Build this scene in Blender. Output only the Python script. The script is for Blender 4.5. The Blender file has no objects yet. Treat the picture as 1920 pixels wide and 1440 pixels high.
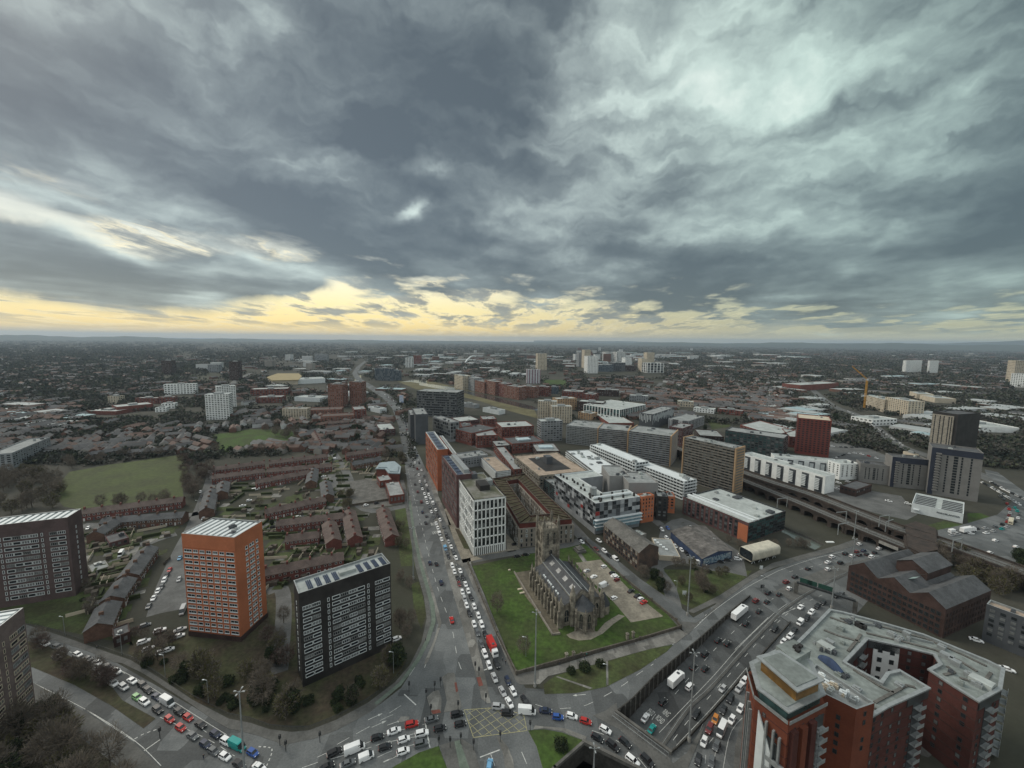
import bpy, bmesh, math, random
import numpy as np
from mathutils import Vector, Matrix
from mathutils.geometry import delaunay_2d_cdt
R = math.radians
rnd = random.Random(7)
scene = bpy.context.scene
COL = scene.collection
# ------------------------------------------------------------------ camera
W, H, FPX, CAMZ = 1920.0, 1440.0, 760.0, 132.0
PITCH, ROLL = math.atan(82 / FPX), R(0.62)
cam_d = bpy.data.cameras.new('camera'); cam = bpy.data.objects.new('camera', cam_d); COL.objects.link(cam)
cam_d.sensor_fit = 'HORIZONTAL'; cam_d.sensor_width = 36; cam_d.lens = 36 * FPX / W
cam_d.clip_start = 1; cam_d.clip_end = 90000
CM = (Matrix.Rotation(R(90) - PITCH, 3, 'X') @ Matrix.Rotation(ROLL, 3, 'Z'))
cam.matrix_world = Matrix.Translation((0, 0, CAMZ)) @ CM.to_4x4()
scene.camera = cam
cy = scene.cycles; cy.max_bounces = 4; cy.diffuse_bounces = 2; cy.glossy_bounces = 2; cy.transmission_bounces = 2; cy.transparent_max_bounces = 6; cy.volume_bounces = 0
def ray(px, py):
 return (CM @ Vector(((px - W / 2) / FPX, -(py - H / 2) / FPX, -1))).normalized()
def G(px, py, z=0.0):                 # the point at height z that is seen at (px, py) of the photograph
 d = ray(px, py); t = (z - CAMZ) / d.z
 return Vector((d.x * t, d.y * t, z))
# ------------------------------------------------------------------ sky
def nodes(tree):
 nt = tree.nodes; ln = tree.links
 def N(t, **k):
  n = nt.new(t)
  for a, b in k.items(): setattr(n, a, b)
  return n
 def put(sock, v):
  if v is None: return
  if hasattr(v, 'is_output') or isinstance(v, bpy.types.NodeSocket): ln.new(v, sock)
  else: sock.default_value = v
 def M(op, a, b=None, c=None, clamp=False):
  n = N('ShaderNodeMath', operation=op, use_clamp=clamp); put(n.inputs[0], a); put(n.inputs[1], b); put(n.inputs[2], c); return n.outputs[0]
 def V(op, a, b=None):
  n = N('ShaderNodeVectorMath', operation=op); put(n.inputs[0], a); put(n.inputs[1], b)
  return n.outputs['Value' if op in ('DOT_PRODUCT', 'LENGTH') else 'Vector']
 def noise(vec, scale, detail=6, rough=.55, dist=0.0, dim='3D'):
  n = N('ShaderNodeTexNoise', noise_dimensions=dim); put(n.inputs['Vector'], vec); n.inputs['Scale'].default_value = scale
  n.inputs['Detail'].default_value = detail; n.inputs['Roughness'].default_value = rough; n.inputs['Distortion'].default_value = dist
  return n.outputs['Fac'], n.outputs['Color']
 def mix(f, a, b, bt='MIX'):
  n = N('ShaderNodeMix', data_type='RGBA', blend_type=bt); put(n.inputs[0], f); put(n.inputs[6], a); put(n.inputs[7], b); return n.outputs[2]
 def ramp(f, pts, interp='LINEAR'):
  n = N('ShaderNodeValToRGB'); put(n.inputs[0], f); cr = n.color_ramp; cr.interpolation = interp
  while len(cr.elements) < len(pts): cr.elements.new(.5)
  for e, (p, c) in zip(cr.elements, pts):
   e.position = p; e.color = (*c, 1) if len(c) == 3 else (c[0],) * 3 + (1,)
  return n.outputs[0]
 def mr(v, a, b, c=0.0, d=1.0, smooth=True):
  n = N('ShaderNodeMapRange', interpolation_type='SMOOTHSTEP' if smooth else 'LINEAR', clamp=True)
  put(n.inputs[0], v)
  for i, x in enumerate((a, b, c, d)): n.inputs[i + 1].default_value = x
  return n.outputs[0]
 return N, put, M, V, noise, mix, ramp, mr, ln

SUN_EL, SUN_AZ = 38.0, -62.0          # degrees; azimuth from the viewing direction, negative is left
world = bpy.data.worlds.new('World'); scene.world = world; world.use_nodes = True
def build_sky():
 world.node_tree.nodes.clear()
 N, put, M, V, noise, mix, ramp, mr, ln = nodes(world.node_tree)
 out = N('ShaderNodeOutputWorld'); bg = N('ShaderNodeBackground')
 tc = N('ShaderNodeTexCoord'); d0 = V('NORMALIZE', tc.outputs['Generated'])
 _, wc = noise(d0, 3.2, 5, .6)
 _, wc2 = noise(d0, 11, 5, .6)
 warp = V('SCALE', V('SUBTRACT', wc, (.5, .5, .5))); warp.node.inputs['Scale'].default_value = .22
 warp2 = V('SCALE', V('SUBTRACT', wc2, (.5, .5, .5))); warp2.node.inputs['Scale'].default_value = .085
 sep0 = N('ShaderNodeSeparateXYZ'); put(sep0.inputs[0], d0)
 z = sep0.outputs[2]
 # less warping near the horizon, where clouds are far and small
 wz = mr(z, 0.0, .35, .22, 1.0)
 wn = V('SCALE', V('ADD', warp, warp2)); put(wn.node.inputs['Scale'], wz)
 dw = V('ADD', d0, wn)
 def blob(px, py, sx, sy, rot=0.0, src=None):
  d = ray(px, py); up = Vector((0, 0, 1)); rt = d.cross(up).normalized(); u = rt.cross(d)
  c, s = math.cos(R(rot)), math.sin(R(rot))
  ex = (rt * c + u * s) / (sx / FPX); ey = (-rt * s + u * c) / (sy / FPX)
  dd = V('SUBTRACT', src or dw, tuple(d))
  a = V('DOT_PRODUCT', dd, tuple(ex)); b = V('DOT_PRODUCT', dd, tuple(ey))
  return M('EXPONENT', M('MULTIPLY', M('ADD', M('MULTIPLY', a, a), M('MULTIPLY', b, b)), -1.0))
 # cloud deck seen in perspective: stretched into bands toward the horizon
 zz = M('ADD', M('MAXIMUM', z, 0.0), .085)
 cx = M('DIVIDE', sep0.outputs[0], zz); cy = M('DIVIDE', sep0.outputs[1], zz)
 cb = N('ShaderNodeCombineXYZ'); put(cb.inputs[0], cx); put(cb.inputs[1], cy)
 rot = N('ShaderNodeVectorRotate', rotation_type='Z_AXIS'); put(rot.inputs['Vector'], cb.outputs[0]); rot.inputs['Angle'].default_value = R(25)
 stretch = V('MULTIPLY', rot.outputs[0], (1.0, .70, 1))
 n1, _ = noise(stretch, .75, 4, .5, .2, '2D')
 n2, _ = noise(stretch, 1.7, 7, .52, .12, '2D')
 lump = V('MULTIPLY', dw, (1.0, 1.0, 3.0))
 n4, _ = noise(lump, 4.0, 7, .48, .0)
 n5, _ = noise(lump, 13.0, 6, .50, .0)
 dens = M('ADD', M('MULTIPLY', n1, .28), M('ADD', M('MULTIPLY', n2, .22), M('ADD', M('MULTIPLY', n4, .38), M('MULTIPLY', n5, .12))))
 light = M('SUBTRACT', .5, dens)      # + where thin
 def add(v, k, b): return M('ADD', v, M('MULTIPLY', b, k))
 t = M('ADD', .290, M('MULTIPLY', light, 2.7))
 # openings and thick masses of this sky
 for k, args in SKY_BLOBS: t = add(t, k, blob(*args))
 for k, args in SKY_SHARP: t = add(t, k, blob(*args, src=V('ADD', d0, V('MULTIPLY', wn, (.45, .45, .45)))))
 # colour of the cloud for its brightness
 cool = ramp(t, [(0, (.066, .081, .086)), (.14, (.096, .115, .119)), (.30, (.156, .183, .184)), (.48, (.29, .335, .325)), (.70, (.50, .575, .54)), (.95, (.78, .81, .76))])
 # low band by the horizon: yellow evening light between small clouds
 st2 = V('MULTIPLY', cb.outputs[0], (.62, .26, 1))
 m1, _ = noise(st2, 2.6, 10, .62, .2, '2D')
 puff = mr(M('ADD', M('MULTIPLY', m1, .75), M('MULTIPLY', n5, .25)), .45, .60)
 az = N('ShaderNodeMath', operation='ARCTAN2'); put(az.inputs[0], sep0.outputs[0]); put(az.inputs[1], sep0.outputs[1]); az = az.outputs[0]
 glow_az = mr(az, -1.35, -.55, .75, 1.0); glow_az = M('MULTIPLY', glow_az, mr(az, -.30, .70, 1.0, .30))
 # edge of the deck: higher on the left
 edge = M('ADD', mr(az, -1.0, -.10, .235, .125), mr(az, -.10, .9, .0, -.080))
 mass = M('ADD', blob(80, 492, 230, 48, -6), M('ADD', blob(505, 512, 80, 22, -5), blob(480, 536, 70, 12, 0)))
 edge = M('ADD', edge, M('MULTIPLY', M('SUBTRACT', n2, .5), .22))
 low = M('SUBTRACT', 1.0, M('DIVIDE', z, M('MAXIMUM', edge, .02)))
 lowm = mr(low, -.10, .36)
 lowm = M('MULTIPLY', lowm, M('SUBTRACT', 1.0, mr(mass, .25, .6)))
 low_gap = M('MULTIPLY', lowm, M('SUBTRACT', 1.0, M('MULTIPLY', puff, mr(z, .008, .05, .12, .96))))
 ylw = ramp(mr(z, 0, .26, smooth=False), [(0, (.80, .56, .22)), (.10, (.98, .70, .22)), (.28, (.92, .76, .36)), (.55, (.84, .80, .62)), (1, (.62, .68, .68))])
 nw = mix(mr(m1, .30, .46), ylw, mix(.5, ylw, (.60, .66, .64, 1)))
 ylw2 = mix(M('MULTIPLY', M('SUBTRACT', 1.0, glow_az), .75), ylw, (.34, .38, .33, 1))
 strip_ = M('MULTIPLY', mr(z, .028, .008), .8)
 low_gap2 = M('MAXIMUM', M('MULTIPLY', low_gap, M('ADD', .30, M('MULTIPLY', glow_az, .70))), strip_)
 puffc = mix(.45, cool, mix(glow_az, (.22, .25, .25, 1), (.40, .38, .33, 1)))
 cool = mix(M('MULTIPLY', lowm, .8), cool, puffc)
 col = mix(low_gap2, cool, ylw2)
 rim = M('MULTIPLY', lowm, M('MULTIPLY', mr(m1, .455, .49), mr(m1, .54, .49)))
 col = mix(M('MULTIPLY', rim, M('MULTIPLY', glow_az, .55)), col, (.95, .80, .48, 1))
 # green-blue cast of the right half of the sky
 tint = mix(mr(az, .0, .95), (.985, 1.0, .985, 1), (.90, 1.02, .97, 1))
 col = mix(1.0, col, tint, 'MULTIPLY')
 # the clear air above the clouds, seen only faintly through them
 sky = N('ShaderNodeTexSky', sky_type='NISHITA'); sky.sun_disc = False
 sky.sun_elevation = R(SUN_EL); sky.sun_rotation = R(SUN_AZ)
 skyc = V('SCALE', sky.outputs[0]); skyc.node.inputs['Scale'].default_value = .012
 col = mix(.995, skyc, col) if False else V('ADD', col, skyc)
 # unseen sky overhead and behind the viewer, brightened to light the ground
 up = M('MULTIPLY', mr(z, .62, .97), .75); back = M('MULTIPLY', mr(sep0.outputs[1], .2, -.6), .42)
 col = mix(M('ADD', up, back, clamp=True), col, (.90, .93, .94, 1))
 # below the horizon
 col = mix(mr(z, -.002, -.03), col, (.05, .055, .05, 1))
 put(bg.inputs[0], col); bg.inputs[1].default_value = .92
 # world strength: the Sky Texture enters at 0.02 of its physical value, the cloud deck at full value
 ln.new(bg.outputs[0], out.inputs[0])
SKY_BLOBS = [
 (.36, (1230, 160, 120, 160, 15)), (.16, (1060, 220, 50, 36, 20)), (.14, (1330, 230, 120, 60, 10)), (.05, (1440, 60, 330, 120, 0)), (-.09, (1760, 340, 300, 110, 12)), (.12, (1150, 60, 60, 110, 10)), (.03, (1780, 60, 240, 90, 10)), (.10, (1680, 230, 170, 30, 25)), (.08, (1560, 250, 90, 25, 20)),
 (-.16, (1020, 50, 110, 90, -20)), (-.13, (1130, 140, 60, 50, 20)), (-.13, (1480, 240, 80, 32, 10)), (-.10, (1740, 150, 240, 50, 20)),
 (-.10, (700, 200, 300, 140, -15)), (-.10, (150, 260, 340, 90, -10)), (-.10, (420, 330, 420, 80, -14)), (-.08, (700, 480, 380, 60, -8)),
 (.10, (590, 100, 70, 32, -25)), (.07, (470, 30, 60, 40, -20)), (.07, (470, 150, 90, 40, -20)), (.05, (60, 60, 200, 70, -20)), (.07, (260, 340, 60, 18, -10)),
 (-.11, (1560, 510, 380, 55, 8)), (-.10, (1000, 380, 260, 90, -5)), (-.07, (1750, 400, 260, 60, 15)), (.06, (1380, 330, 260, 30, 12)), (-.10, (1200, 560, 200, 40, 0)), (.08, (1000, 470, 90, 16, 0)),
]
SKY_SHARP = [
 (.55, (768, 392, 24, 11, 15)), (.2, (785, 380, 14, 8, 30)), (.22, (800, 325, 36, 16, -10)), (.12, (980, 195, 30, 22, 10)), (.12, (1225, 435, 30, 12, 20)), (.05, (1400, 380, 120, 14, 14)),
 (.24, (60, 408, 110, 11, -17)), (.20, (215, 462, 110, 11, -27)), (.14, (330, 440, 180, 9, -12)), (.12, (130, 365, 60, 8, -12)), (-.14, (90, 490, 190, 45, -6)),
 (-.12, (505, 512, 80, 20, -5)), (-.10, (470, 535, 60, 12, 0)), (.12, (450, 470, 150, 9, -14)), (.10, (900, 465, 70, 9, -4)),
]
build_sky()
sun_d = bpy.data.lights.new('sun', 'SUN'); sun = bpy.data.objects.new('sun', sun_d); COL.objects.link(sun)
sun_d.energy = 1.5; sun_d.angle = R(28); sun_d.color = (1.0, .93, .82)
_s = Vector((math.sin(R(SUN_AZ)) * math.cos(R(SUN_EL)), math.cos(R(SUN_AZ)) * math.cos(R(SUN_EL)), math.sin(R(SUN_EL))))
sun.rotation_euler = _s.to_track_quat('Z', 'Y').to_euler()
vs = scene.view_settings; vs.view_transform = 'Standard'; vs.look = 'None'; vs.gamma = 1; vs.exposure = 0.40; vs.use_curve_mapping = False
# ------------------------------------------------------------------ helpers
def proj(P):
 v = CM.transposed() @ (Vector(P) - Vector((0, 0, CAMZ)))
 return (W / 2 + FPX * v.x / -v.z, H / 2 - FPX * v.y / -v.z)
def HT(tx, ty, by):                   # height of a wall whose top is seen at (tx, ty) and whose foot is at row by
 lo, hi = 0.0, 125.0
 for _ in range(40):
  m = (lo + hi) / 2; P = G(tx, ty, m)
  if proj((P.x, P.y, 0))[1] < by: lo = m
  else: hi = m
 return lo
MATS = {}
def SEP(N, put, c):
 n = N('ShaderNodeSeparateColor'); put(n.inputs[0], c); return n.outputs[0]
def mat(name, col=(.3, .3, .3), rough=.85, var=.18, scale=.35, col2=None, metal=0.0, bump=0.0, spec=.3, fine=None, emit=None, patch=None):
 if name in MATS: return MATS[name]
 m = bpy.data.materials.new(name); m.use_nodes = True; MATS[name] = m
 nt = m.node_tree; nt.nodes.clear()
 N, put, Mt, V, noise, mix, ramp, mr, ln = nodes(nt)
 out = N('ShaderNodeOutputMaterial'); b = N('ShaderNodeBsdfPrincipled'); ln.new(b.outputs[0], out.inputs[0])
 geo = N('ShaderNodeNewGeometry'); pos = geo.outputs['Position']
 f, _ = noise(pos, scale, 5, .62)
 c2 = col2 or tuple(c * (1 - var) for c in col)
 c1 = col if col2 else tuple(min(1, c * (1 + var)) for c in col)
 c = mix(mr(f, .36, .64), (*c2, 1), (*c1, 1))
 if fine:
  f2, _ = noise(pos, fine[0], 3, .6)
  c = mix(fine[1], c, mix(f2, (0, 0, 0, 1), (1, 1, 1, 1)), 'OVERLAY')
 if patch:                      # repairs and worn areas with straight edges
  vo = N('ShaderNodeTexVoronoi', distance='CHEBYCHEV'); put(vo.inputs['Vector'], V('MULTIPLY', pos, (1, .45, 0))); vo.inputs['Scale'].default_value = patch[0]
  c = mix(patch[1], c, mix(SEP(N, put, vo.outputs['Color']), (0, 0, 0, 1), (1, 1, 1, 1)), 'OVERLAY')
 put(b.inputs['Base Color'], c)
 b.inputs['Roughness'].default_value = rough; b.inputs['Metallic'].default_value = metal
 b.inputs['Specular IOR Level'].default_value = spec
 if bump:
  bn = N('ShaderNodeBump'); bn.inputs['Strength'].default_value = bump; put(bn.inputs['Height'], f); ln.new(bn.outputs[0], b.inputs['Normal'])
 if emit:
  b.inputs['Emission Color'].default_value = (*emit[0], 1); b.inputs['Emission Strength'].default_value = emit[1]
 return m
def striped(name, c1, c2, period, duty=.5, axis='z', rough=.8, noise_amt=.15):
 """bands of two paints along one axis, for cladding too far off to pick apart"""
 if name in MATS: return MATS[name]
 m = bpy.data.materials.new(name); m.use_nodes = True; MATS[name] = m
 nt = m.node_tree; nt.nodes.clear()
 N, put, Mt, V, noise, mix, ramp, mr, ln = nodes(nt)
 out = N('ShaderNodeOutputMaterial'); b = N('ShaderNodeBsdfPrincipled'); ln.new(b.outputs[0], out.inputs[0])
 geo = N('ShaderNodeNewGeometry'); s = N('ShaderNodeSeparateXYZ'); put(s.inputs[0], geo.outputs['Position'])
 v = s.outputs[2] if axis == 'z' else (Mt('ADD', s.outputs[0], Mt('MULTIPLY', s.outputs[1], .7)))
 f = Mt('FRACT', Mt('DIVIDE', v, period)); k = Mt('GREATER_THAN', f, duty)
 f2, _ = noise(geo.outputs['Position'], .3, 4, .6)
 c = mix(k, (*c1, 1), (*c2, 1)); c = mix(noise_amt, c, mix(f2, (0, 0, 0, 1), (1, 1, 1, 1)), 'OVERLAY')
 put(b.inputs['Base Color'], c); b.inputs['Roughness'].default_value = rough
 return m
class MB:
 def __init__(s): s.v = []; s.f = []; s.m = []
 def quad(s, *p, m=0):
  i = len(s.v); s.v += [tuple(q) for q in p]; s.f.append(tuple(range(i, i + len(p)))); s.m.append(m)
 def prism(s, poly, z0, z1, m=0, top=True, bottom=False, mtop=None):
  n = len(poly); i = len(s.v)
  z0f = z0 if callable(z0) else (lambda p: z0); z1f = z1 if callable(z1) else (lambda p: z1)
  s.v += [(p[0], p[1], z0f(p)) for p in poly] + [(p[0], p[1], z1f(p)) for p in poly]
  for k in range(n):
   j = (k + 1) % n; s.f.append((i + k, i + j, i + n + j, i + n + k)); s.m.append(m)
  if top: s.f.append(tuple(range(i + n, i + 2 * n))); s.m.append(m if mtop is None else mtop)
  if bottom: s.f.append(tuple(range(i + n - 1, i - 1, -1))); s.m.append(m)
 def box(s, x0, x1, y0, y1, z0, z1, m=0, mtop=None): s.prism([(x0, y0), (x1, y0), (x1, y1), (x0, y1)], z0, z1, m, True, True, mtop)
 def obox(s, c, u, hx, hy, z0, z1, m=0, mtop=None):
  u = Vector((u[0], u[1])).normalized(); w = Vector((-u.y, u.x)); c = Vector((c[0], c[1]))
  s.prism([c - u * hx - w * hy, c + u * hx - w * hy, c + u * hx + w * hy, c - u * hx + w * hy], z0, z1, m, True, True, mtop)
 def tube(s, p0, p1, r0, r1=None, n=8, m=0, cap=True):
  p0 = Vector(p0); p1 = Vector(p1); r1 = r0 if r1 is None else r1
  d = (p1 - p0).normalized(); a = d.orthogonal().normalized(); b = d.cross(a); i = len(s.v)
  for P, r in ((p0, r0), (p1, r1)):
   for k in range(n):
    t = 2 * math.pi * k / n; s.v.append(tuple(P + a * (r * math.cos(t)) + b * (r * math.sin(t))))
  for k in range(n):
   j = (k + 1) % n; s.f.append((i + k, i + j, i + n + j, i + n + k)); s.m.append(m)
  if cap: s.f.append(tuple(range(i + n, i + 2 * n))); s.m.append(m); s.f.append(tuple(range(i + n - 1, i - 1, -1))); s.m.append(m)
 def bar(s, p0, p1, w, h=None, m=0):            # square-section bar between two points
  p0 = Vector(p0); p1 = Vector(p1); h = h or w; d = (p1 - p0).normalized()
  a = d.cross(Vector((0, 0, 1)));  a = a.normalized() if a.length > .01 else Vector((1, 0, 0)); b = a.cross(d)
  i = len(s.v)
  for P in (p0, p1):
   for k, l in ((-1, -1), (1, -1), (1, 1), (-1, 1)): s.v.append(tuple(P + a * (w / 2 * k) + b * (h / 2 * l)))
  for k in range(4):
   j = (k + 1) % 4; s.f.append((i + k, i + j, i + 4 + j, i + 4 + k)); s.m.append(m)
  s.f += [(i + 3, i + 2, i + 1, i), (i + 4, i + 5, i + 6, i + 7)]; s.m += [m, m]
 def mesh(s, name, mats, off=(0, 0, 0), smooth=False):
  me = bpy.data.meshes.new(name)
  o = Vector(off); me.from_pydata([(v[0] - o.x, v[1] - o.y, v[2] - o.z) for v in s.v], [], s.f)
  for mm in (mats if isinstance(mats, (list, tuple)) else [mats]): me.materials.append(mm)
  if any(s.m): me.polygons.foreach_set('material_index', s.m)
  if smooth: me.polygons.foreach_set('use_smooth', [True] * len(me.polygons))
  me.update(); return me
 def build(s, name, mats, parent=None, smooth=False, kind=None, label=None):
  off = root_loc(parent) if parent else (0, 0, 0)
  o = bpy.data.objects.new(name, s.mesh(name, mats, off, smooth)); COL.objects.link(o)
  if parent: o.parent = parent
  if kind: o['kind'] = kind
  if label: o['label'] = label
  return o
def root_loc(o):
 L = Vector((0, 0, 0))
 while o: L = L + o.location; o = o.parent
 return L
def tag(o, label=None, cat=None, group=None, kind=None):
 for k, v in (('label', label), ('category', cat), ('group', group), ('kind', kind)):
  if v: o[k] = v
 return o
def thing(name, label, cat, loc, group=None, rz=0):
 o = bpy.data.objects.new(name, None); COL.objects.link(o); o.location = loc; o.rotation_euler.z = rz
 o.empty_display_size = 1
 return tag(o, label, cat, group)
def inst(name, me, parent, loc, rz=0, scale=None):
 o = bpy.data.objects.new(name, me); COL.objects.link(o); o.parent = parent; o.location = loc; o.rotation_euler.z = rz
 if scale: o.scale = scale
 return o
def copy_tree(o, parent=None):
 c = o.copy(); COL.objects.link(c); c.parent = parent
 for ch in KIDS.get(o.name, ()): copy_tree(ch, c)
 return c
KIDS = {}
def remember(root, *kids): KIDS.setdefault(root.name, []).extend(kids)
def ccw(poly):
 a = sum(poly[i][0] * poly[(i + 1) % len(poly)][1] - poly[(i + 1) % len(poly)][0] * poly[i][1] for i in range(len(poly)))
 poly = [Vector((p[0], p[1])) for p in poly]
 return poly if a > 0 else poly[::-1]
def inset(poly, d):
 n = len(poly); out = []
 for i in range(n):
  p0, p1, p2 = poly[i - 1], poly[i], poly[(i + 1) % n]
  u = (p1 - p0).normalized(); v = (p2 - p1).normalized()
  nu = Vector((-u.y, u.x)); nv = Vector((-v.y, v.x)); b = nu + nv
  k = max(.25, 1 + nu.dot(nv)); out.append(p1 + b * (d / k))
 return out
def inside(p, poly):
 c = False; n = len(poly); x, y = p[0], p[1]
 for i in range(n):
  a, b = poly[i], poly[i - 1]
  if (a[1] > y) != (b[1] > y) and x < (b[0] - a[0]) * (y - a[1]) / (b[1] - a[1]) + a[0]: c = not c
 return c
def pxpoly(pts, z=0.0): return [Vector(G(x, y, z)[:2]) for x, y in pts]
def sheet(name, poly, z, m, holes=(), kind='structure', subdiv=0):
 """flat or gently falling surface from an outline, with holes"""
 poly = ccw(poly); vs_ = list(poly); loops = [list(range(len(poly)))]
 for h in holes:
  h = ccw(h); loops.append(list(range(len(vs_), len(vs_) + len(h)))); vs_ += h
 edges = [(l[i], l[(i + 1) % len(l)]) for l in loops for i in range(len(l))]
 V_, E_, F_, *_ = delaunay_2d_cdt([Vector(v) for v in vs_], edges, [], 0, 1e-4)
 zf = z if callable(z) else (lambda p: z)
 fs = []
 for f in F_:
  c = sum((V_[i] for i in f), Vector((0, 0))) / len(f)
  if inside(c, poly) and not any(inside(c, h) for h in holes):
   a = sum(V_[f[i]].x * V_[f[(i + 1) % len(f)]].y - V_[f[(i + 1) % len(f)]].x * V_[f[i]].y for i in range(len(f)))
   fs.append(tuple(f) if a > 0 else tuple(f)[::-1])
 me = bpy.data.meshes.new(name); me.from_pydata([(v.x, v.y, zf(v)) for v in V_], [], fs); me.materials.append(m); me.update()
 o = bpy.data.objects.new(name, me); COL.objects.link(o); o['kind'] = kind
 return o
def slab(name, poly, m, z=.14, z0=-.05, kind='structure', mtop=None):
 b = MB(); b.prism(ccw(poly), z0, z, 0, True, False, 1 if mtop else None)
 return b.build(name, [m, mtop] if mtop else m, kind=kind)
def strip(path, half, off=0.0):       # a band of constant width along a path, as a polygon
 L = []; Rr = []
 for i, p in enumerate(path):
  a = path[max(0, i - 1)]; b = path[min(len(path) - 1, i + 1)]; u = (b - a).normalized(); w = Vector((-u.y, u.x))
  L.append(p + w * (off + half)); Rr.append(p + w * (off - half))
 return L + Rr[::-1]
def smooth_path(pts, n=4):
 out = []
 for i in range(len(pts) - 1):
  p0 = pts[max(0, i - 1)]; p1 = pts[i]; p2 = pts[i + 1]; p3 = pts[min(len(pts) - 1, i + 2)]
  for k in range(n):
   t = k / n
   out.append(.5 * ((2 * p1) + (p2 - p0) * t + (2 * p0 - 5 * p1 + 4 * p2 - p3) * t * t + (3 * p1 - p0 - 3 * p2 + p3) * t ** 3))
 out.append(pts[-1]); return out
# ---------------------------------------------------------------- paints
M_ASPH = mat('asphalt', (.118, .125, .124), .8, .16, .12, col2=(.092, .098, .098), fine=(1.7, .45), patch=(.11, .35))
M_ASPH2 = mat('worn_asphalt', (.110, .112, .108), .85, .2, .09, fine=(1.1, .4))
M_PAVE = mat('paving', (.165, .162, .148), .88, .14, .2, fine=(1.3, .35), patch=(.3, .3))
M_PAVE2 = mat('dark_paving', (.105, .105, .098), .88, .16, .2, fine=(1.4, .35))
M_KERB = mat('kerb_stone', (.24, .235, .215), .85, .1)
M_GRASS = mat('lawn', (.050, .090, .018), .95, .2, .05, col2=(.044, .058, .020), fine=(.5, .8))
M_GRASS2 = mat('rough_grass', (.060, .080, .028), .95, .2, .09, col2=(.042, .045, .020), fine=(.7, .7))
M_SCRUB = mat('scrub_ground', (.050, .055, .026), .97, .2, .07, col2=(.055, .044, .030), fine=(.6, .8))
M_SOIL = mat('bare_ground', (.13, .115, .085), .95, .2, .08, fine=(.6, .6))
M_STONEPAVE = mat('flagstones', (.22, .20, .16), .9, .2, .15, fine=(.9, .5))
M_WHITE = mat('white_marking', (.52, .53, .50), .7, .22, 1.2)
M_YELLOW = mat('yellow_marking', (.33, .31, .17), .7, .22, 1.2)
M_BRICK = mat('red_brick', (.165, .060, .046), .9, .18, .25, fine=(2.2, .35))
M_DBRICK = mat('dark_brick', (.055, .034, .029), .9, .22, .2, fine=(2.2, .4))
M_PBRICK = mat('plum_brick', (.110, .060, .058), .9, .14, .2, fine=(2.2, .3))
M_ORANGE = mat('orange_cladding', (.45, .155, .075), .75, .10, .09, fine=(1.2, .15))
M_ORANGE2 = mat('orange_brick', (.30, .095, .045), .85, .15, .12, fine=(1.6, .3))
M_WALLW = mat('white_render', (.76, .78, .76), .75, .07, .2, fine=(.8, .12))
M_CREAM = mat('cream_render', (.50, .44, .34), .8, .10, .12)
M_TAN = mat('tan_panel', (.40, .27, .16), .8, .10, .12)
M_GREYP = mat('grey_panel', (.25, .265, .275), .7, .12, .15)
M_DGREY = mat('dark_grey_panel', (.075, .082, .090), .6, .14, .15)
M_BLACKP = mat('black_cladding', (.030, .028, .027), .6, .25, .15)
M_BLUEP = mat('slate_blue_panel', (.085, .110, .135), .6, .1, .15)
M_ROOFG = mat('grey_roof_felt', (.25, .265, .26), .85, .16, .10, fine=(.5, .45))
M_ROOFL = mat('light_roof_membrane', (.36, .39, .375), .8, .12, .10, fine=(.45, .35))
M_ROOFD = mat('slate_roof', (.085, .088, .090), .8, .18, .22, fine=(1.4, .5))
M_ROOFB = mat('brown_tile_roof', (.105, .080, .070), .85, .18, .22, fine=(1.4, .45))
M_ROOFT = mat('tan_roof_felt', (.33, .265, .205), .88, .14, .12, fine=(.4, .5))
M_FRAMED = mat('weathered_white_frame', (.26, .27, .265), .6, .3, .4)
M_METW = mat('white_metal', (.62, .66, .66), .5, .06, .3)
M_METG = mat('galvanised_steel', (.30, .32, .32), .5, .12, .8, metal=.3)
M_METD = mat('dark_metal', (.04, .043, .045), .5, .15, .8)
M_RUST = mat('rust_red_cladding', (.105, .028, .022), .8, .2, .2)
M_STONE = mat('church_stone', (.29, .265, .215), .92, .2, .35, col2=(.12, .108, .088), fine=(1.8, .5))
M_SLATE = mat('church_slate', (.058, .062, .066), .7, .15, .35, fine=(1.6, .35))
M_CONC = mat('concrete', (.27, .265, .245), .9, .14, .2, fine=(.9, .4))
M_DCONC = mat('stained_concrete', (.115, .112, .102), .9, .22, .2, fine=(.9, .5))
M_GLASS = mat('window_glass', (.022, .027, .030), .12, .3, .5, spec=.6)
M_GLASSC = mat('curtained_glass', (.13, .14, .14), .3, .3, .7, spec=.5)
M_GLASST = mat('teal_glass', (.040, .085, .085), .12, .3, .3, spec=.7)
M_SOLAR = mat('solar_glass', (.045, .060, .095), .25, .15, 1.0, spec=.6)
M_WATER = mat('canal_water', (.10, .115, .10), .10, .1, .1, spec=.6)
M_RIVER = mat('river_water', (.035, .04, .04), .06, .1, .02, spec=.8)
M_TWIG = mat('twigs', (.125, .108, .092), .95, .25, .15)
M_TWIGR = mat('red_brown_twigs', (.098, .060, .050), .95, .25, .15)
M_LEAFG = mat('green_shrub_leaves', (.046, .060, .020), .9, .3, .25, col2=(.024, .034, .012))
M_EVERG = mat('evergreen_needles', (.018, .030, .016), .9, .3, .25)
M_BARK = mat('bark', (.10, .085, .068), .95, .2, 1.2)
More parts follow.
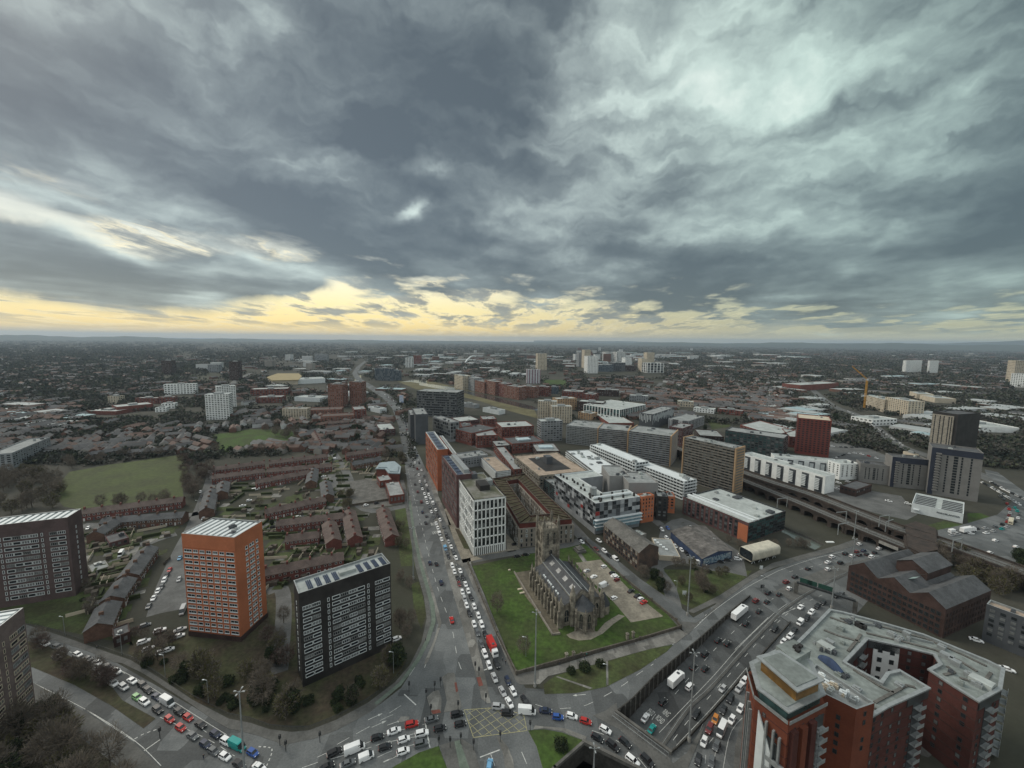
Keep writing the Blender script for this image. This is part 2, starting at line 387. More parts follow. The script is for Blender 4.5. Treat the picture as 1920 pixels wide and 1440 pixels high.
# ---------------------------------------------------------------- windows
WM = {}
def window_mesh(w, h, frame=M_METW, glass=M_GLASS, fw=.12, mull=0, out=.10, sill=False):
 key = (round(w, 2), round(h, 2), frame.name, glass.name, fw, mull, out, sill)
 if key in WM: return WM[key]
 b = MB(); a, c = w / 2, h / 2
 b.box(-a, a, -out, 0, -c, -c + fw); b.box(-a, a, -out, 0, c - fw, c)
 b.box(-a, -a + fw, -out, 0, -c + fw, c - fw); b.box(a - fw, a, -out, 0, -c + fw, c - fw)
 for k in range(mull):
  x = -a + w * (k + 1) / (mull + 1); b.box(x - fw * .35, x + fw * .35, -out * .85, 0, -c + fw, c - fw)
 if sill: b.box(-a - .1, a + .1, -out - .10, 0, -c - .30, -c - .005)
 b.quad((-a + fw, -.03, -c + fw), (a - fw, -.03, -c + fw), (a - fw, -.03, c - fw), (-a + fw, -.03, c - fw), m=1)
 WM[key] = b.mesh('window', [frame, glass]); return WM[key]
def edge(P0, P1):
 P0 = Vector(P0[:2]); P1 = Vector(P1[:2]); u = (P1 - P0); L = u.length; u = u / L
 return P0, u, Vector((u.y, -u.x)), L
def put_windows(root, P0, P1, us, zs, meshes, name='window', skip=None, proud=.01):
 P, u, n, L = edge(P0, P1); rz = math.atan2(u.y, u.x); RL = root_loc(root)
 for r, z in enumerate(zs):
  for c, s in enumerate(us):
   if skip and skip(c, r): continue
   q = P + u * s + n * proud
   me = meshes[rnd.randrange(len(meshes))] if isinstance(meshes, list) else meshes
   inst(name, me, root, (q.x - RL.x, q.y - RL.y, z - RL.z), rz)
def spaced(L, n, margin=.0):
 w = (L - 2 * margin) / n; return [margin + w * (i + .5) for i in range(n)]
def stuff_windows(b, P0, P1, us, zs, w, h, out=.06, mats=(0,), rec=None):
 """adds real shallow boxes for windows too small to pick apart"""
 P, u, n, L = edge(P0, P1)
 for z in zs:
  for s in us:
   m = mats[rnd.randrange(len(mats))]
   c = P + u * s
   a0 = c - u * (w / 2); a1 = c + u * (w / 2); b0 = a0 + n * out; b1 = a1 + n * out
   z0, z1 = z - h / 2, z + h / 2
   b.quad((b0.x, b0.y, z0), (b1.x, b1.y, z0), (b1.x, b1.y, z1), (b0.x, b0.y, z1), m=m)
   b.quad((a0.x, a0.y, z0), (b0.x, b0.y, z0), (b0.x, b0.y, z1), (a0.x, a0.y, z1), m=m)
   b.quad((b1.x, b1.y, z0), (a1.x, a1.y, z0), (a1.x, a1.y, z1), (b1.x, b1.y, z1), m=m)
   b.quad((b0.x, b0.y, z1), (b1.x, b1.y, z1), (a1.x, a1.y, z1), (a0.x, a0.y, z1), m=m)
def rect_from(tops, by=None, h=None, rect=True, widths=None):
 """footprint from three roof corners seen in the photo: a, b (nearest), c"""
 a, b, c = tops
 if h is None: h = HT(b[0], b[1], by)
 A = Vector(G(*a, h)[:2]); B = Vector(G(*b, h)[:2]); C = Vector(G(*c, h)[:2])
 if rect:
  u = (C - B); v = (A - B)
  # keep the longer side, square the other to it
  if u.length >= v.length:
   un = u.normalized(); w = Vector((-un.y, un.x)); A = B + w * v.dot(w)
  else:
   vn = v.normalized(); w = Vector((-vn.y, vn.x)); C = B + w * u.dot(w)
 if widths:
  if widths[0]: A = B + (A - B).normalized() * widths[0]
  if widths[1]: C = B + (C - B).normalized() * widths[1]
 return ccw([A, B, C, A + C - B]), h
def flat_roof(b, poly, h, par=.9, th=.4, mroof=0, mpar=1):
 inn = inset(poly, th); n = len(poly)
 i = len(b.v); b.v += [(p.x, p.y, h - par) for p in inn]; b.f.append(tuple(range(i, i + n))); b.m.append(mroof)
 for k in range(n):
  j = (k + 1) % n
  b.quad((*poly[k], h), (*poly[j], h), (*inn[j], h), (*inn[k], h), m=mpar)
  b.quad((*inn[k], h), (*inn[j], h), (*inn[j], h - par), (*inn[k], h - par), m=mpar)
def roof_units(root, poly, h, n, size=(1.5, 3.5), mats=(M_METG, M_ROOFL, M_DGREY), name='roof_unit', hmax=2.2):
 inn = inset(poly, 2.2); xs = [p.x for p in inn]; ys = [p.y for p in inn]; u = (poly[1] - poly[0])
 k = 0; t = 0
 while k < n and t < n * 30:
  t += 1; p = Vector((rnd.uniform(min(xs), max(xs)), rnd.uniform(min(ys), max(ys))))
  if not inside(p, inn): continue
  b = MB(); s = rnd.uniform(*size); hh = rnd.uniform(.7, hmax)
  b.obox(p, u, s / 2, s * rnd.uniform(.3, .6), h, h + hh); b.obox(p + u.normalized() * s * .1, u, s * .22, s * .18, h + hh, h + hh + .4)
  b.build(name, mats[rnd.randrange(len(mats))], root); k += 1
def shell(name, label, poly, h, wall, roof, cat='building', par=.9, trim=None, group=None, z0=0.0, floor_label=None):
 c = sum(poly, Vector((0, 0))) / len(poly)
 root = thing(name, label, cat, (c.x, c.y, z0), group)
 b = MB(); b.prism(poly, z0 - .3, h, 0, False); b.build('wall', wall, root)
 b = MB(); flat_roof(b, poly, h, par); b.build('roof', [roof, trim or wall], root)
 return root
# ================================================================== SETTING
# ---- the sunken ring road
HOLE_L = [(1156, 1338), (1187, 1313), (1229, 1269), (1271, 1234), (1312, 1200), (1354, 1163), (1381, 1140), (1407, 1119)]
HOLE_R = [(1257, 1413), (1292, 1381), (1323, 1348), (1354, 1313), (1396, 1265), (1445, 1209), (1481, 1168)]
WL = pxpoly(HOLE_L); WR = pxpoly(HOLE_R)
hole1 = WL + WR[::-1]
_e = (WL[0] + WR[0]) / 2; _s0 = (WL[-1] + WR[-1]) / 2; _ax = (_s0 - _e); _al = _ax.length; _ax = _ax / _al
DEEP = -6.4
def zfloor(p):
 t = (Vector((p[0], p[1])) - _e).dot(_ax) / _al
 t = min(1, max(0, t)); return DEEP * (1 - t) ** .9 if t < 1 else 0.0
def GS(px, py):
 """point on the road, inside the cutting where it falls below street level"""
 P = G(px, py)
 if inside(P, hole1) or P.y < 0:
  z = 0.0
  for _ in range(12):
   z = zfloor(G(px, py, z)); P = G(px, py, z)
  if z < -.02: return P
  return G(px, py)
 return P
def zroad(p): return zfloor(p) if inside(p, hole1) else 0.0
h2px = [(1095, 1394), (1240, 1466), (1190, 1540), (990, 1500), (1040, 1442)]
hole2 = pxpoly(h2px)
# canal basin beside the viaduct
CANAL = [(1468, 986), (1490, 996), (1520, 1008), (1546, 1021), (1528, 1031), (1500, 1018), (1478, 1003), (1462, 996)]
canal = pxpoly(CANAL)
far = 45000.0
ground_m = bpy.data.materials.new('ground_cover'); ground_m.use_nodes = True
def ground_material():
 nt = ground_m.node_tree; nt.nodes.clear()
 N, put, Mt, V, noise, mix, ramp, mr, ln = nodes(nt)
 out = N('ShaderNodeOutputMaterial'); b = N('ShaderNodeBsdfPrincipled'); ln.new(b.outputs[0], out.inputs[0])
 pos = N('ShaderNodeNewGeometry').outputs['Position']
 a, _ = noise(pos, .0011, 6, .62); c, _ = noise(pos, .008, 6, .65); d, _ = noise(pos, .06, 5, .65); e, _ = noise(pos, .7, 4, .6)
 col = ramp(a, [(.30, (.048, .058, .030)), (.44, (.042, .046, .036)), (.54, (.060, .062, .054)), (.66, (.082, .082, .074)), (.80, (.046, .060, .028))])
 col = mix(.55, col, ramp(c, [(.3, (.030, .034, .022)), (.5, (.058, .054, .042)), (.62, (.095, .088, .072)), (.75, (.050, .060, .028))]))
 col = mix(.5, col, mix(d, (.25, .25, .25, 1), (.75, .75, .75, 1)), 'OVERLAY')
 col = mix(.4, col, mix(e, (.2, .2, .2, 1), (.8, .8, .8, 1)), 'OVERLAY')
 put(b.inputs['Base Color'], col); b.inputs['Roughness'].default_value = .95; b.inputs['Specular IOR Level'].default_value = .15
ground_material()
sheet('ground', [Vector((-far, -280)), Vector((far, -280)), Vector((far, far)), Vector((-far, far))], 0.0, ground_m, holes=[hole1, hole2, canal])
# hills along the horizon
def hills(name, pts, dist, depth, m):
 b = MB()
 P = [(Vector(G(x, 700)[:2]).normalized() * dist, h) for x, h in pts]
 for (p, h), (q, k) in zip(P, P[1:]):
  pb = p * (1 + depth); qb = q * (1 + depth)
  pf = p * (1 - depth); qf = q * (1 - depth)
  b.quad((*pf, -5), (*qf, -5), (*q, k), (*p, h)); b.quad((*p, h), (*q, k), (*qb, -5), (*pb, -5))
 return b.build(name, m, kind='structure', smooth=True)
M_HILL = mat('far_hills', (.045, .055, .035), .95, .2, .0008)
def hp(xs, f): return [(x, f(x)) for x in xs]
hills('hills', hp(range(-500, 2500, 20), lambda x: 60 + 55 * max(0, math.sin(x * .004 + 1.2)) + 22 * math.sin(x * .031) + (40 if x > 1150 else 0) + 10 * math.sin(x * .11)), 17500, .13, M_HILL)
hills('hills', hp(range(1000, 2700, 20), lambda x: 130 + 260 / (1 + math.exp(-(x - 1800) / 70)) + 28 * math.sin(x * .013) + 10 * math.sin(x * .06)), 26000, .12, M_HILL)
# ---- roads
ROAD = [(-200, 1150), (60, 1182), (214, 1240), (400, 1347), (470, 1363), (547, 1380), (690, 1338), (752, 1290), (790, 1230), (806, 1150), (790, 1080), (779, 1000), (768, 930), (757, 860), (748, 800), (735, 765), (716, 745), (690, 728), (668, 715), (660, 700), (668, 688), (690, 672),
  (694, 672), (676, 688), (670, 700), (680, 712), (704, 726), (733, 742), (752, 762), (764, 790), (780, 840), (803, 890), (828, 960), (864, 1040), (905, 1125), (950, 1215), (985, 1290), (1060, 1295), (1150, 1262), (1262, 1190), (1225, 1150), (1170, 1100), (1120, 1050), (1096, 1020), (1085, 1012), (1100, 1006), (1140, 1035), (1200, 1085), (1265, 1130), (1300, 1158), (1365, 1120),
  (1420, 1080), (1520, 1040), (1600, 1012), (1660, 1012), (1700, 1035), (1650, 1100), (1590, 1170), (1560, 1230), (1500, 1300), (1480, 1420), (1500, 1560), (900, 1600), (300, 1600), (-200, 1560)]
road_poly = pxpoly(ROAD)
sheet('road', road_poly, .03, M_ASPH, holes=[hole1, hole2])
# far roundabout and the roads leading to it
sheet('roundabout_road', pxpoly([(1640, 1040), (1730, 1000), (1800, 985), (1870, 965), (1898, 940), (1888, 915), (1850, 892), (1846, 880), (1870, 885), (1925, 925), (1990, 975), (2010, 1040), (1960, 1080), (1880, 1078), (1790, 1060), (1700, 1075)]), .025, M_ASPH)
def road_line(name, pts, half, m=M_ASPH2, z=.022, n=3, kind='structure'):
 P = smooth_path([Vector(G(x, y)[:2]) for x, y in pts], n)
 return sheet(name, strip(P, half), z, m)
for pts, hw in [
 ([(300, 1150), (312, 1105), (330, 1060), (348, 1020), (366, 985), (384, 940), (396, 905), (402, 880)], 5.0),
 ([(153, 985), (230, 985), (342, 968), (372, 962)], 4.0),
 ([(660, 962), (600, 962), (500, 985), (440, 992), (372, 990)], 3.4),
 ([(638, 960), (628, 920), (622, 890), (610, 850), (600, 815)], 3.6),
 ([(600, 815), (640, 870), (655, 900), (668, 940), (700, 958), (762, 948)], 3.8),
 ([(215, 1060), (240, 1035), (290, 1012), (330, 1000)], 4.5),
 ([(500, 1110), (528, 1105), (532, 1150), (528, 1200), (522, 1262)], 3.4),
 ([(884, 1050), (960, 1036), (1040, 1026), (1096, 1012)], 3.6),
 ([(960, 1034), (948, 1010), (945, 960), (925, 900)], 3.0),
 ([(1096, 1012), (1050, 962), (1000, 915), (960, 880), (925, 850), (880, 832), (862, 815)], 4.0),
 ([(1270, 1168), (1255, 1100), (1232, 1062), (1280, 1050), (1340, 1062), (1400, 1075)], 3.6),
 ([(1240, 985), (1262, 1000), (1300, 1045), (1350, 1065)], 3.6),
 ([(1180, 930), (1240, 985), (1280, 975), (1330, 1005), (1400, 1050)], 3.6),
 ([(1920, 930), (1850, 895), (1780, 868), (1720, 848), (1680, 832), (1640, 800), (1600, 775), (1570, 765), (1540, 745), (1500, 710)], 7.5),
 ([(1440, 725), (1400, 735), (1345, 760)], 4), ([(1240, 718), (1220, 738), (1208, 748)], 7),
 ([(60, 830), (130, 822), (190, 806), (235, 800)], 4), ([(395, 770), (440, 715), (470, 700)], 7),
]: road_line('street', pts, hw)
# church car park, its ring of small yards
sheet('car_park_surface', pxpoly([(1080, 1056), (1126, 1050), (1182, 1108), (1243, 1156), (1183, 1167), (1150, 1128), (1120, 1100), (1095, 1075)]), .30, M_STONEPAVE)
sheet('yard', pxpoly([(1240, 985), (1290, 980), (1340, 1012), (1395, 1052), (1400, 1075), (1330, 1070), (1262, 1045), (1235, 1010)]), .027, M_ASPH2)
sheet('yard', pxpoly([(1545, 905), (1690, 930), (1720, 965), (1700, 975), (1640, 962), (1560, 935), (1535, 915)]), .024, M_ASPH2)
sheet('yard', pxpoly([(640, 905), (720, 893), (750, 905), (755, 945), (680, 955), (652, 930)]), .024, M_DCONC)
sheet('yard', pxpoly([(1540, 835), (1570, 822), (1640, 845), (1680, 862), (1660, 875), (1600, 868), (1550, 860)]), .024, M_ASPH2)
sheet('yard', pxpoly([(300, 1150), (352, 1140), (345, 1050), (332, 1075), (285, 1130)]), .026, M_ASPH2)
# ---- green spaces
for nm, m, pts in [
 ('playing_field', mat('dull_field', (.070, .088, .032), .95, .2, .03, col2=(.058, .066, .030), fine=(.3, .6)), [(95, 925), (130, 885), (200, 872), (300, 858), (345, 852), (352, 880), (342, 915), (345, 938), (250, 945), (160, 957), (120, 950)]),
 ('park_lawn', M_GRASS, [(400, 815), (470, 805), (545, 806), (562, 830), (520, 842), (470, 852), (410, 846)]),
 ('park_lawn', M_GRASS, [(185, 822), (240, 806), (262, 812), (245, 832), (195, 833)]),
 ('rough_lawn', M_GRASS2, [(745, 1010), (740, 950), (760, 945), (776, 1000), (785, 1060), (752, 1062), (748, 1030)]),
 ('rough_lawn', M_GRASS2, [(772, 1095), (786, 1090), (800, 1150), (790, 1180), (776, 1140)]),
 ('rough_lawn', M_SCRUB, [(240, 1225), (300, 1262), (370, 1318), (429, 1336), (468, 1344), (506, 1358), (579, 1361), (631, 1340), (683, 1311), (725, 1286), (752, 1261), (762, 1235), (742, 1215), (700, 1195), (560, 1120), (540, 1105), (500, 1110), (480, 1180), (345, 1190), (280, 1200), (245, 1190)]),
 ('rough_lawn', M_GRASS2, [(-100, 1110), (60, 1115), (140, 1105), (180, 1140), (230, 1170), (250, 1210), (60, 1170), (-100, 1150)]),
 ('rough_lawn', M_GRASS2, [(1200, 1105), (1232, 1068), (1290, 1068), (1345, 1068), (1410, 1070), (1400, 1082), (1350, 1115), (1300, 1142), (1265, 1125)]),
 ('rough_lawn', M_GRASS, [(1722, 990), (1770, 976), (1808, 985), (1800, 995), (1760, 1002), (1740, 998)]),
 ('rough_lawn', M_GRASS, [(1814, 962), (1840, 962), (1858, 970), (1848, 980), (1815, 988)]),
 ('rough_lawn', M_GRASS2, [(1328, 790), (1370, 795), (1368, 800), (1335, 806)]),
 ('river_bank', mat('dry_grass', (.115, .105, .055), .95, .2, .03, fine=(.3, .6)), [(745, 715), (800, 712), (860, 728), (930, 745), (1000, 765), (1010, 785), (960, 772), (900, 752), (850, 740), (780, 730)]),
 ('playing_field', M_GRASS, [(1018, 712), (1060, 712), (1062, 722), (1020, 722)]),
]: sheet(nm, pxpoly(pts), .012, m)
sheet('river', pxpoly([(857, 729), (900, 738), (960, 752), (1000, 762), (1040, 785), (1020, 772), (980, 765), (920, 750), (858, 734)]), .018, M_RIVER)
sheet('river', pxpoly([(752, 716), (775, 712), (800, 714), (800, 721), (770, 716)]), .018, M_WATER)
sheet('river', pxpoly([(786, 717), (855, 727), (855, 734), (812, 727), (786, 722)]), .020, M_WATER)
sheet('river', pxpoly([(664, 716), (668, 706), (678, 703), (676, 712), (672, 722)]), .020, M_WATER)
sheet('river', pxpoly([(1500, 735), (1530, 742), (1560, 765), (1552, 766), (1520, 748)]), .020, M_WATER)
b = MB(); b.prism(ccw(canal), -1.6, -1.55); b.build('canal_water', M_WATER, kind='structure')
b = MB()
cc = ccw(canal)
for i in range(len(cc)): b.quad((*cc[i], -1.7), (*cc[i - 1], -1.7), (*cc[i - 1], .01), (*cc[i], .01))
b.build('canal_wall', M_DCONC, kind='structure')
# ---- sunken road: floor, retaining walls, parapets
fl = [WL[0] + (WL[0] - WL[1]).normalized() * 30] + WL + WR[::-1] + [WR[0] + (WR[0] - WR[1]).normalized() * 30]
P_ = []
for i in range(13):       # floor strips across the cutting
 t = i / 12
 def along(Wp, t):
  L = [0]
  for a, c in zip(Wp, Wp[1:]): L.append(L[-1] + (c - a).length)
  s = t * L[-1]
  for k in range(len(Wp) - 1):
   if s <= L[k + 1] + 1e-6: return Wp[k].lerp(Wp[k + 1], (s - L[k]) / max(1e-6, L[k + 1] - L[k]))
  return Wp[-1]
 P_.append((along(WL, t), along(WR, t)))
b = MB()
for (a, c), (d, e) in zip(P_, P_[1:]):
 b.quad((*a, zfloor(a)), (*c, zfloor(c)), (*e, zfloor(e)), (*d, zfloor(d)))
a, c = P_[0]; back = -_ax * 45
b.quad((*(a + back), DEEP), (*(c + back), DEEP), (*c, DEEP), (*a, DEEP))
M_ASPHD = mat('vignetted_asphalt', (.066, .070, .070), .8, .16, .12, fine=(1.7, .45), patch=(.11, .3))  # asphalt colour lowered to imitate window vignetting over the sunken road
b.build('sunken_road', M_ASPHD, kind='structure')
M_RWALL = mat('ribbed_retaining_wall', (.050, .048, .042), .9, .25, .4, fine=(1.5, .5))
b = MB(); bp = MB()
for Wp, sgn in ((WL, 1), (WR, -1)):
 for p, q in zip(Wp, Wp[1:]):
  u = (q - p).normalized(); n = Vector((u.y, -u.x)) * sgn
  zp, zq = zfloor(p), zfloor(q)
  b.quad((*p, zp - .3), (*q, zq - .3), (*q, .9), (*p, .9)); o = n * -.35
  b.quad((*(p + o), .9), (*(q + o), .9), (*(q + o), -.1), (*(p + o), -.1)); b.quad((*p, .9), (*q, .9), (*(q + o), .9), (*(p + o), .9))
  L = (q - p).length; k = int(L / 3)
  for i in range(k):         # ribs of the wall
   s = p.lerp(q, (i + .5) / k); z = zfloor(s)
   if z < -.6: bp.obox(s + n * .12, u, .35, .11, z, .75)
b.build('retaining_wall', M_RWALL, kind='structure'); bp.build('wall_rib', M_DCONC, kind='structure')
def parapet(name, pts, h=1.0, th=.4, m=M_DCONC, z=0, kind='structure', closed=False):
 b = MB()
 for p, q in zip(pts, pts[1:]):
  u = (q - p).normalized(); b.obox((p + q) / 2, u, (q - p).length / 2 + th / 2, th / 2, z, z + h)
 return b.build(name, m, kind=kind)
parapet('parapet_wall', [WL[0], WR[0]], 1.1, .9, M_DCONC)
nb = MB(); p, q = WL[0], WR[0]; u = (q - p).normalized()
nb.quad((*p, -.9), (*q, -.9), (*q, 0.01), (*p, 0.01)); nb.build('bridge_edge', M_DCONC, kind='structure')
for i in range(2):
 off = -_ax * (1.2 + i * 1.4); rail = MB()
 rail.bar((*(p + off), 1.1 - .1 * i), (*(q + off), 1.1 - .1 * i), .12)
 k = 14
 for j in range(k + 1):
  s = p.lerp(q, j / k) + off; rail.bar((s.x, s.y, 0), (s.x, s.y, 1.1 - .1 * i), .08)
 r_ = rail.build('guard_rail', M_METG); tag(r_, ['grey guard rail right along the end parapet of the sunken road', 'second grey guard rail, set back on the bridge behind the end parapet'][i], 'railing')
# second portal, cut by the bottom edge of the photo
b = MB(); h2 = ccw(hole2)
for i in range(len(h2)): b.quad((*h2[i], DEEP), (*h2[i - 1], DEEP), (*h2[i - 1], .02), (*h2[i], .02))
b.build('retaining_wall', M_RWALL, kind='structure')
b = MB(); b.prism(h2, DEEP - .1, DEEP); b.build('sunken_road', M_ASPH, kind='structure')
parapet('parapet_wall', pxpoly([(1095, 1394), (1240, 1466)]), 1.2, 1.0, M_DCONC)
parapet('parapet_wall', pxpoly([(1095, 1394), (1040, 1442), (990, 1500)]), 1.0, .8, M_DCONC)
# central reserve of the sunken road with its barrier
MED = [(1226, 1392), (1290, 1330), (1330, 1292), (1390, 1225), (1440, 1172), (1490, 1128), (1560, 1088), (1640, 1052)]
def path3(pts, n=4):
 P = smooth_path([Vector(GS(x, y)[:2]) for x, y in pts], n); return P
med = path3(MED)
b = MB()
for p, q in zip(med, med[1:]):
 u = (q - p).normalized(); w = Vector((-u.y, u.x)) * .8; zp, zq = zroad(p) + .16, zroad(q) + .16
 b.quad((*(p - w), zp), (*(q - w), zq), (*(q + w), zq), (*(p + w), zp))
 b.quad((*(p - w), zp - .2), (*(q - w), zq - .2), (*(q - w), zq), (*(p - w), zp)); b.quad((*(p + w), zp), (*(q + w), zq), (*(q + w), zq - .2), (*(p + w), zp - .2))
b.build('central_reserve', M_PAVE2, kind='structure')
b = MB()
for p, q in zip(med, med[1:]): b.bar((*p, zroad(p) + .75), (*q, zroad(q) + .75), .12, .3); b.bar((*p, zroad(p)), (*p, zroad(p) + .75), .12)
tag(b.build('crash_barrier', M_METG), 'long steel crash barrier along the middle of the sunken ring road', 'barrier')
# ---- pavements, islands, verges (raised slabs with kerbs)
def pslab(name, pts, m, z=.14, kerb=True):
 P = ccw(pxpoly(pts)); return slab(name, P, M_KERB if kerb else m, z, mtop=m)
def overlay(name, pts, m, z): return sheet(name, pxpoly(pts, z), z, m)
# around the church
pslab('pavement', [(851, 1052), (882, 1046), (884, 1060), (905, 1108), (938, 1190), (968, 1265), (1040, 1250), (1130, 1222), (1200, 1202), (1275, 1176), (1288, 1190), (1268, 1206), (1200, 1222), (1130, 1242), (1070, 1258), (1028, 1268), (1012, 1283), (975, 1284), (968, 1278), (950, 1238), (930, 1190), (898, 1125), (872, 1066)], M_PAVE)
pslab('verge_island', [(1019, 1284), (1042, 1267), (1146, 1238), (1225, 1216), (1262, 1209), (1250, 1222), (1200, 1256), (1137, 1288), (1080, 1300), (1021, 1302)], M_GRASS2)
overlay('footpath', [(1136, 1240), (1140, 1239), (1141, 1284), (1137, 1286)], M_PAVE, .17)
overlay('footpath', [(1042, 1269), (1046, 1268), (1112, 1290), (1106, 1292)], M_PAVE, .17)
pslab('churchyard', [(886, 1062), (960, 1046), (1010, 1036), (1060, 1028), (1096, 1020), (1128, 1048), (1185, 1100), (1245, 1146), (1270, 1174), (1200, 1198), (1100, 1226), (968, 1262), (938, 1190), (907, 1110)], M_GRASS, .22, kerb=False)
overlay('church_terrace', [(964, 1074), (1002, 1068), (1003, 1100), (1020, 1130), (1042, 1170), (1052, 1190), (1036, 1190), (1010, 1150), (985, 1118)], M_SOIL, .26)
overlay('gravel_apron', [(1062, 1190), (1080, 1182), (1120, 1184), (1134, 1168), (1146, 1160), (1160, 1152), (1172, 1155), (1150, 1170), (1130, 1188), (1108, 1199), (1085, 1201), (1068, 1196)], M_STONEPAVE, .26)
overlay('car_park', [(1080, 1056), (1126, 1050), (1182, 1108), (1243, 1156), (1183, 1167), (1150, 1128), (1120, 1100), (1095, 1075)], M_STONEPAVE, .31)
overlay('footpath', [(1084, 1040), (1090, 1038), (1102, 1054), (1094, 1055)], M_PAVE, .26)
# pavement along the towers' garden and the cycle lane
pslab('pavement', [(-150, 1135), (50, 1172), (125, 1196), (215, 1228), (245, 1238), (300, 1272), (360, 1312), (429, 1348), (470, 1356), (506, 1368), (547, 1373), (579, 1370), (631, 1350), (690, 1318), (740, 1280), (768, 1248), (790, 1205), (800, 1160), (795, 1120), (778, 1060), (768, 1000), (760, 950), (750, 900), (757, 900), (770, 950), (776, 1000), (787, 1056), (803, 1120), (808, 1165), (798, 1215), (775, 1255), (752, 1284), (695, 1335), (634, 1368), (590, 1385), (541, 1395), (535, 1402), (520, 1392), (485, 1380), (455, 1372), (427, 1366), (400, 1350), (354, 1318), (312, 1291), (271, 1264), (229, 1244), (214, 1242), (167, 1222), (104, 1201), (52, 1191), (-150, 1155)], M_PAVE2)
M_CYCLE = mat('green_cycle_lane', (.125, .155, .125), .85, .12, .3, fine=(1.5, .3))
overlay('cycle_lane', [(766, 940), (770, 938), (779, 1000), (790, 1050), (803, 1095), (815, 1135), (817, 1165), (806, 1200), (786, 1240), (752, 1285), (706, 1322), (702, 1318), (748, 1280), (780, 1236), (799, 1198), (809, 1165), (807, 1136), (797, 1098), (784, 1052), (774, 1000)], M_CYCLE, .165)
pslab('traffic_island', [(771, 930), (776, 980), (788, 1030), (800, 1070), (813, 1110), (823, 1148), (828, 1168), (825, 1178), (818, 1200), (803, 1240), (795, 1250), (797, 1238), (812, 1205), (822, 1172), (816, 1148), (806, 1108), (795, 1068), (783, 1028), (771, 980), (766, 930)], M_PAVE)
# central islands of the junction
pslab('central_island', [(820, 969), (829, 985), (845, 1030), (855, 1065), (872, 1120), (884, 1160), (893, 1200), (903, 1240), (911, 1272), (920, 1318), (914, 1319), (903, 1310), (894, 1272), (884, 1235), (872, 1190), (858, 1140), (846, 1100), (835, 1060), (826, 1010), (814, 975)], M_PAVE)
overlay('tactile_paving', [(893, 1270), (901, 1269), (906, 1285), (898, 1287)], M_BRICK, .17)
pslab('traffic_island', [(800, 1308), (812, 1297), (823, 1294), (828, 1310), (827, 1337), (810, 1340), (806, 1325)], M_PAVE)
pslab('traffic_island', [(829, 1270), (840, 1262), (852, 1262), (858, 1290), (866, 1325), (862, 1331), (832, 1336), (838, 1315)], M_PAVE)
overlay('tactile_paving', [(852, 1280), (856, 1279), (859, 1296), (855, 1298)], M_BRICK, .17)
overlay('tactile_paving', [(808, 1332), (824, 1330), (827, 1336), (811, 1339)], M_BRICK, .17)
pslab('traffic_island', [(746, 1352), (752, 1344), (768, 1344), (767, 1350), (752, 1355)], M_PAVE)
pslab('traffic_island', [(931, 1380), (938, 1384), (952, 1400), (962, 1425), (966, 1460), (950, 1460), (944, 1415)], M_PAVE)
# bottom lawns
pslab('corner_lawn', [(990, 1370), (1020, 1368), (1054, 1374), (1096, 1390), (1070, 1412), (1034, 1444), (1020, 1450), (1006, 1400)], M_GRASS)
pslab('corner_lawn', [(690, 1470), (742, 1436), (785, 1412), (823, 1399), (830, 1420), (842, 1450), (830, 1500)], M_GRASS)
pslab('pavement', [(825, 1398), (866, 1386), (888, 1400), (900, 1440), (910, 1480), (845, 1490), (836, 1430)], M_PAVE2)
overlay('cycle_lane', [(852, 1390), (862, 1387), (880, 1440), (884, 1480), (870, 1480)], M_CYCLE, .165)
pslab('pavement', [(1000, 1368), (1003, 1361), (1060, 1366), (1100, 1382), (1098, 1390), (1054, 1372), (1020, 1366)], M_PAVE)
pslab('pavement', [(1112, 1342), (1136, 1333), (1156, 1318), (1160, 1345), (1254, 1420), (1262, 1432), (1288, 1412), (1330, 1340), (1290, 1440), (1268, 1500), (1245, 1480), (1205, 1410), (1165, 1370)], M_PAVE2)
# pavement by the ramp and beyond
pslab('pavement', [(1290, 1190), (1262, 1172), (1272, 1165), (1305, 1168), (1330, 1150), (1344, 1130), (1300, 1150), (1290, 1146), (1350, 1116), (1407, 1079), (1448, 1056), (1521, 1036), (1573, 1022), (1640, 1002), (1642, 1008), (1582, 1030), (1521, 1045), (1448, 1066), (1407, 1090), (1365, 1120), (1344, 1140), (1316, 1162), (1300, 1180)], M_PAVE2)
pslab('pavement', [(1396, 1330), (1420, 1290), (1400, 1400), (1380, 1500), (1372, 1500), (1378, 1400)], M_PAVE2)
pslab('traffic_island', [(1450, 1110), (1500, 1085), (1560, 1062), (1640, 1045), (1700, 1045), (1700, 1056), (1640, 1062), (1580, 1082), (1520, 1110), (1490, 1128)], M_PAVE2)
pslab('median_lawn', [(56, 1203), (100, 1215), (150, 1240), (200, 1275), (229, 1313), (292, 1348), (269, 1366), (208, 1323), (140, 1285), (62, 1252), (-100, 1225), (-100, 1180)], M_SCRUB)
pslab('pavement', [(-150, 1260), (65, 1282), (130, 1318), (200, 1360), (250, 1393), (302, 1442), (330, 1480), (280, 1490), (230, 1440), (180, 1400), (60, 1310), (-150, 1290)], M_PAVE2)
overlay('bank', [(-160, 1300), (60, 1315), (180, 1405), (230, 1445), (280, 1500), (250, 1620), (-200, 1620)], M_SCRUB, .10)
pslab('pavement', [(833, 955), (843, 950), (860, 985), (884, 1040), (905, 1048), (868, 1056), (850, 1010)], M_STONEPAVE)
overlay('planter_bed', [(853, 991), (860, 992), (878, 1020), (880, 1030), (870, 1028)], M_SCRUB, .20)
pslab('plaza', [(880, 1046), (950, 1034), (975, 1030), (955, 1006), (948, 1000), (950, 1030)], M_STONEPAVE)
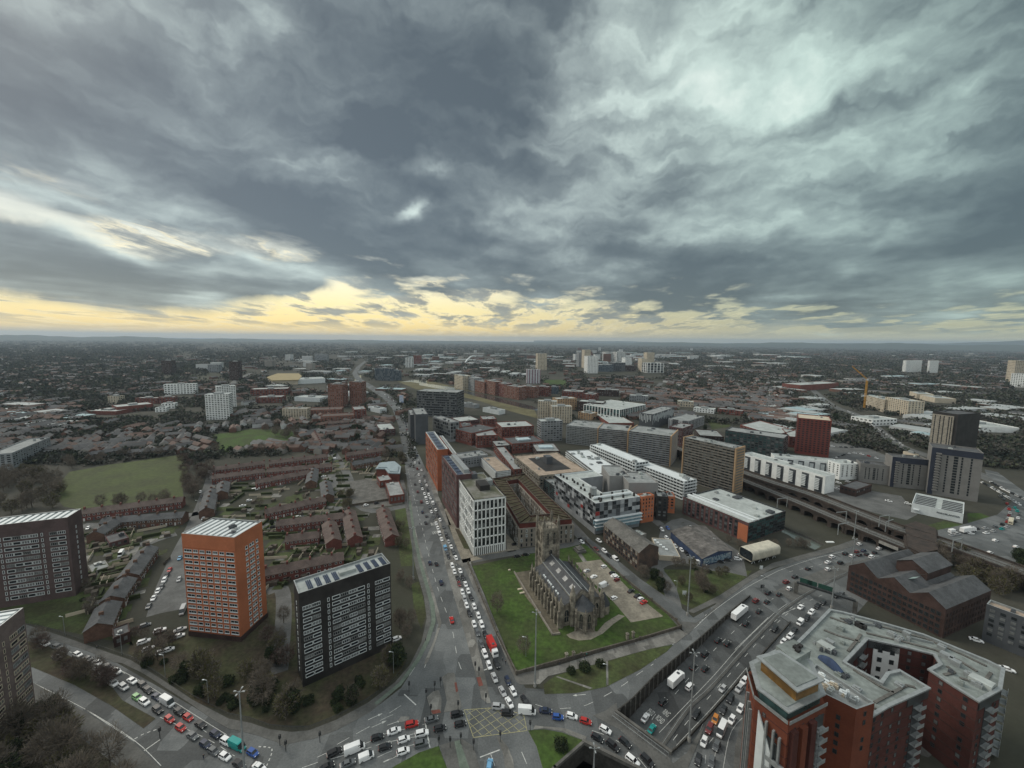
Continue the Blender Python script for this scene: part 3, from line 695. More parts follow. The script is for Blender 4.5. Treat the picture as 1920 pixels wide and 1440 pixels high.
pslab('pavement', [(800, 885), (812, 880), (822, 930), (846, 985), (838, 985), (815, 935)], M_PAVE)
# ---- painted markings
mk = MB(); mky = MB()
def dashes(pts, w=.15, dash=4.0, gap=2.0, bank=mk, z=.05, start=0.0, n=4):
 P = path3(pts, n); d = 0.0; on = True; left = dash; prev = P[0]
 segs = []
 for q in P[1:]:
  L = (q - prev).length; u = (q - prev).normalized(); s = 0.0
  while s < L - 1e-6:
   step = min(left, L - s)
   if on: segs.append((prev + u * s, prev + u * (s + step)))
   s += step; left -= step
   if left < 1e-6: on = not on; left = dash if on else gap
   if gap == 0: on = True; left = 1e9
  prev = q
 for a, c in segs:
  u = (c - a).normalized(); o = Vector((-u.y, u.x)) * w / 2
  bank.quad((*(a - o), zroad(a) + z), (*(c - o), zroad(c) + z), (*(c + o), zroad(c) + z), (*(a + o), zroad(a) + z))
def solid(pts, w=.15, bank=mk, z=.05): dashes(pts, w, 1e9, 0, bank, z)
# Chester Road lanes
dashes([(792, 990), (806, 1050), (820, 1100), (834, 1140), (842, 1160), (850, 1190), (858, 1235), (869, 1265)], .2, 4, 5)
dashes([(765, 880), (778, 940), (792, 990)], .2, 3, 5)
dashes([(816, 985), (830, 1020), (843, 1062), (856, 1100), (868, 1140), (880, 1180), (893, 1215), (900, 1238)], .2, 2, 4)
dashes([(860, 1070), (872, 1098), (886, 1135), (900, 1170), (912, 1200), (920, 1225)], .15, 2, 2.5)
dashes([(805, 940), (822, 975), (842, 1025), (860, 1070)], .15, 2, 2.5)
solid([(904, 1258), (917, 1253)], .4)
solid([(871, 1060), (905, 1130), (938, 1205), (955, 1245)], .18, mky)
solid([(1230, 1236), (1180, 1262), (1120, 1290)], .15)
# west arm lanes up to the stop line
for pts in ([(595, 1420), (638, 1400), (655, 1393)], [(668, 1376), (690, 1364), (725, 1345), (752, 1335)], [(700, 1382), (735, 1373), (796, 1358)], [(705, 1398), (745, 1385), (790, 1372)],
   [(566, 1440), (600, 1428), (640, 1413), (700, 1388)], [(618, 1424), (660, 1412), (735, 1390), (790, 1380)], [(708, 1420), (735, 1408), (780, 1395)], [(632, 1396), (655, 1383)], [(730, 1337), (752, 1323)],
   [(700, 1318), (722, 1300), (748, 1285), (771, 1262), (790, 1228)]): dashes(pts, .16, 4.5, 3.5)
solid([(796, 1346), (800, 1370), (806, 1402)], .4); solid([(758, 1302), (780, 1322)], .4)
solid([(719, 1429), (741, 1419)], .35); solid([(846, 1329), (857, 1329)], .35); solid([(900, 1420), (937, 1406)], .35); solid([(920, 1414), (928, 1436)], .2)
dashes([(978, 1410), (990, 1438)], .2, 4, 4)
def arrow(px, py, dx, dy, size=5.0, kind=0):
 a = Vector(GS(px, py)[:2]); c = Vector(GS(px + dx, py + dy)[:2]); u = (c - a).normalized(); w = Vector((-u.y, u.x)); z = zroad(a) + .05
 e = a + u * size
 mk.quad((*(a - w * .1), z), (*(e - w * .1), z), (*(e + w * .1), z), (*(a + w * .1), z))
 mk.quad((*(e - w * .45), z), (*(e + u * 1.5), z), (*(e + w * .45), z))
 if kind: mk.quad((*(a + u * size * .5 + w * .1), z), (*(a + u * size * .8 + w * 1.0), z), (*(a + u * size * .95 + w * .9), z), (*(a + u * size * .7 + w * .1), z))
for a in ((690, 1350, 40, -18), (697, 1364, 40, -18), (726, 1360, 40, -14), (728, 1424, 30, -12), (888, 1212, 3, 12), (842, 1078, 3, 12), (890, 1132, 3, 12), (1098, 1302, -20, 2), (1208, 1246, -10, 7), (862, 1110, 3, 12), (860, 1322, -2, -12), (838, 1420, 2, 8), (796, 1252, 3, -8)): arrow(*a[:4], size=3.5, kind=len(a[:4]) % 2)
# roundabout side
dashes([(1004, 1321), (1030, 1328), (1062, 1328), (1100, 1322), (1160, 1290), (1195, 1265), (1225, 1245)], .16, 4, 5)
dashes([(1110, 1370), (1150, 1385), (1190, 1415), (1212, 1440)], .16, 4, 4)
solid([(1112, 1342), (1136, 1349), (1180, 1382), (1215, 1415), (1245, 1445)], .16)
dashes([(1262, 1204), (1290, 1186), (1315, 1164), (1326, 1150)], .25, 1.2, 1.2)
solid([(1255, 1213), (1300, 1180), (1330, 1152), (1370, 1122), (1410, 1096), (1460, 1070)], .15)
solid([(1460, 1070), (1521, 1049), (1582, 1034)], .15)
dashes([(1480, 1072), (1540, 1058), (1570, 1046)], .16, 3, 5)
for pts in ([(1190, 1384), (1225, 1345), (1260, 1308), (1300, 1262), (1340, 1218), (1380, 1180), (1410, 1152), (1450, 1122)],
   [(1262, 1388), (1290, 1352), (1325, 1312), (1370, 1262), (1410, 1216), (1450, 1175), (1500, 1135), (1560, 1108)],
   [(1340, 1420), (1344, 1395), (1352, 1370)], [(1322, 1432), (1326, 1400), (1340, 1380), (1360, 1350)], [(1452, 1166), (1480, 1142), (1512, 1122)]): dashes(pts, .16, 3, 5)
for pts in ([(1236, 1374), (1280, 1328), (1340, 1265), (1385, 1214), (1440, 1160), (1476, 1132)], [(1268, 1398), (1340, 1322), (1400, 1252)], [(1378, 1218), (1440, 1158)], [(1390, 1222), (1440, 1172), (1490, 1140)], [(1319, 1354), (1296, 1412), (1290, 1440)], [(1410, 1330), (1372, 1370), (1356, 1440)]): solid(pts, .14)
# left dual carriageway
dashes([(229, 1260), (280, 1290), (330, 1330), (380, 1368), (425, 1400)], .15, 2, 3); dashes([(130, 1222), (180, 1242), (229, 1260)], .15, 2, 3)
dashes([(300, 1345), (345, 1365), (400, 1392), (440, 1418)], .15, 3, 3)
solid([(65, 1282), (160, 1330), (250, 1387), (302, 1436)], .16); solid([(160, 1330), (252, 1390)], .16); solid([(270, 1408), (300, 1387)], .3); dashes([(252, 1386), (270, 1376), (300, 1366)], .3, .8, .8)
dashes([(485, 1400), (510, 1405), (500, 1436)], .3, .8, .8)
solid([(216, 1252), (260, 1275), (320, 1312), (380, 1350), (425, 1378)], .15)
# yellow box junction
BX = [(870, 1331), (930, 1327), (982, 1340), (988, 1370), (888, 1383)]
for a, c in zip(BX, BX[1:] + BX[:1]): solid([a, c], .22, mky)
bxw = pxpoly(BX)
def clip_line(c, u, poly):
 ts = []
 for i in range(len(poly)):
  a, e = poly[i], poly[(i + 1) % len(poly)]; d = e - a; den = u.x * d.y - u.y * d.x
  if abs(den) < 1e-9: continue
  w = a - c; t = (w.x * d.y - w.y * d.x) / den; s = (w.x * u.y - w.y * u.x) / den
  if 0 <= s <= 1: ts.append(t)
 return sorted(ts)
bc = sum(bxw, Vector((0, 0))) / len(bxw); bu = (bxw[2] - bxw[0]).normalized()
for ang in (R(38), R(-40)):
 u = Vector((bu.x * math.cos(ang) - bu.y * math.sin(ang), bu.x * math.sin(ang) + bu.y * math.cos(ang))); w = Vector((-u.y, u.x))
 for k in range(-7, 8):
  c = bc + w * k * 2.5; ts = clip_line(c, u, bxw)
  if len(ts) >= 2:
   a, e = c + u * ts[0], c + u * ts[-1]; o = w * .09
   mky.quad((*(a - o), .055), (*(e - o), .055), (*(e + o), .055), (*(a + o), .055))
mk.build('lane_markings', M_WHITE, kind='structure'); mky.build('yellow_markings', M_YELLOW, kind='structure')
# painted words
def word(text, px, py, dx, dy, size, length, m=M_WHITE, zfix=None):
 cu = bpy.data.curves.new('word', 'FONT'); cu.body = text; cu.size = 1; cu.align_x = 'CENTER'; cu.resolution_u = 3
 o = bpy.data.objects.new('word', cu); COL.objects.link(o); bpy.context.view_layer.update()
 me = bpy.data.meshes.new_from_object(o.evaluated_get(bpy.context.evaluated_depsgraph_get())); bpy.data.objects.remove(o)
 a = Vector(GS(px, py)); c = Vector(GS(px + dx, py + dy)); u = Vector((c - a)[:2]).normalized()   # reading direction 'up' of letters
 r = Vector((u.y, -u.x))
 for v in me.vertices:
  q = Vector(a[:2]) + r * (v.co.x * size) + u * (v.co.y * length); z = zroad(q) + .06
  v.co = (q.x, q.y, z)
 me.materials.append(m); ob = bpy.data.objects.new('road_lettering', me); COL.objects.link(ob); ob['kind'] = 'structure'
word('RING', 1246, 1341, 30, -31, 1.0, 3.6); word('ROAD', 1234, 1353, 30, -31, 1.0, 3.6); word('M602', 1217, 1339, 30, -31, 1.0, 3.6)
word('BUS', 813, 985, -5, -14, 1.9, 6.5); word('LANE', 817, 1001, -5, -14, 1.7, 6.5)

# ================================================================== NEAR BUILDINGS
def louvre_roof(root, poly, h, n, name='roof_strip', m1=M_METW, gap=.45):
 """pale strips set across a flat roof; each one a piece"""
 A, B, C, D = poly  # strips run along B->C side, spread along A->B
 for k in range(n):
  t0 = (k + .12) / n; t1 = (k + .12 + (1 - gap)) / n
  a = A.lerp(B, t0); b_ = A.lerp(B, t1); c = D.lerp(C, t1); d = D.lerp(C, t0)
  q = [a.lerp(d, .07), b_.lerp(c, .07), c.lerp(b_, .07), d.lerp(a, .07)]
  b = MB(); b.prism(ccw(q), h, h + .55); b.build(name, m1, root)
def long_first(poly):                 # rotate so that poly[0]->poly[1] is the longest side
 L = [(poly[(i + 1) % 4] - poly[i]).length for i in range(4)]; k = L.index(max(L)); return poly[k:] + poly[:k]
def side_facing(poly, px, z=20):            # index of the edge whose middle is seen nearest to pixel column/row px
 best = None
 for i in range(len(poly)):
  m = (poly[i] + poly[(i + 1) % len(poly)]) / 2; u = poly[(i + 1) % len(poly)] - poly[i]; n = Vector((u.y, -u.x))
  if n.dot(-m) <= 0: continue
  x, y = proj((m.x, m.y, z)); d = math.hypot(x - px[0], y - px[1])
  if best is None or d < best[0]: best = (d, i)
 return best[1] if best else 0
WIN_W = [window_mesh(2.3, 1.25, M_METW, M_GLASS, .14, 0, .12, True), window_mesh(2.3, 1.25, M_METW, M_GLASSC, .14, 1, .12, True), window_mesh(2.3, 1.25, M_METW, M_GLASS, .14, 1, .12, True)]
# ---- orange tower
tops = [(340, 1000), (439, 1008), (490, 977)]; pa, ha = rect_from(tops, by=1203)
print('orange tower', round(ha, 1), [round((pa[i] - pa[i - 1]).length, 1) for i in range(4)])
tA = shell('tower_block', 'tall bright orange tower block with rows of white framed windows', pa, ha, M_ORANGE, M_ROOFG, 'tower block', trim=M_METG)
i = side_facing(pa, (395, 1100)); P0, P1 = pa[i], pa[(i + 1) % 4]; L = (P1 - P0).length
fl_h = ha * .815 / 15; zs = [2.6 + fl_h * (r + .5) for r in range(15)]
wide = [window_mesh(L * .145, fl_h * .46, M_METW, g, .08, mu, .14, True) for g, mu in ((M_GLASS, 1), (M_GLASSC, 1), (M_GLASS, 2))]
nar = [window_mesh(L * .088, fl_h * .46, M_METW, g, .08, mu, .14, True) for g, mu in ((M_GLASS, 0), (M_GLASSC, 1), (M_GLASS, 1))]
put_windows(tA, P0, P1, [L * .105, L * .905], zs, wide); put_windows(tA, P0, P1, [L * k for k in (.25, .375, .50, .625, .75)], zs, nar)
j = side_facing(pa, (465, 1090)); Q0, Q1 = pa[j], pa[(j + 1) % 4]; L2 = (Q1 - Q0).length
sm = [window_mesh(L2 * .075, fl_h * .48, M_METW, g, .12, 0, .12, True) for g in (M_GLASS, M_GLASSC, M_GLASS)]
put_windows(tA, Q0, Q1, [L2 * .38, L2 * .52, L2 * .61, L2 * .76], [z for z in zs], sm)
b = MB(); b.prism(inset(pa, -.25), -.2, 2.2, 0, True); b.build('plinth', M_DBRICK, tA)
louvre_roof(tA, pa[i:] + pa[:i], ha - .9, 9); roof_units(tA, pa, ha - .9, 3)
band = MB()
for k in range(16):
 z = 2.6 + fl_h * k
 for a, c in ((P0, P1),):
  u = (c - a).normalized(); n = Vector((u.y, -u.x)); band.obox((a + c) / 2 + n * .03, u, L / 2, .05, z - .09, z + .09)
band.build('floor_band', M_ORANGE2, tA)
# ---- dark towers of one estate
def slab_tower(label, poly, h, face_px, end_px, pattern, wall, group='dark slab towers of the estate', end_cols=(.5,), roof_solar=True, rows=12, frame=M_METW):
 t = shell('tower_block', label, poly, h, wall, M_ROOFL, 'tower block', trim=M_METG, group=group)
 i = side_facing(poly, face_px); P0, P1 = poly[i], poly[(i + 1) % 4]; L = (P1 - P0).length
 f = h * .79 / rows; zs = [2.8 + f * (r + .5) for r in range(rows)]
 tot = sum(w for k, w in pattern); s = 0
 big = None
 for k, w in pattern:
  ww = w / tot * L; c = s + ww / 2; s += ww
  if k == 'W':
   ms = [window_mesh(ww * .94, f * .58, frame, M_GLASS, .15, 0, .22), window_mesh(ww * .94, f * .58, frame, M_GLASS, .15, 0, .22), window_mesh(ww * .94, f * .58, M_FRAMED, M_GLASS, .15, 3, .2), window_mesh(ww * .94, f * .58, M_FRAMED, M_GLASSC, .15, 3, .2),
    window_mesh(ww * .94, f * .58, frame, M_GLASSC, .13, 2, .18), window_mesh(ww * .94, f * .58, frame, M_GLASS, .13, 3, .18)]
   put_windows(t, P0, P1, [c], zs, ms)
  elif k == 'n':
   put_windows(t, P0, P1, [c], zs, [window_mesh(.8, f * .62, frame, M_GLASS, .14, 0, .12)])
 j = side_facing(poly, end_px)
 if j != i:
  Q0, Q1 = poly[j], poly[(j + 1) % 4]; LL = (Q1 - Q0).length
  put_windows(t, Q0, Q1, [LL * c for c in end_cols], zs, [window_mesh(.7, f * .55, frame, M_GLASSC, .12, 0, .12)])
 # roof: pale walkway, plant and rows of panels
 pl = poly[i:] + poly[:i]; A, B, C, D = pl
 if roof_solar:
  nn = 11
  for k in range(nn):
   if k in (0, 5, 6): continue
   t0, t1 = (k + .15) / nn, (k + .75) / nn
   a, b_, c, d = A.lerp(B, t0), A.lerp(B, t1), D.lerp(C, t1), D.lerp(C, t0)
   q = [a.lerp(d, .18), b_.lerp(c, .18), c.lerp(b_, .22), d.lerp(a, .22)]
   for e in range(3):
    x = MB(); q2 = [q[0].lerp(q[1], e / 3 + .02), q[0].lerp(q[1], e / 3 + .26), q[3].lerp(q[2], e / 3 + .26), q[3].lerp(q[2], e / 3 + .02)]
    x.prism(ccw(q2), h - .85, h - .45); x.build('solar_panel', M_SOLAR, t)
  for k in (5, 6):
   a = A.lerp(B, (k + .4) / nn).lerp(D.lerp(C, (k + .4) / nn), .5); x = MB(); x.obox(a, B - A, 1.6, 1.2, h - .9, h + .4); x.build('roof_unit', M_ROOFL, t)
 else: louvre_roof(t, pl, h - .9, 12)
 return t
W8 = [('g', .35), ('W', 1.1), ('W', 1.1), ('g', .8), ('n', .35), ('g', .25), ('W', 1.1), ('W', 1.1), ('W', 1.1), ('W', 1.1), ('g', .3), ('n', .35), ('g', .75), ('W', 1.1), ('W', 1.1), ('g', .15)]
pb, hb = rect_from([(547, 1089), (559.5, 1113), (732, 1056)], by=1289)
print('dark tower', round(hb, 1), [round((pb[i] - pb[i - 1]).length, 1) for i in range(4)])
slab_tower('nearly black slab tower with solar panels on its roof beside the main road', pb, hb, (650, 1150), (553, 1190), W8, M_BLACKP)
pc, hc = rect_from([(-60, 991), (126, 970), (147, 954)], by=1117)
print('left tower', round(hc, 1), [round((pc[i] - pc[i - 1]).length, 1) for i in range(4)])
slab_tower('plum brown slab tower with a louvred roof at the edge of the playing field', pc, hc, (60, 1050), (140, 1030), W8[:-1] + [('g', .4)], mat('grey_plum_brick', (.092, .066, .064), .9, .14, .2, fine=(2.2, .3)), roof_solar=False)
# bottom-left tower: the long face looks toward the road
hd = HT(44, 1140, 1330)
A_ = Vector(G(44, 1139, hd)[:2]); B_ = Vector(G(0, 1174, hd)[:2]); u = (B_ - A_).normalized(); w = Vector((-u.y, u.x)); w = w if w.dot(Vector(G(0, 1143, hd)[:2]) - A_) > 0 else -w
pd = ccw([A_, A_ + u * 30, A_ + u * 30 + w * 17, A_ + w * 17]); print('bl tower', round(hd, 1))
slab_tower('grey brick tower block cut off by the left edge above the tree bank', pd, hd, (20, 1250), (20, 1250), [('g', .25), ('W', 1.4), ('W', 1.4), ('g', .9), ('n', .3), ('g', .9), ('W', 1.4), ('W', 1.4), ('g', .9), ('n', .3), ('g', .9), ('W', 1.4), ('W', 1.4), ('g', .3)], mat('taupe_brick', (.17, .135, .125), .9, .14, .2, fine=(2, .3)), roof_solar=False, rows=12, frame=M_CREAM)
# ---- white framed office with a planted roof
pe, he = rect_from([(855, 890), (888, 938), (948.3, 929.6)], by=1042.5); print('white office', round(he, 1), [round((pe[i] - pe[i - 1]).length, 1) for i in range(4)])
M_DARKCORE = mat('dark_glazed_core', (.045, .05, .052), .35, .3, .2, spec=.5)
tE = thing('office_building', 'white framed grid office building with a planted roof beside the churchyard', 'office building', (*(sum(pe, Vector((0, 0))) / 4), 0))
core = inset(pe, .7); b = MB(); b.prism(core, 0, he - 1.0, 0, True); b.build('glazed_core', M_DARKCORE, tE)
b = MB(); flat_roof(b, pe, he, .9, .7, 0, 1); b.build('roof', [mat('sedum_roof', (.20, .195, .175), .95, .35, .10, col2=(.085, .09, .055)), M_WALLW], tE)
fr = MB()
for k in range(4):
 a, c = pe[k], pe[(k + 1) % 4]; L = (c - a).length; u = (c - a) / L
 n_ = round(L / (2.65 if L < 30 else 3.2)); lv = [0.0, 5.0] + [5.0 + (he - 5.0 - 1.0) * r / 5 for r in range(1, 6)]
 nin = Vector((-u.y, u.x))
 for z in lv[1:]: fr.obox((a + c) / 2 + nin * .35, u, L / 2 - (.0 if z == lv[-1] else .01), .35, z - .32, z + (.32 if z != lv[-1] else 1.0))
 for j in range(n_ + 1):
  s = a.lerp(c, j / n_); s = s + nin * .34 + u * (.35 if j == 0 else -.35 if j == n_ else 0)
  fr.obox(s, u, .30, .34, -.2, he - 1.2)
  if j < n_: fr.obox(a.lerp(c, (j + .5) / n_) + nin * .34, u, .28, .33, -.2, 4.8)
fr.build('white_frame', M_WALLW, tE)
kE = side_facing(pe, (918, 990))
for k in range(4):
 a, c = pe[k], pe[(k + 1) % 4]; L = (c - a).length; n_ = round(L / (2.65 if L < 30 else 3.2)); u = (c - a) / L
 if Vector((u.y, -u.x)).dot(-a) < 0: continue
 lv = [5.0 + (he - 6.0) * r / 5 for r in range(6)]; hh = (lv[1] - lv[0]) / 2 - .35
 us = [L * (j + .5) / n_ for j in range(n_)]
 ms = [window_mesh(L / n_ - .75, hh, M_METD, M_GLASS, .08, 1, .08), window_mesh(L / n_ - .75, hh, M_METD, M_GLASSC, .08, 1, .08), window_mesh(L / n_ - .75, hh, M_METD, M_GLASS, .08, 0, .08)]
 if k == kE: put_windows(tE, a, c, us, [z + o for z in lv[:-1] for o in (hh * .5 + .35, hh * 1.5 + .5)], ms, proud=-.62)
 else:
  pan = window_mesh(L / n_ - 1.5, hh * .9, M_WALLW, M_GLASSC, .25, 0, .3)
  put_windows(tE, a, c, us, [z + hh + .3 for z in lv[:-1]], [pan, ms[1]], proud=-.35)
for q, s, m in (((888, 893), 3.2, M_DGREY), ((905, 912), 5.5, M_BLACKP), ((917, 905), 3.0, M_METG)):
 P = Vector(G(*q, he)[:2]); b = MB(); b.obox(P, pe[1] - pe[0], s, s * .6, he - .9, he + 2.6); b.build('roof_plant', m, tE)
# ---- brown office and orange slab along the main road
def ribbed(root, poly, h, face, n, rows, mats, ww=.5, wh=.55, z0=4, name='window', stuff=True, wm=M_GLASS, out=.08, top=1.5):
 P0, P1 = poly[face], poly[(face + 1) % len(poly)]; L = (P1 - P0).length; f = (h - z0 - top) / rows
 b = MB(); stuff_windows(b, P0, P1, spaced(L, n, .6), [z0 + f * (r + .5) for r in range(rows)], (L - 1.2) / n * ww, f * wh, out, tuple(range(len(mats))))
 return b.build(name, list(mats), root, kind='stuff')
pf, hf = rect_from([(828, 854), (856, 891), (886, 886)], by=990); print('brown office', round(hf, 1), [round((pf[i] - pf[i - 1]).length, 1) for i in range(4)])
tF = shell('office_building', 'brown brick office building with a solar roof behind the white framed one', pf, hf, M_PBRICK, M_ROOFG, 'office building', trim=M_PBRICK)
kf = side_facing(pf, (838, 920)); ribbed(tF, pf, hf, kf, 22, 7, (M_GLASS, M_GLASSC, M_GLASS), .45, .6)
for k in range(7):
 A, B, C, D = pf[kf:] + pf[:kf]; q = [A.lerp(B, (k + .1) / 7).lerp(D.lerp(C, (k + .1) / 7), .12), A.lerp(B, (k + .85) / 7).lerp(D.lerp(C, (k + .85) / 7), .12), A.lerp(B, (k + .85) / 7).lerp(D.lerp(C, (k + .85) / 7), .45), A.lerp(B, (k + .1) / 7).lerp(D.lerp(C, (k + .1) / 7), .45)]
 b = MB(); b.prism(ccw(q), hf - .8, hf - .3); b.build('solar_panel', M_SOLAR, tF)
b = MB(); b.obox(A.lerp(B, .5).lerp(D.lerp(C, .5), .72), B - A, (B - A).length * .4, (D - A).length * .16, hf - .9, hf + 1.6); b.build('roof_plant', M_METG, tF)
pg, hg = rect_from([(798, 810), (820, 843), (839, 840.5)], by=921); print('orange slab', round(hg, 1), [round((pg[i] - pg[i - 1]).length, 1) for i in range(4)])
tG = shell('office_building', 'narrow orange brick office slab with a solar roof beside the main road', pg, hg, M_ORANGE2, M_ROOFG, 'office building', trim=M_METW)
kg = side_facing(pg, (808, 865)); ribbed(tG, pg, hg, kg, 16, 7, (M_GLASS, M_GLASSC), .45, .62)
A, B, C, D = pg[kg:] + pg[:kg]
for k in range(6):
 q = [A.lerp(B, (k + .08) / 6).lerp(D.lerp(C, (k + .08) / 6), .2), A.lerp(B, (k + .9) / 6).lerp(D.lerp(C, (k + .9) / 6), .2), A.lerp(B, (k + .9) / 6).lerp(D.lerp(C, (k + .9) / 6), .8), A.lerp(B, (k + .08) / 6).lerp(D.lerp(C, (k + .08) / 6), .8)]
 b = MB(); b.prism(ccw(q), hg - .8, hg - .35); b.build('solar_panel', M_SOLAR, tG)
pg2, hg2 = rect_from([(824, 817), (849, 851), (856, 850)], h=hg * .82)
tG2 = shell('office_building', 'thin orange brick wing with a white roof edge behind the narrow slab', pg2, hg2, M_ORANGE2, M_ROOFG, 'office building', trim=M_METW)
# ---- rusty courtyard block
hh = HT(972, 983, 1027); ho = pxpoly([(921, 897), (972, 983), (1077, 974), (985, 887)], hh); ho = ccw(ho)
tH = thing('apartment_building', 'courtyard building with stone walls under a rust red top storey', 'apartment building', (*(sum(ho, Vector((0, 0))) / 4), 0)); print('court', round(hh, 1))
hi = inset(ho, 12.0); M_STONEW = mat('pale_stone_wall', (.22, .20, .17), .9, .15, .2, fine=(1.6, .3))
b = MB(); zt = hh - 3.4
for k in range(4):
 a, c, d, e = ho[k], ho[(k + 1) % 4], hi[(k + 1) % 4], hi[k]
 b.quad((*a, 0), (*c, 0), (*c, zt), (*a, zt)); b.quad((*d, 0), (*e, 0), (*e, zt), (*d, zt)); b.quad((*a, zt), (*c, zt), (*d, zt), (*e, zt))
b.build('wall', M_STONEW, tH)
b = MB(); o1 = inset(ho, 1.2); o2 = inset(ho, 11.0)
for k in range(4):
 a, c, d, e = o1[k], o1[(k + 1) % 4], o2[(k + 1) % 4], o2[k]
 b.quad((*a, zt), (*c, zt), (*c, hh), (*a, hh)); b.quad((*d, zt), (*e, zt), (*e, hh), (*d, hh)); b.quad((*a, hh - .8), (*c, hh - .8), (*d, hh - .8), (*e, hh - .8), m=1)
b.build('rust_red_storey', [M_RUST, mat('planted_terrace', (.10, .085, .055), .95, .3, .2, col2=(.06, .055, .03))], tH)
for k in range(4):
 a, c, d, e = o1[k], o1[(k + 1) % 4], o2[(k + 1) % 4], o2[k]; n_ = max(3, round((c - a).length / 6))
 for j in range(n_ + 1):
  s, t = a.lerp(c, j / n_), e.lerp(d, j / n_); x = MB(); x.bar((*s, hh + .15), (*t, hh + .15), .35, .5); x.build('roof_beam', M_DBRICK, tH)
 x = MB(); x.bar((*a, hh + .1), (*c, hh + .1), .5, .5); x.bar((*e, hh + .1), (*d, hh + .1), .5, .5); x.build('roof_rail', M_BARK, tH)
 for (p, q) in ((ho[k], ho[(k + 1) % 4]), (hi[(k + 1) % 4], hi[k])):
  L = (q - p).length; n_ = int(L / 3.2); f = zt / 4
  if Vector(((q - p).y, -(q - p).x)).dot(-p) < 0: continue
  put_windows(tH, p, q, spaced(L, n_, .5), [f * (r + .5) for r in range(4)], [window_mesh(1.1, 2.0, M_METD, M_GLASS, .1, 0, .1), window_mesh(1.1, 2.0, M_METW, M_GLASSC, .12, 0, .1), window_mesh(.8, 2.0, M_METD, M_GLASS, .1, 0, .1)], proud=.02)
b = MB(); b.prism(inset(ho, 12.5), .0, .16); b.build('courtyard', M_PAVE, tH)
# ---- chequered apartment block
pI, hI = rect_from([(1040, 890), (1117, 943.5), (1197, 929)], by=1002); print('chequer', round(hI, 1), [round((pI[i] - pI[i - 1]).length, 1) for i in range(4)])
kI = side_facing(pI, (1080, 960)); I = pI[kI:] + pI[:kI]   # I0 far-left, I1 near corner, I2 right, I3
wI = 15.0; uI = (I[1] - I[0]).normalized(); vI = (I[2] - I[1]).normalized(); LI = (I[1] - I[0]).length; WI = (I[2] - I[1]).length
u_poly = [I[0], I[1], I[2], I[2] - uI * wI, I[1] + vI * wI - uI * wI, I[0] + vI * wI + uI * wI, I[3] + uI * wI * 1.0, I[3]]
u_poly = ccw(u_poly)
tI = shell('apartment_building', 'grey and red chequered apartment block in a U shape with roof vents', u_poly, hI, M_GREYP, M_ROOFL, 'apartment building', trim=M_METW)
M_P = [mat('mid_grey_panel', (.20, .215, .225), .7, .1, .3), mat('dark_panel', (.07, .075, .08), .6, .1, .3), mat('pale_panel', (.36, .38, .39), .7, .1, .3), mat('red_panel', (.26, .035, .03), .6, .1, .3), M_GLASS]
PM = [MB().mesh('panel', m) for m in ()]
def panel_mesh(w, h, m, d=.08):
 key = ('p', round(w, 2), round(h, 2), m.name)
 if key not in WM:
  b = MB(); b.box(-w / 2, w / 2, -d, 0, -h / 2, h / 2); WM[key] = b.mesh('panel', m)
 return WM[key]
for (p, q, ny) in ((I[0], I[1], 7), (I[1], I[2], 4)):
 L = (q - p).length; nx = round(L / 3.3); w = L / nx; z0 = 4.2 if ny == 7 else hI * .46; f = (hI - z0 - .4) / ny
 P, u, n, _ = edge(p, q); rz = math.atan2(u.y, u.x); RL = root_loc(tI)
 for r in range(ny):
  for c in range(nx):
   k = rnd.choices(range(5), (5, 3, 2, .9, 4))[0]
   s = P + u * (w * (c + .5)) + n * .02; z = z0 + f * (r + .5)
   me = window_mesh(w * .92, f * .9, M_METD, M_GLASS, .1, 1, .1) if k == 4 else panel_mesh(w * .97, f * .96, M_P[k])
   inst('window' if k == 4 else 'panel', me, tI, (s.x - RL.x, s.y - RL.y, z), rz)
# glazed lower storeys of the right-hand face
P, u, n, L = edge(I[1], I[2]);
for r in range(3):
 b = MB(); z = 3.0 + r * (hI * .46 - 3.2) / 3; b.obox((I[1] + I[2]) / 2 + n * (.8 - .2 * r), u, L / 2 - .5 + r, .5, z, z + 2.6); b.build('glazed_band', mat('pale_blue_glass', (.22, .33, .38), .25, .15, .3, spec=.6), tI)
 b = MB(); b.obox((I[1] + I[2]) / 2 + n * 1.2, u, L / 2 + 1, 1.2, z + 2.65, z + 3.0); b.build('canopy', M_METW, tI)
for k in range(14):
 a = I[0].lerp(I[1], (k + .5) / 14) + vI * 7.5; b = MB(); b.obox(a + vI * rnd.uniform(-3, 3), uI, .7, .5, hI - .9, hI + .9); b.build('roof_vent', M_BLACKP, tI)
for k in range(8):
 a = I[1].lerp(I[2], (k + .5) / 8) - uI * (4 if k % 2 else 11); b = MB(); b.obox(a, uI, .6, .5, hI - .9, hI + 1.4); b.build('roof_vent', M_BLACKP, tI)
b = MB(); a = (I[1] + I[2]) / 2 - uI * 7.5; b.tube((*(a - vI * 16), hI + .4), (*(a + vI * 16), hI + .4), 1.0, n=10); b.build('roof_duct', M_METW, tI)
b = MB(); a = I[1] - uI * 16 + vI * 8; b.tube((*a, hI - .9), (*a, hI + 4.5), 2.4, n=14); b.build('roof_drum', M_METG, tI)
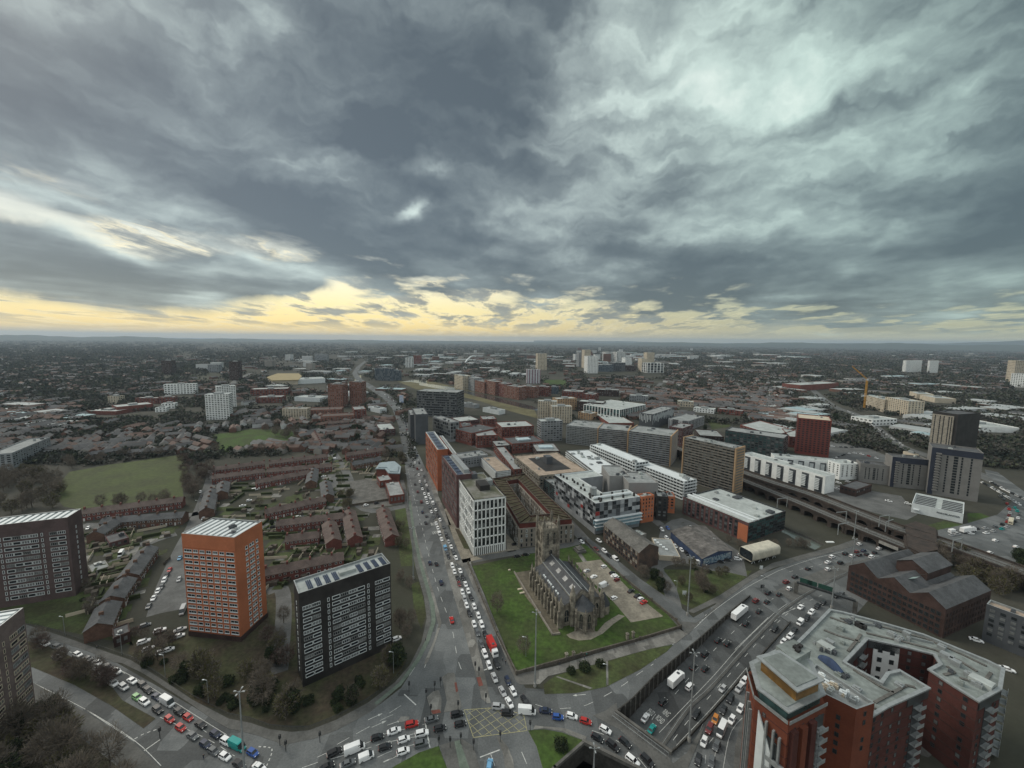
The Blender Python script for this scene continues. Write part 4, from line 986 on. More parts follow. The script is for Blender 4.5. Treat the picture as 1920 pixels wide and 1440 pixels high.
# ---- orange and black stair towers next to it
def block(label, tops, by=None, h=None, wall=M_ORANGE2, roof=M_ROOFG, cat='building', nx=4, ny=6, ww=.5, wh=.55, wm=(M_GLASS, M_GLASSC), units=2, rect=True, name='building', widths=None, trim=None, group=None, z0=3.0, faces=None, top=1.2, stuff=True, bay=3.4, usize=(1.5, 3.5)):
 p, h = rect_from(tops, by, h, rect, widths)
 t = shell(name, label, p, h, wall, roof, cat, trim=trim, group=group, par=min(.9, h * .08))
 b = MB(); any_ = False
 for k in range(4):
  a, c = p[k], p[(k + 1) % 4]; L = (c - a).length; n = Vector(((c - a).y, -(c - a).x))
  if n.dot(-a) < 0 or ny == 0: continue
  n_ = max(1, round(L / bay)) ; f = (h - z0 - top) / ny
  if f <= .5: continue
  stuff_windows(b, a, c, spaced(L, n_, .4), [z0 + f * (r + .5) for r in range(ny)], (L - .8) / n_ * ww, f * wh, .12, tuple(range(len(wm)))); any_ = True
 if any_: b.build('windows', list(wm), t, kind='stuff')
 roof_units(t, p, h - min(.9, h * .08), units, usize)
 return t, p, h
block('slim bright orange block wedged beside the chequered apartments', [(1196, 926), (1203.5, 931.5), (1227, 928)], by=981, wall=M_ORANGE, ny=6, bay=3.0, ww=.35)
block('black clad stair tower between two orange blocks', [(1228, 920), (1232, 930), (1250, 925)], by=975, wall=M_BLACKP, ny=6)
block('small orange block on stilts at the end of the chequered apartments', [(1243, 921), (1247, 930), (1263, 925.5)], by=961, wall=M_ORANGE, ny=4, bay=3)
tk, pk, hk = block('grey louvred plant tower rising behind the orange blocks', [(1160, 884), (1179, 905), (1227, 898)], by=965, wall=striped('grey_louvres', (.30, .30, .29), (.19, .19, .185), .9), ny=0, units=4)
block('upper grey service block behind the louvred plant tower', [(1128, 872), (1143, 892), (1175, 886)], by=950, wall=striped('grey_louvres', (.30, .30, .29), (.19, .19, .185), .9), ny=0, units=3)
# ---- old brick mill with a ridge roof
def gable_block(root, poly, eave, ridge, wall, roof, along=0, over=.35):
 """poly[along]->poly[along+1] is an eaves side"""
 A, B, C, D = poly[along:] + poly[:along]
 m0 = (A + D) / 2; m1 = (B + C) / 2
 b = MB(); b.prism(poly, -.2, eave, 0, False); b.quad((*B, eave), (*C, eave), (*m1, ridge)); b.quad((*D, eave), (*A, eave), (*m0, ridge))
 w = b.build('wall', wall, root); u = (B - A).normalized(); n = Vector((-u.y, u.x)); r = MB(); k = (ridge - eave) / ((D - A).length / 2); e = over
 for (p, q, s, t, sg) in ((A, B, m1, m0, -1), (C, D, m0, m1, 1)):
  uu = u if sg == -1 else -u; pp = p - uu * e + n * sg * e; qq = q + uu * e + n * sg * e; ss = s + uu * e; tt = t - uu * e
  r.quad((*pp, eave - k * e + .06), (*qq, eave - k * e + .06), (*ss, ridge + .06), (*tt, ridge + .06));
  r.quad((*qq, eave - k * e + .06), (*pp, eave - k * e + .06), (*pp, eave - k * e - .2), (*qq, eave - k * e - .2))
 r.build('roof', roof, root); return w
hm = HT(1198, 1038, 1073)
pm = ccw([Vector(G(1132, 983, hm)[:2]), Vector(G(1198, 1036, hm)[:2]), Vector(G(1235, 1025, hm)[:2]), Vector(G(1165, 978, hm)[:2])]); print('mill', round(hm, 1))
tM = thing('brick_mill', 'long derelict brick mill with a grey ridge roof across the lane from the church', 'mill', (*(sum(pm, Vector((0, 0))) / 4), 0))
km = side_facing(pm, (1160, 1030)); gable_block(tM, pm, hm, hm + 3.6, mat('sooty_brick', (.11, .075, .058), .92, .3, .2, col2=(.06, .048, .042), fine=(1.8, .5)), M_DCONC, km)
P0, P1 = pm[km], pm[(km + 1) % 4]; L = (P1 - P0).length
put_windows(tM, P0, P1, spaced(L, 15, 1), [hm * k for k in (.16, .40, .63, .85)], [window_mesh(1.5, 1.8, M_METD, M_GLASS, .12, 1, .08), window_mesh(1.5, 1.8, M_CREAM, M_GLASSC, .12, 1, .08), window_mesh(1.5, 1.8, M_DBRICK, M_GLASS, .12, 0, .08)], skip=lambda c, r: rnd.random() < .12)
tN, pN, hN = block('low white building with a row of roof lights behind the brick mill', [(1222, 1008), (1236, 1041), (1269, 1031)], by=1050, wall=M_CREAM, roof=M_ROOFG, ny=0, units=0)
for k in range(5):
 a = pN[0].lerp(pN[2], .5); q = Vector(G(1228 + k * 5.4, 1013 + k * 4.3, hN)[:2]); b = MB(); b.obox(q, pN[1] - pN[0], .8, .8, hN - .5, hN + .3); b.build('roof_light', M_METW, tN)
block('low grey annexe with a pale flat roof wedged behind the brick mill', [(1182, 996), (1200, 1005), (1218, 1003)], h=6, wall=M_PAVE, roof=M_ROOFL, ny=0, units=1)
# ---- blue warehouse with painted gable
hw = HT(1316, 1040, 1051); pw = ccw([Vector(G(1258, 994, 6)[:2]), Vector(G(1317, 1045, 6)[:2]), Vector(G(1373, 1030, 6)[:2]), Vector(G(1322, 984, 6)[:2])])
tW = thing('warehouse', 'low blue warehouse with a dark roof and a mural painted on its gable', 'warehouse', (*(sum(pw, Vector((0, 0))) / 4), 0))
kw = side_facing(pw, (1285, 1020)); M_BLUEW = mat('blue_painted_brick', (.035, .055, .105), .8, .2, .3)
gable_block(tW, pw, 5.2, 7.4, M_BLUEW, mat('stained_roof_sheets', (.115, .108, .10), .9, .3, .16, fine=(.5, .8)), kw)
ke = side_facing(pw, (1345, 1040)); P, u, n, L = edge(pw[ke], pw[(ke + 1) % 4]); RL = root_loc(tW)
mural_m = bpy.data.materials.new('mural'); mural_m.use_nodes = True
def _mural():
 nt = mural_m.node_tree; nt.nodes.clear(); N, put, Mt, V, noise, mix, ramp, mr, ln = nodes(nt)
 out = N('ShaderNodeOutputMaterial'); bb = N('ShaderNodeBsdfPrincipled'); ln.new(bb.outputs[0], out.inputs[0]); pos = N('ShaderNodeNewGeometry').outputs['Position']
 f, _ = noise(pos, .55, 3, .5, 1.5); put(bb.inputs['Base Color'], ramp(f, [(.3, (.03, .05, .10)), (.42, (.10, .22, .30)), (.50, (.38, .40, .38)), (.56, (.05, .09, .16)), (.64, (.30, .34, .36)), (.72, (.06, .06, .08))], 'CONSTANT')); bb.inputs['Roughness'].default_value = .8
_mural()
b = MB(); b.obox(P + u * L * .5 + n * .06, u, L * .46, .05, .8, 4.6); b.build('painted_panel', mural_m, tW)
# ---- red brick and teal glass office
pO, hO = rect_from([(1281, 931), (1404, 981), (1471, 957)], by=1018); print('teal office', round(hO, 1), [round((pO[i] - pO[i - 1]).length, 1) for i in range(4)])
tO = shell('office_building', 'office with red brick bays on one side and a teal glass end', pO, hO, M_PBRICK, M_ROOFL, 'office building', trim=M_METD)
kO = side_facing(pO, (1340, 985)); P0, P1 = pO[kO], pO[(kO + 1) % 4]; L = (P1 - P0).length; P, u, n, _ = edge(P0, P1)
f = (hO - 2) / 5
put_windows(tO, P0, P1, spaced(L * .88, 12, .5), [1.2 + f * (r + .5) for r in range(5)], [window_mesh(L * .88 / 12 * .55, f * .82, M_METD, M_GLASS, .12, 2, .12), window_mesh(L * .88 / 12 * .55, f * .82, M_METD, M_GLASSC, .12, 2, .12)])
b = MB(); b.obox(P + u * L * .93 + n * .12, u, L * .065, .12, 0, hO - 2.2); b.build('orange_corner', M_ORANGE, tO)
kO2 = side_facing(pO, (1440, 990)); Q0, Q1 = pO[kO2], pO[(kO2 + 1) % 4]; L2 = (Q1 - Q0).length; P2, u2, n2, _ = edge(Q0, Q1)
nx = 9
put_windows(tO, Q0, Q1, spaced(L2, nx, .1), [.4 + (hO - .6) / 6 * (r + .5) for r in range(6)], [window_mesh(L2 / nx * .97, (hO - .6) / 6 * .95, M_METD, M_GLASST, .14, 1, .16), window_mesh(L2 / nx * .97, (hO - .6) / 6 * .95, M_METD, M_GLASS, .14, 1, .16)])
pl = pO[kO:] + pO[:kO]; A, B, C, D = pl
b = MB(); b.prism(ccw([A.lerp(D, .10), B.lerp(C, .10), B.lerp(C, .16), A.lerp(D, .16)]), hO - .9, hO + 1.0); b.build('roof_ridge', M_METW, tO)
b = MB(); b.prism(ccw([A.lerp(D, .24), B.lerp(C, .24), B.lerp(C, .27), A.lerp(D, .27)]), hO - .9, hO + .6); b.build('roof_ridge', M_METW, tO)
roof_units(tO, [A.lerp(D, .35), B.lerp(C, .35), C, D], hO - .9, 9, (1.2, 4.5))
# ---- white tube pavilion on trestle legs
p0, p1 = G(1410, 1061, 0), G(1462, 1047, 0); u = Vector((p1 - p0)[:2]).normalized(); w = Vector((-u.y, u.x)); L = (p1 - p0).length
tP = thing('tube_pavilion', 'cream rounded tube pavilion standing on splayed legs by the slip road', 'pavilion', (*((p0 + p1) / 2)[:2], 0))
prof = []; ww, hh_, rr = 4.6, 6.2, 1.7
for cx, cz, a0 in ((ww - rr, rr, -90), (ww - rr, hh_ - rr, 0), (-(ww - rr), hh_ - rr, 90), (-(ww - rr), rr, 180)):
 for k in range(6): a = R(a0 + 90 * k / 5); prof.append((cx + rr * math.cos(a), cz + rr * math.sin(a) + 1.9))
o0 = Vector(p0[:2]) + w * ww; b = MB(); n_ = len(prof); N_ = 14
for j in range(N_ + 1):
 for x, z in prof:
  q = o0 + u * (L * j / N_) + w * x; s = 1.0 + (.012 if j % 2 else 0); b.v.append((q.x, q.y, 1.9 + (z - 1.9) * s))
for j in range(N_):
 for k in range(n_): kk = (k + 1) % n_; b.f.append((j * n_ + k, j * n_ + kk, (j + 1) * n_ + kk, (j + 1) * n_ + k)); b.m.append(0)
b.build('tube_shell', mat('cream_fabric', (.50, .47, .38), .7, .12, .4), tP, smooth=True)
for j, nm in ((.02, 'end_wall'), (.98, 'end_wall')):
 b = MB(); q = o0 + u * (L * j); b.f.append(tuple(range(n_))); b.m.append(0)
 for x, z in prof: b.v.append((q.x + w.x * x * .93, q.y + w.y * x * .93, 1.9 + .3 + (z - 1.9) * .9))
 b.build(nm, M_GLASS, tP)
for j in range(4):
 for s in (-1, 1):
  q = o0 + u * (L * (j + .5) / 4) + w * s * 3; b = MB(); b.bar((*(q - u * 1.3), 0), (*q, 2.1), .25); b.bar((*(q + u * 1.3), 0), (*q, 2.1), .25); b.build('leg', M_METW, tP)
# ---- white tile showroom
tL, pL, hL = None, None, None
pL, hL = rect_from([(1717.5, 924), (1710, 943), (1807, 963.5)], by=960, rect=False); hL = max(hL, 5)
tL = shell('showroom', 'white flat roofed tile showroom with dark lettering on its long wall', pL, hL, M_METW, M_ROOFL, 'showroom', trim=M_METW); print('showroom', hL)
kL = side_facing(pL, (1757, 965), 3); P, u, n, L = edge(pL[kL], pL[(kL + 1) % 4])
A, B, C, D = pL[kL:] + pL[:kL]
for k in range(6):
 for s0, s1 in ((.05, .46), (.58, .97)):
  x = MB(); t0 = .10 + k * .145; q = [A.lerp(B, s0).lerp(D.lerp(C, s0), t0), A.lerp(B, s1).lerp(D.lerp(C, s1), t0), A.lerp(B, s1).lerp(D.lerp(C, s1), t0 + .045), A.lerp(B, s0).lerp(D.lerp(C, s0), t0 + .045)]
  x.prism(ccw(q), hL - .9, hL - .35); x.build('roof_rib', M_DGREY, tL)
cu = bpy.data.curves.new('letters', 'FONT'); cu.body = 'PORCELANOSA'; cu.size = 2.0; cu.extrude = .12; cu.resolution_u = 3
lo = bpy.data.objects.new('letters', cu); COL.objects.link(lo); bpy.context.view_layer.update()
lw = max(v.co.x for v in lo.evaluated_get(bpy.context.evaluated_depsgraph_get()).to_mesh().vertices)
me = bpy.data.meshes.new_from_object(lo.evaluated_get(bpy.context.evaluated_depsgraph_get())); bpy.data.objects.remove(lo); me.materials.append(M_DGREY)
lo = bpy.data.objects.new('lettering', me); COL.objects.link(lo); lo.parent = tL; RL = root_loc(tL); s = P + u * L * .50 + n * .15
lo.location = (s.x - RL.x, s.y - RL.y, hL * .50); lo.rotation_euler = (R(90), 0, math.atan2(u.y, u.x)); sc = L * .44 / lw; lo.scale = (sc, sc * 1.0, 1)
b = MB(); b.obox(P + u * L * .10 + n * .9, u, L * .06, .9, 2.9, 3.2); b.build('canopy', M_METW, tL)
# ================================================================== CHURCH
def lancet(w, h, frame=M_STONE, glass=M_GLASS, fw=.18, mull=1, d=.22):
 key = ('l', w, h, fw, mull)
 if key in WM: return WM[key]
 b = MB(); a = w / 2; hs = h * .62     # springing
 def outline(a_, top):
  pts = [(-a_, 0), (-a_, hs)];
  for k in range(1, 6): t = k / 6; pts.append((-a_ * math.cos(t * math.pi / 2) ** .8, hs + (top - hs) * math.sin(t * math.pi / 2)))
  pts.append((0, top)); pts += [(-x, z) for x, z in pts[-2:0:-1]]; pts.append((a_, 0)); return pts
 o, i_ = outline(a, h), outline(a - fw, h - fw * 1.2)
 n = len(o)
 for k in range(n - 1):
  b.quad((o[k][0], -d, o[k][1]), (i_[k][0], -d, i_[k][1]), (i_[k + 1][0], -d, i_[k + 1][1]), (o[k + 1][0], -d, o[k + 1][1]))
  b.quad((o[k][0], -d, o[k][1]), (o[k + 1][0], -d, o[k + 1][1]), (o[k + 1][0], 0, o[k + 1][1]), (o[k][0], 0, o[k][1]))
 b.quad(*[(x, -.03, z) for x, z in i_][::-1], m=1)
 for k in range(mull):
  x = -a + w * (k + 1) / (mull + 1); b.box(x - .09, x + .09, -d * .8, 0, 0, h * .82)
 b.box(-a, a, -d * .8, 0, h * .42, h * .42 + .16)
 WM[key] = b.mesh('lancet_window', [frame, glass]); return WM[key]
NL = Vector(G(1051, 1177)[:2]); FL = Vector(G(998, 1100)[:2]); ax = (FL - NL); Lc = ax.length; ax /= Lc; rt = Vector((ax.y, -ax.x))
EV = HT(1055, 1138, 1177)
NR = Vector(G(1129, 1121, EV)[:2]); Wc = max(15, min(24, (NR - NL).dot(rt)));
cc0 = NL + rt * Wc / 2
church = thing('church', 'gothic stone church with slate roof and tall pinnacled tower on a green lawn', 'church', (*(cc0 + ax * Lc / 2), .2))
def CP(a, r): return NL + ax * a + rt * r       # along from near end, across from left
aisle = Wc * .27; body = ccw([CP(0, 0), CP(0, Wc), CP(Lc, Wc), CP(Lc, 0)])
b = MB(); b.prism(body, 0, EV, 0, False);
nave = ccw([CP(0, aisle), CP(0, Wc - aisle), CP(Lc, Wc - aisle), CP(Lc, aisle)]); NE = EV + 2.6; RG = NE + 3.6
b.prism(nave, EV - 1, NE, 0, False)
for a in (0, Lc):
 b.quad((*CP(a, aisle), NE), (*CP(a, Wc - aisle), NE), (*CP(a, Wc / 2), RG + .5))
 for r0, r1 in ((0, aisle), (Wc, Wc - aisle)): b.quad((*CP(a, r0), EV - .01), (*CP(a, r1), EV - .01), (*CP(a, r1), EV + 1.9))
b.build('wall', M_STONE, church)
b = MB()
for r0, r1, s in ((0, aisle, 1), (Wc, Wc - aisle, -1)):
 b.quad((*CP(-.2, r0), EV - .1), (*CP(Lc, r0), EV - .1), (*CP(Lc, r1), EV + 1.9), (*CP(-.2, r1), EV + 1.9))
 b.quad((*CP(-.2, r1), NE), (*CP(Lc, r1), NE), (*CP(Lc, Wc / 2), RG), (*CP(-.2, Wc / 2), RG))
rf = b.build('roof', M_SLATE, church)
b = MB()
for r0 in (aisle, Wc - aisle): b.bar((*CP(-.2, r0), NE + .1), (*CP(Lc, r0), NE + .1), .35, .25)
b.bar((*CP(-.2, Wc / 2), RG + .1), (*CP(Lc, Wc / 2), RG + .1), .3, .25); b.build('roof_leading', M_METG, church)
for k in range(4):
 for s in (.5, ):
  for side in (0, 1):
   a = Lc * (.16 + .22 * k); r = aisle + (Wc / 2 - aisle) * .55; z = NE + (RG - NE) * .55
   rr_ = r if side == 0 else Wc - r; d_ = (RG - NE) / (Wc / 2 - aisle)
   b = MB(); w2 = .9
   rA, rB = (rr_ - w2, rr_ + w2); zA = NE + (rA - aisle) * d_ if side == 0 else NE + (Wc - aisle - rA) * d_; zB = NE + (rB - aisle) * d_ if side == 0 else NE + (Wc - aisle - rB) * d_
   b.quad((*CP(a - 1.5, rA), zA + .15), (*CP(a + 1.5, rA), zA + .15), (*CP(a + 1.5, rB), zB + .15), (*CP(a - 1.5, rB), zB + .15)); b.build('skylight', M_GLASSC, church)
for a in (.30, .35, .45, .5, .55, .62, .72, .78):
 z = EV + .9; b = MB(); b.obox(CP(Lc * (1.02 - a), aisle * .42), ax, .55, .35, z - .3, z + .45); b.build('roof_light', M_METW, church)
# buttresses, pinnacles, side windows
nb_ = 9
lm = lancet(2.2, EV * .62); rzs = {0: math.atan2(-ax.y, -ax.x), 1: math.atan2(ax.y, ax.x)}
for k in range(nb_ + 1):
 for side in (0, 1):
  r = 0 if side == 0 else Wc; s = -1 if side == 0 else 1
  c = CP(Lc * k / nb_, r + s * .8); b = MB(); b.obox(c, ax, .5, .9, 0, EV * .80); b.obox(CP(Lc * k / nb_, r + s * .35), ax, .45, .45, EV * .8, EV + .6)
  b.build('buttress', M_STONE, church)
  p = CP(Lc * k / nb_, r + s * .25); b = MB(); b.obox(p, ax, .35, .35, EV + .6, EV + 2.0); b.tube((*p, EV + 2.0), (*p, EV + 4.0), .5, .05, 4); b.build('pinnacle', M_STONE, church)
  if k < nb_:
   q = CP(Lc * (k + .5) / nb_, r + s * .03); inst('lancet_window', lm, church, (*(q - Vector(church.location[:2])), EV * .22 - .2), rzs[side])
# parapet
b = MB()
for r, s in ((0, 1), (Wc, -1)):
 b.bar((*CP(0, r), EV + .2), (*CP(Lc, r), EV + .2), .5, .9)
 for k in range(40): b.obox(CP(Lc * (k + .5) / 40, r), ax, .28, .25, EV + .6, EV + 1.05)
b.build('parapet', M_STONE, church)
# east end: apse and corner turrets
AR = Wc * .235; apc = CP(-2.2, Wc / 2)
ap = ccw([apc + Vector((ax.x * -math.cos(t) * AR + rt.x * math.sin(t) * AR, ax.y * -math.cos(t) * AR + rt.y * math.sin(t) * AR)) for t in [R(x) for x in (-112, -67, -22, 22, 67, 112)]] + [])
b = MB(); b.prism([p for p in ap], 0, EV * .95, 0, False)
ctr = apc + ax * 1.5
b.build('apse_wall', M_STONE, church)
b = MB(); n_ = len(ap)
for k in range(n_): b.quad((*ap[k], EV * .95), (*ap[(k + 1) % n_], EV * .95), (*ctr, EV + 4.4))
b.build('apse_roof', M_SLATE, church)
for k in range(n_):
 p, q = ap[k], ap[(k + 1) % n_]; m = (p + q) / 2; u = (q - p).normalized(); nn = Vector((u.y, -u.x))
 if (m - cc0 - ax * 3).dot(ax) > 2: continue
 if (q - p).length < AR * .5: continue
 mq = m + nn * .03; inst('lancet_window', lancet(1.9, EV * .72, mull=1), church, (*(mq - Vector(church.location[:2])), EV * .14), math.atan2(u.y, u.x))
 for pp in (p,):
  c = pp + (pp - apc).normalized() * .35; b = MB(); b.obox(c, pp - apc, .8, .4, 0, EV * .85); b.tube((*c, EV * .85), (*c, EV * .85 + 3.4), .55, .05, 4); b.build('buttress', M_STONE, church)
for r in (aisle, Wc - aisle):
 c = CP(-.3, r); b = MB(); b.tube((*c, 0), (*c, NE + 2.5), 1.5, 1.4, 8); b.tube((*c, NE + 2.5), (*c, NE + 7.5), 1.35, .05, 8); b.build('turret', M_STONE, church)
for r in (aisle / 2, Wc - aisle / 2):
 q = CP(-.03, r); inst('lancet_window', lancet(2.6, EV * .6), church, (*(q - Vector(church.location[:2])), EV * .2), math.atan2(rt.y, rt.x))
for r, s in ((0, -1), (Wc, 1)):
 c = CP(0, r); b = MB(); b.obox(c, ax, .9, .9, 0, EV + 1.5); b.tube((*c, EV + 1.5), (*c, EV + 5.5), .95, .05, 4); b.build('corner_pinnacle', M_STONE, church)
c = CP(3, Wc + 3.4); b = MB(); b.tube((*c, 0), (*c, 4.5), 3.0, 2.9, 8); b.build('vestry', M_STONE, church); b = MB(); b.tube((*c, 4.5), (*c, 10.5), 3.2, .1, 8); b.build('vestry_roof', M_SLATE, church)
# tower
TW = Wc * .40; tc_ = CP(Lc + TW * .55, Wc / 2)
TH = 20.0
while proj((*tc_, TH))[1] > 985 and TH < 60: TH += .5
b = MB(); b.obox(tc_, ax, TW / 2, TW / 2, 0, TH);
for z in (TH * .38, TH * .66, TH * .97): b.obox(tc_, ax, TW / 2 + .25, TW / 2 + .25, z, z + .5)
b.build('tower', M_STONE, church)
for i in (-1, 1):
 for j in (-1, 1):
  c = tc_ + ax * (TW / 2 * i) + rt * (TW / 2 * j); b = MB()
  b.tube((*c, 0), (*c, TH + 3.2), 1.05, .85, 8); b.tube((*c, TH + 3.2), (*c, TH + 7.2), .85, .05, 8); b.build('corner_pinnacle', M_STONE, church)
for i in (-1, 0, 1):
 for vec, oth in ((ax, rt), (-ax, rt), (rt, ax), (-rt, ax)):
  c = tc_ + vec * (TW / 2) + oth * (TW / 4 * i); b = MB(); b.obox(c, ax, .3, .3, TH + .3, TH + 1.7);
  if i == 0: b.tube((*c, TH + 1.7), (*c, TH + 3.8), .4, .05, 4)
  b.build('merlon', M_STONE, church)
for vec in (-ax, -rt, rt):
 ux = Vector((-vec.y, vec.x));
 for z0, hgt, w_, n_ in ((TH * .70, TH * .22, 1.5, 2), (TH * .44, TH * .17, 2.2, 1)):
  for s in ([-.22, .22] if n_ == 2 else [0]):
   q = tc_ + vec * (TW / 2 + .03) + ux * (TW * s); inst('lancet_window', lancet(w_, round(hgt, 2)), church, (*(q - Vector(church.location[:2])), z0), math.atan2(ux.y, ux.x))
# churchyard walls
M_YWALL = mat('yard_wall_stone', (.10, .09, .075), .95, .2, .4, fine=(1.6, .5))
yw = pxpoly([(878, 1058), (898, 1108), (932, 1190), (968, 1265), (1090, 1231), (1200, 1201), (1276, 1178), (1268, 1166), (1222, 1128), (1170, 1086), (1125, 1045), (1098, 1016)])
b = MB()
for p, q in zip(yw, yw[1:]): b.obox((p + q) / 2, q - p, (q - p).length / 2, .25, 0, 1.5)
for p in yw: b.obox(p, ax, .4, .4, 0, 1.9)
tag(b.build('boundary_wall', M_YWALL), 'dark stone boundary wall running round the church lawn', 'wall')
yw2 = pxpoly([(964, 1074), (1010, 1150), (1036, 1192), (1050, 1190)]); b = MB()
for p, q in zip(yw2, yw2[1:]): b.obox((p + q) / 2, q - p, (q - p).length / 2, .3, .2, 1.1)
tag(b.build('terrace_wall', M_STONEW), 'low pale stone wall edging the sunken terrace beside the church', 'wall')
for x, y in ((1062, 1237), (1075, 1234), (1176, 1199), (1187, 1196)):
 P = G(x, y); b = MB(); b.obox((P.x, P.y), ax, .5, .5, 0, 2.6); b.obox((P.x, P.y), ax, .65, .65, 2.6, 2.9); b.tube((P.x, P.y, 2.9), (P.x, P.y, 3.5), .5, .05, 4)
 tag(b.build('gate_pier', M_STONE), 'stone gate pier, %s along the foot of the church lawn' % {1062: 'first from the main road', 1075: 'second from the main road', 1176: 'third from the main road', 1187: 'last before the lane'}[x], 'gate pier')
P = G(1087, 1034); t = thing('tomb', 'dark square stone tomb on the small lawn behind the church tower', 'tomb', (P.x, P.y, .2)); b = MB(); b.obox((P.x, P.y), ax, 3, 3, .2, 1.6); b.build('base', M_DCONC, t); b = MB(); b.obox((P.x, P.y), ax, 2.2, 2.2, 1.6, 2.6); b.tube((P.x, P.y, 2.6), (P.x, P.y, 4.2), 2.2, .1, 4); b.build('cap', M_DCONC, t)
for (x, y), lb in (((975, 1106), 'upper pale stone slab lying on the church lawn beside the terrace'), ((979, 1113), 'lower pale stone slab lying on the church lawn beside the terrace'), ((955, 1070), 'small white slab alone on the church lawn near the street')):
 P = G(x, y); b = MB(); b.obox((P.x, P.y), rt, 1.3 if x > 960 else .6, .5, .2, .7); tag(b.build('grave_slab', M_CREAM), lb, 'slab')
# ================================================================== BIG BRICK WAREHOUSE, bottom right
hS = HT(1770, 1173, 1197); S0 = Vector(G(1589, 1086, hS)[:2]); S1 = Vector(G(1770, 1173, hS)[:2]); S2 = Vector(G(1855, 1135, hS)[:2])
pS = ccw([S0, S1, S2, S0 + S2 - S1]); kS = side_facing(pS, (1680, 1160)); A, B, C, D = pS[kS:] + pS[:kS]
hS = max(hS, 14)
tS = thing('brick_warehouse', 'big dark brick warehouse with several gabled slate roofs by the ring road', 'warehouse', (*((A + C) / 2), 0))
b = MB(); r = MB(); b.prism([A, B, C, D], -.2, hS, 0, False); ng = 3
for k in range(ng):
 p, q = A.lerp(B, k / ng), A.lerp(B, (k + 1) / ng); s, t = D.lerp(C, k / ng), D.lerp(C, (k + 1) / ng); m, n = (p + q) / 2, (s + t) / 2; rg = hS + (5.0 if k < 1 else 4.2)
 b.quad((*p, hS), (*q, hS), (*m, rg)); b.quad((*t, hS), (*s, hS), (*n, rg))
 r.quad((*p, hS), (*m, rg + .1), (*n, rg + .1), (*s, hS)); r.quad((*m, rg + .1), (*q, hS), (*t, hS), (*n, rg + .1))
b.build('wall', M_DBRICK, tS); r.build('roof', M_ROOFD, tS)
# raised rear range with skylights
mA, mB = A.lerp(D, .45).lerp(B.lerp(C, .45), .30), A.lerp(D, .45).lerp(B.lerp(C, .45), .62); mC, mD = D.lerp(C, .62), D.lerp(C, .30)
up = ccw([mA, mB, mC, mD]); gable_block(tS, up, hS + 5.5, hS + 9, M_DBRICK, M_ROOFD, 1)
for t_ in (.25, .5):
 for s_ in (.72,):
  b = MB(); c = A.lerp(D, t_).lerp(B.lerp(C, t_), .58); uu = (D - A).normalized(); vv = (B - A).normalized()
  b.quad((*(c - uu * 2.2 - vv * 1.6), hS + 2.7), (*(c - uu * 2.2 + vv * 1.2), hS + 4.5), (*(c + uu * 2.2 + vv * 1.2), hS + 4.5), (*(c + uu * 2.2 - vv * 1.6), hS + 2.7)); b.build('skylight', mat('pale_skylight', (.30, .40, .38), .3, .1, .5), tS)
L = (B - A).length
put_windows(tS, A, B, spaced(L, 18, 1.2), [hS * k for k in (.13, .34, .55, .76)], [window_mesh(1.5, 1.9, M_DBRICK, M_GLASS, .14, 1, .08), window_mesh(1.5, 1.9, M_METD, M_GLASS, .12, 2, .08)])
L = (C - B).length
put_windows(tS, B, C, spaced(L, 15, .6), [hS * k for k in (.13, .34, .55, .76)], [window_mesh(1.1, 2.0, M_DBRICK, M_GLASS, .14, 1, .08)])
block('grey brick office with a pale metal roof cut by the right edge', [(1857, 1124), (1850, 1132), (1960, 1172)], by=1200, wall=M_DGREY, roof=M_ROOFT, ny=6, units=1, rect=False, trim=M_METG)
# ================================================================== RED BRICK APARTMENT COMPLEX, bottom right
M_RB = mat('deep_red_brick', (.078, .028, .023), .9, .16, .15, fine=(2.2, .35)); M_OB = mat('orange_red_brick', (.140, .042, .023), .9, .12, .12, fine=(2.2, .3))
RP = [(1520, 1180), (1556, 1143), (1581, 1148), (1655, 1168), (1732, 1190), (1803, 1219), (1850, 1238), (1882, 1254), (1876, 1292), (1834, 1315), (1790, 1288), (1742, 1256), (1763, 1245), (1751, 1227), (1690, 1212), (1626, 1198), (1584, 1242), (1618, 1261), (1652, 1279), (1664, 1262), (1687, 1257), (1742, 1290), (1700, 1309), (1664, 1325), (1631, 1345), (1606, 1328), (1575, 1306), (1540, 1290), (1500, 1250), (1470, 1230)]
hR = HT(1834, 1315, 1402); print('complex', hR); hR = 27.0 if not 18 < hR < 34 else hR
pR = ccw(pxpoly(RP, hR)); tR = thing('apartment_building', 'large red brick apartment complex with pale flat roofs round a courtyard', 'apartment building', (*(sum(pR, Vector((0, 0))) / len(pR)), 0))
b = MB(); b.prism(pR, -.3, hR, 0, False); b.build('wall', M_RB, tR)
nv = len(pR); inn = inset(pR, .6); b = MB()
for k in range(nv):
 j = (k + 1) % nv; o_ = inset(pR, -.35)
 b.quad((*o_[k], hR + .25), (*o_[j], hR + .25), (*inn[j], hR + .25), (*inn[k], hR + .25)); b.quad((*inn[k], hR + .25), (*inn[j], hR + .25), (*inn[j], hR - .6), (*inn[k], hR - .6)); b.quad((*o_[k], hR - .25), (*o_[j], hR - .25), (*o_[j], hR + .25), (*o_[k], hR + .25))
b.build('parapet', M_METG, tR)
M_ROOFX = mat('grey_green_roof', (.235, .265, .25), .85, .2, .12, col2=(.16, .18, .17), fine=(.6, .5)); ro = sheet('roof', inn, hR - .5, M_ROOFX); ro.parent = tR; ro.location = tuple(-x for x in tR.location); del ro['kind']
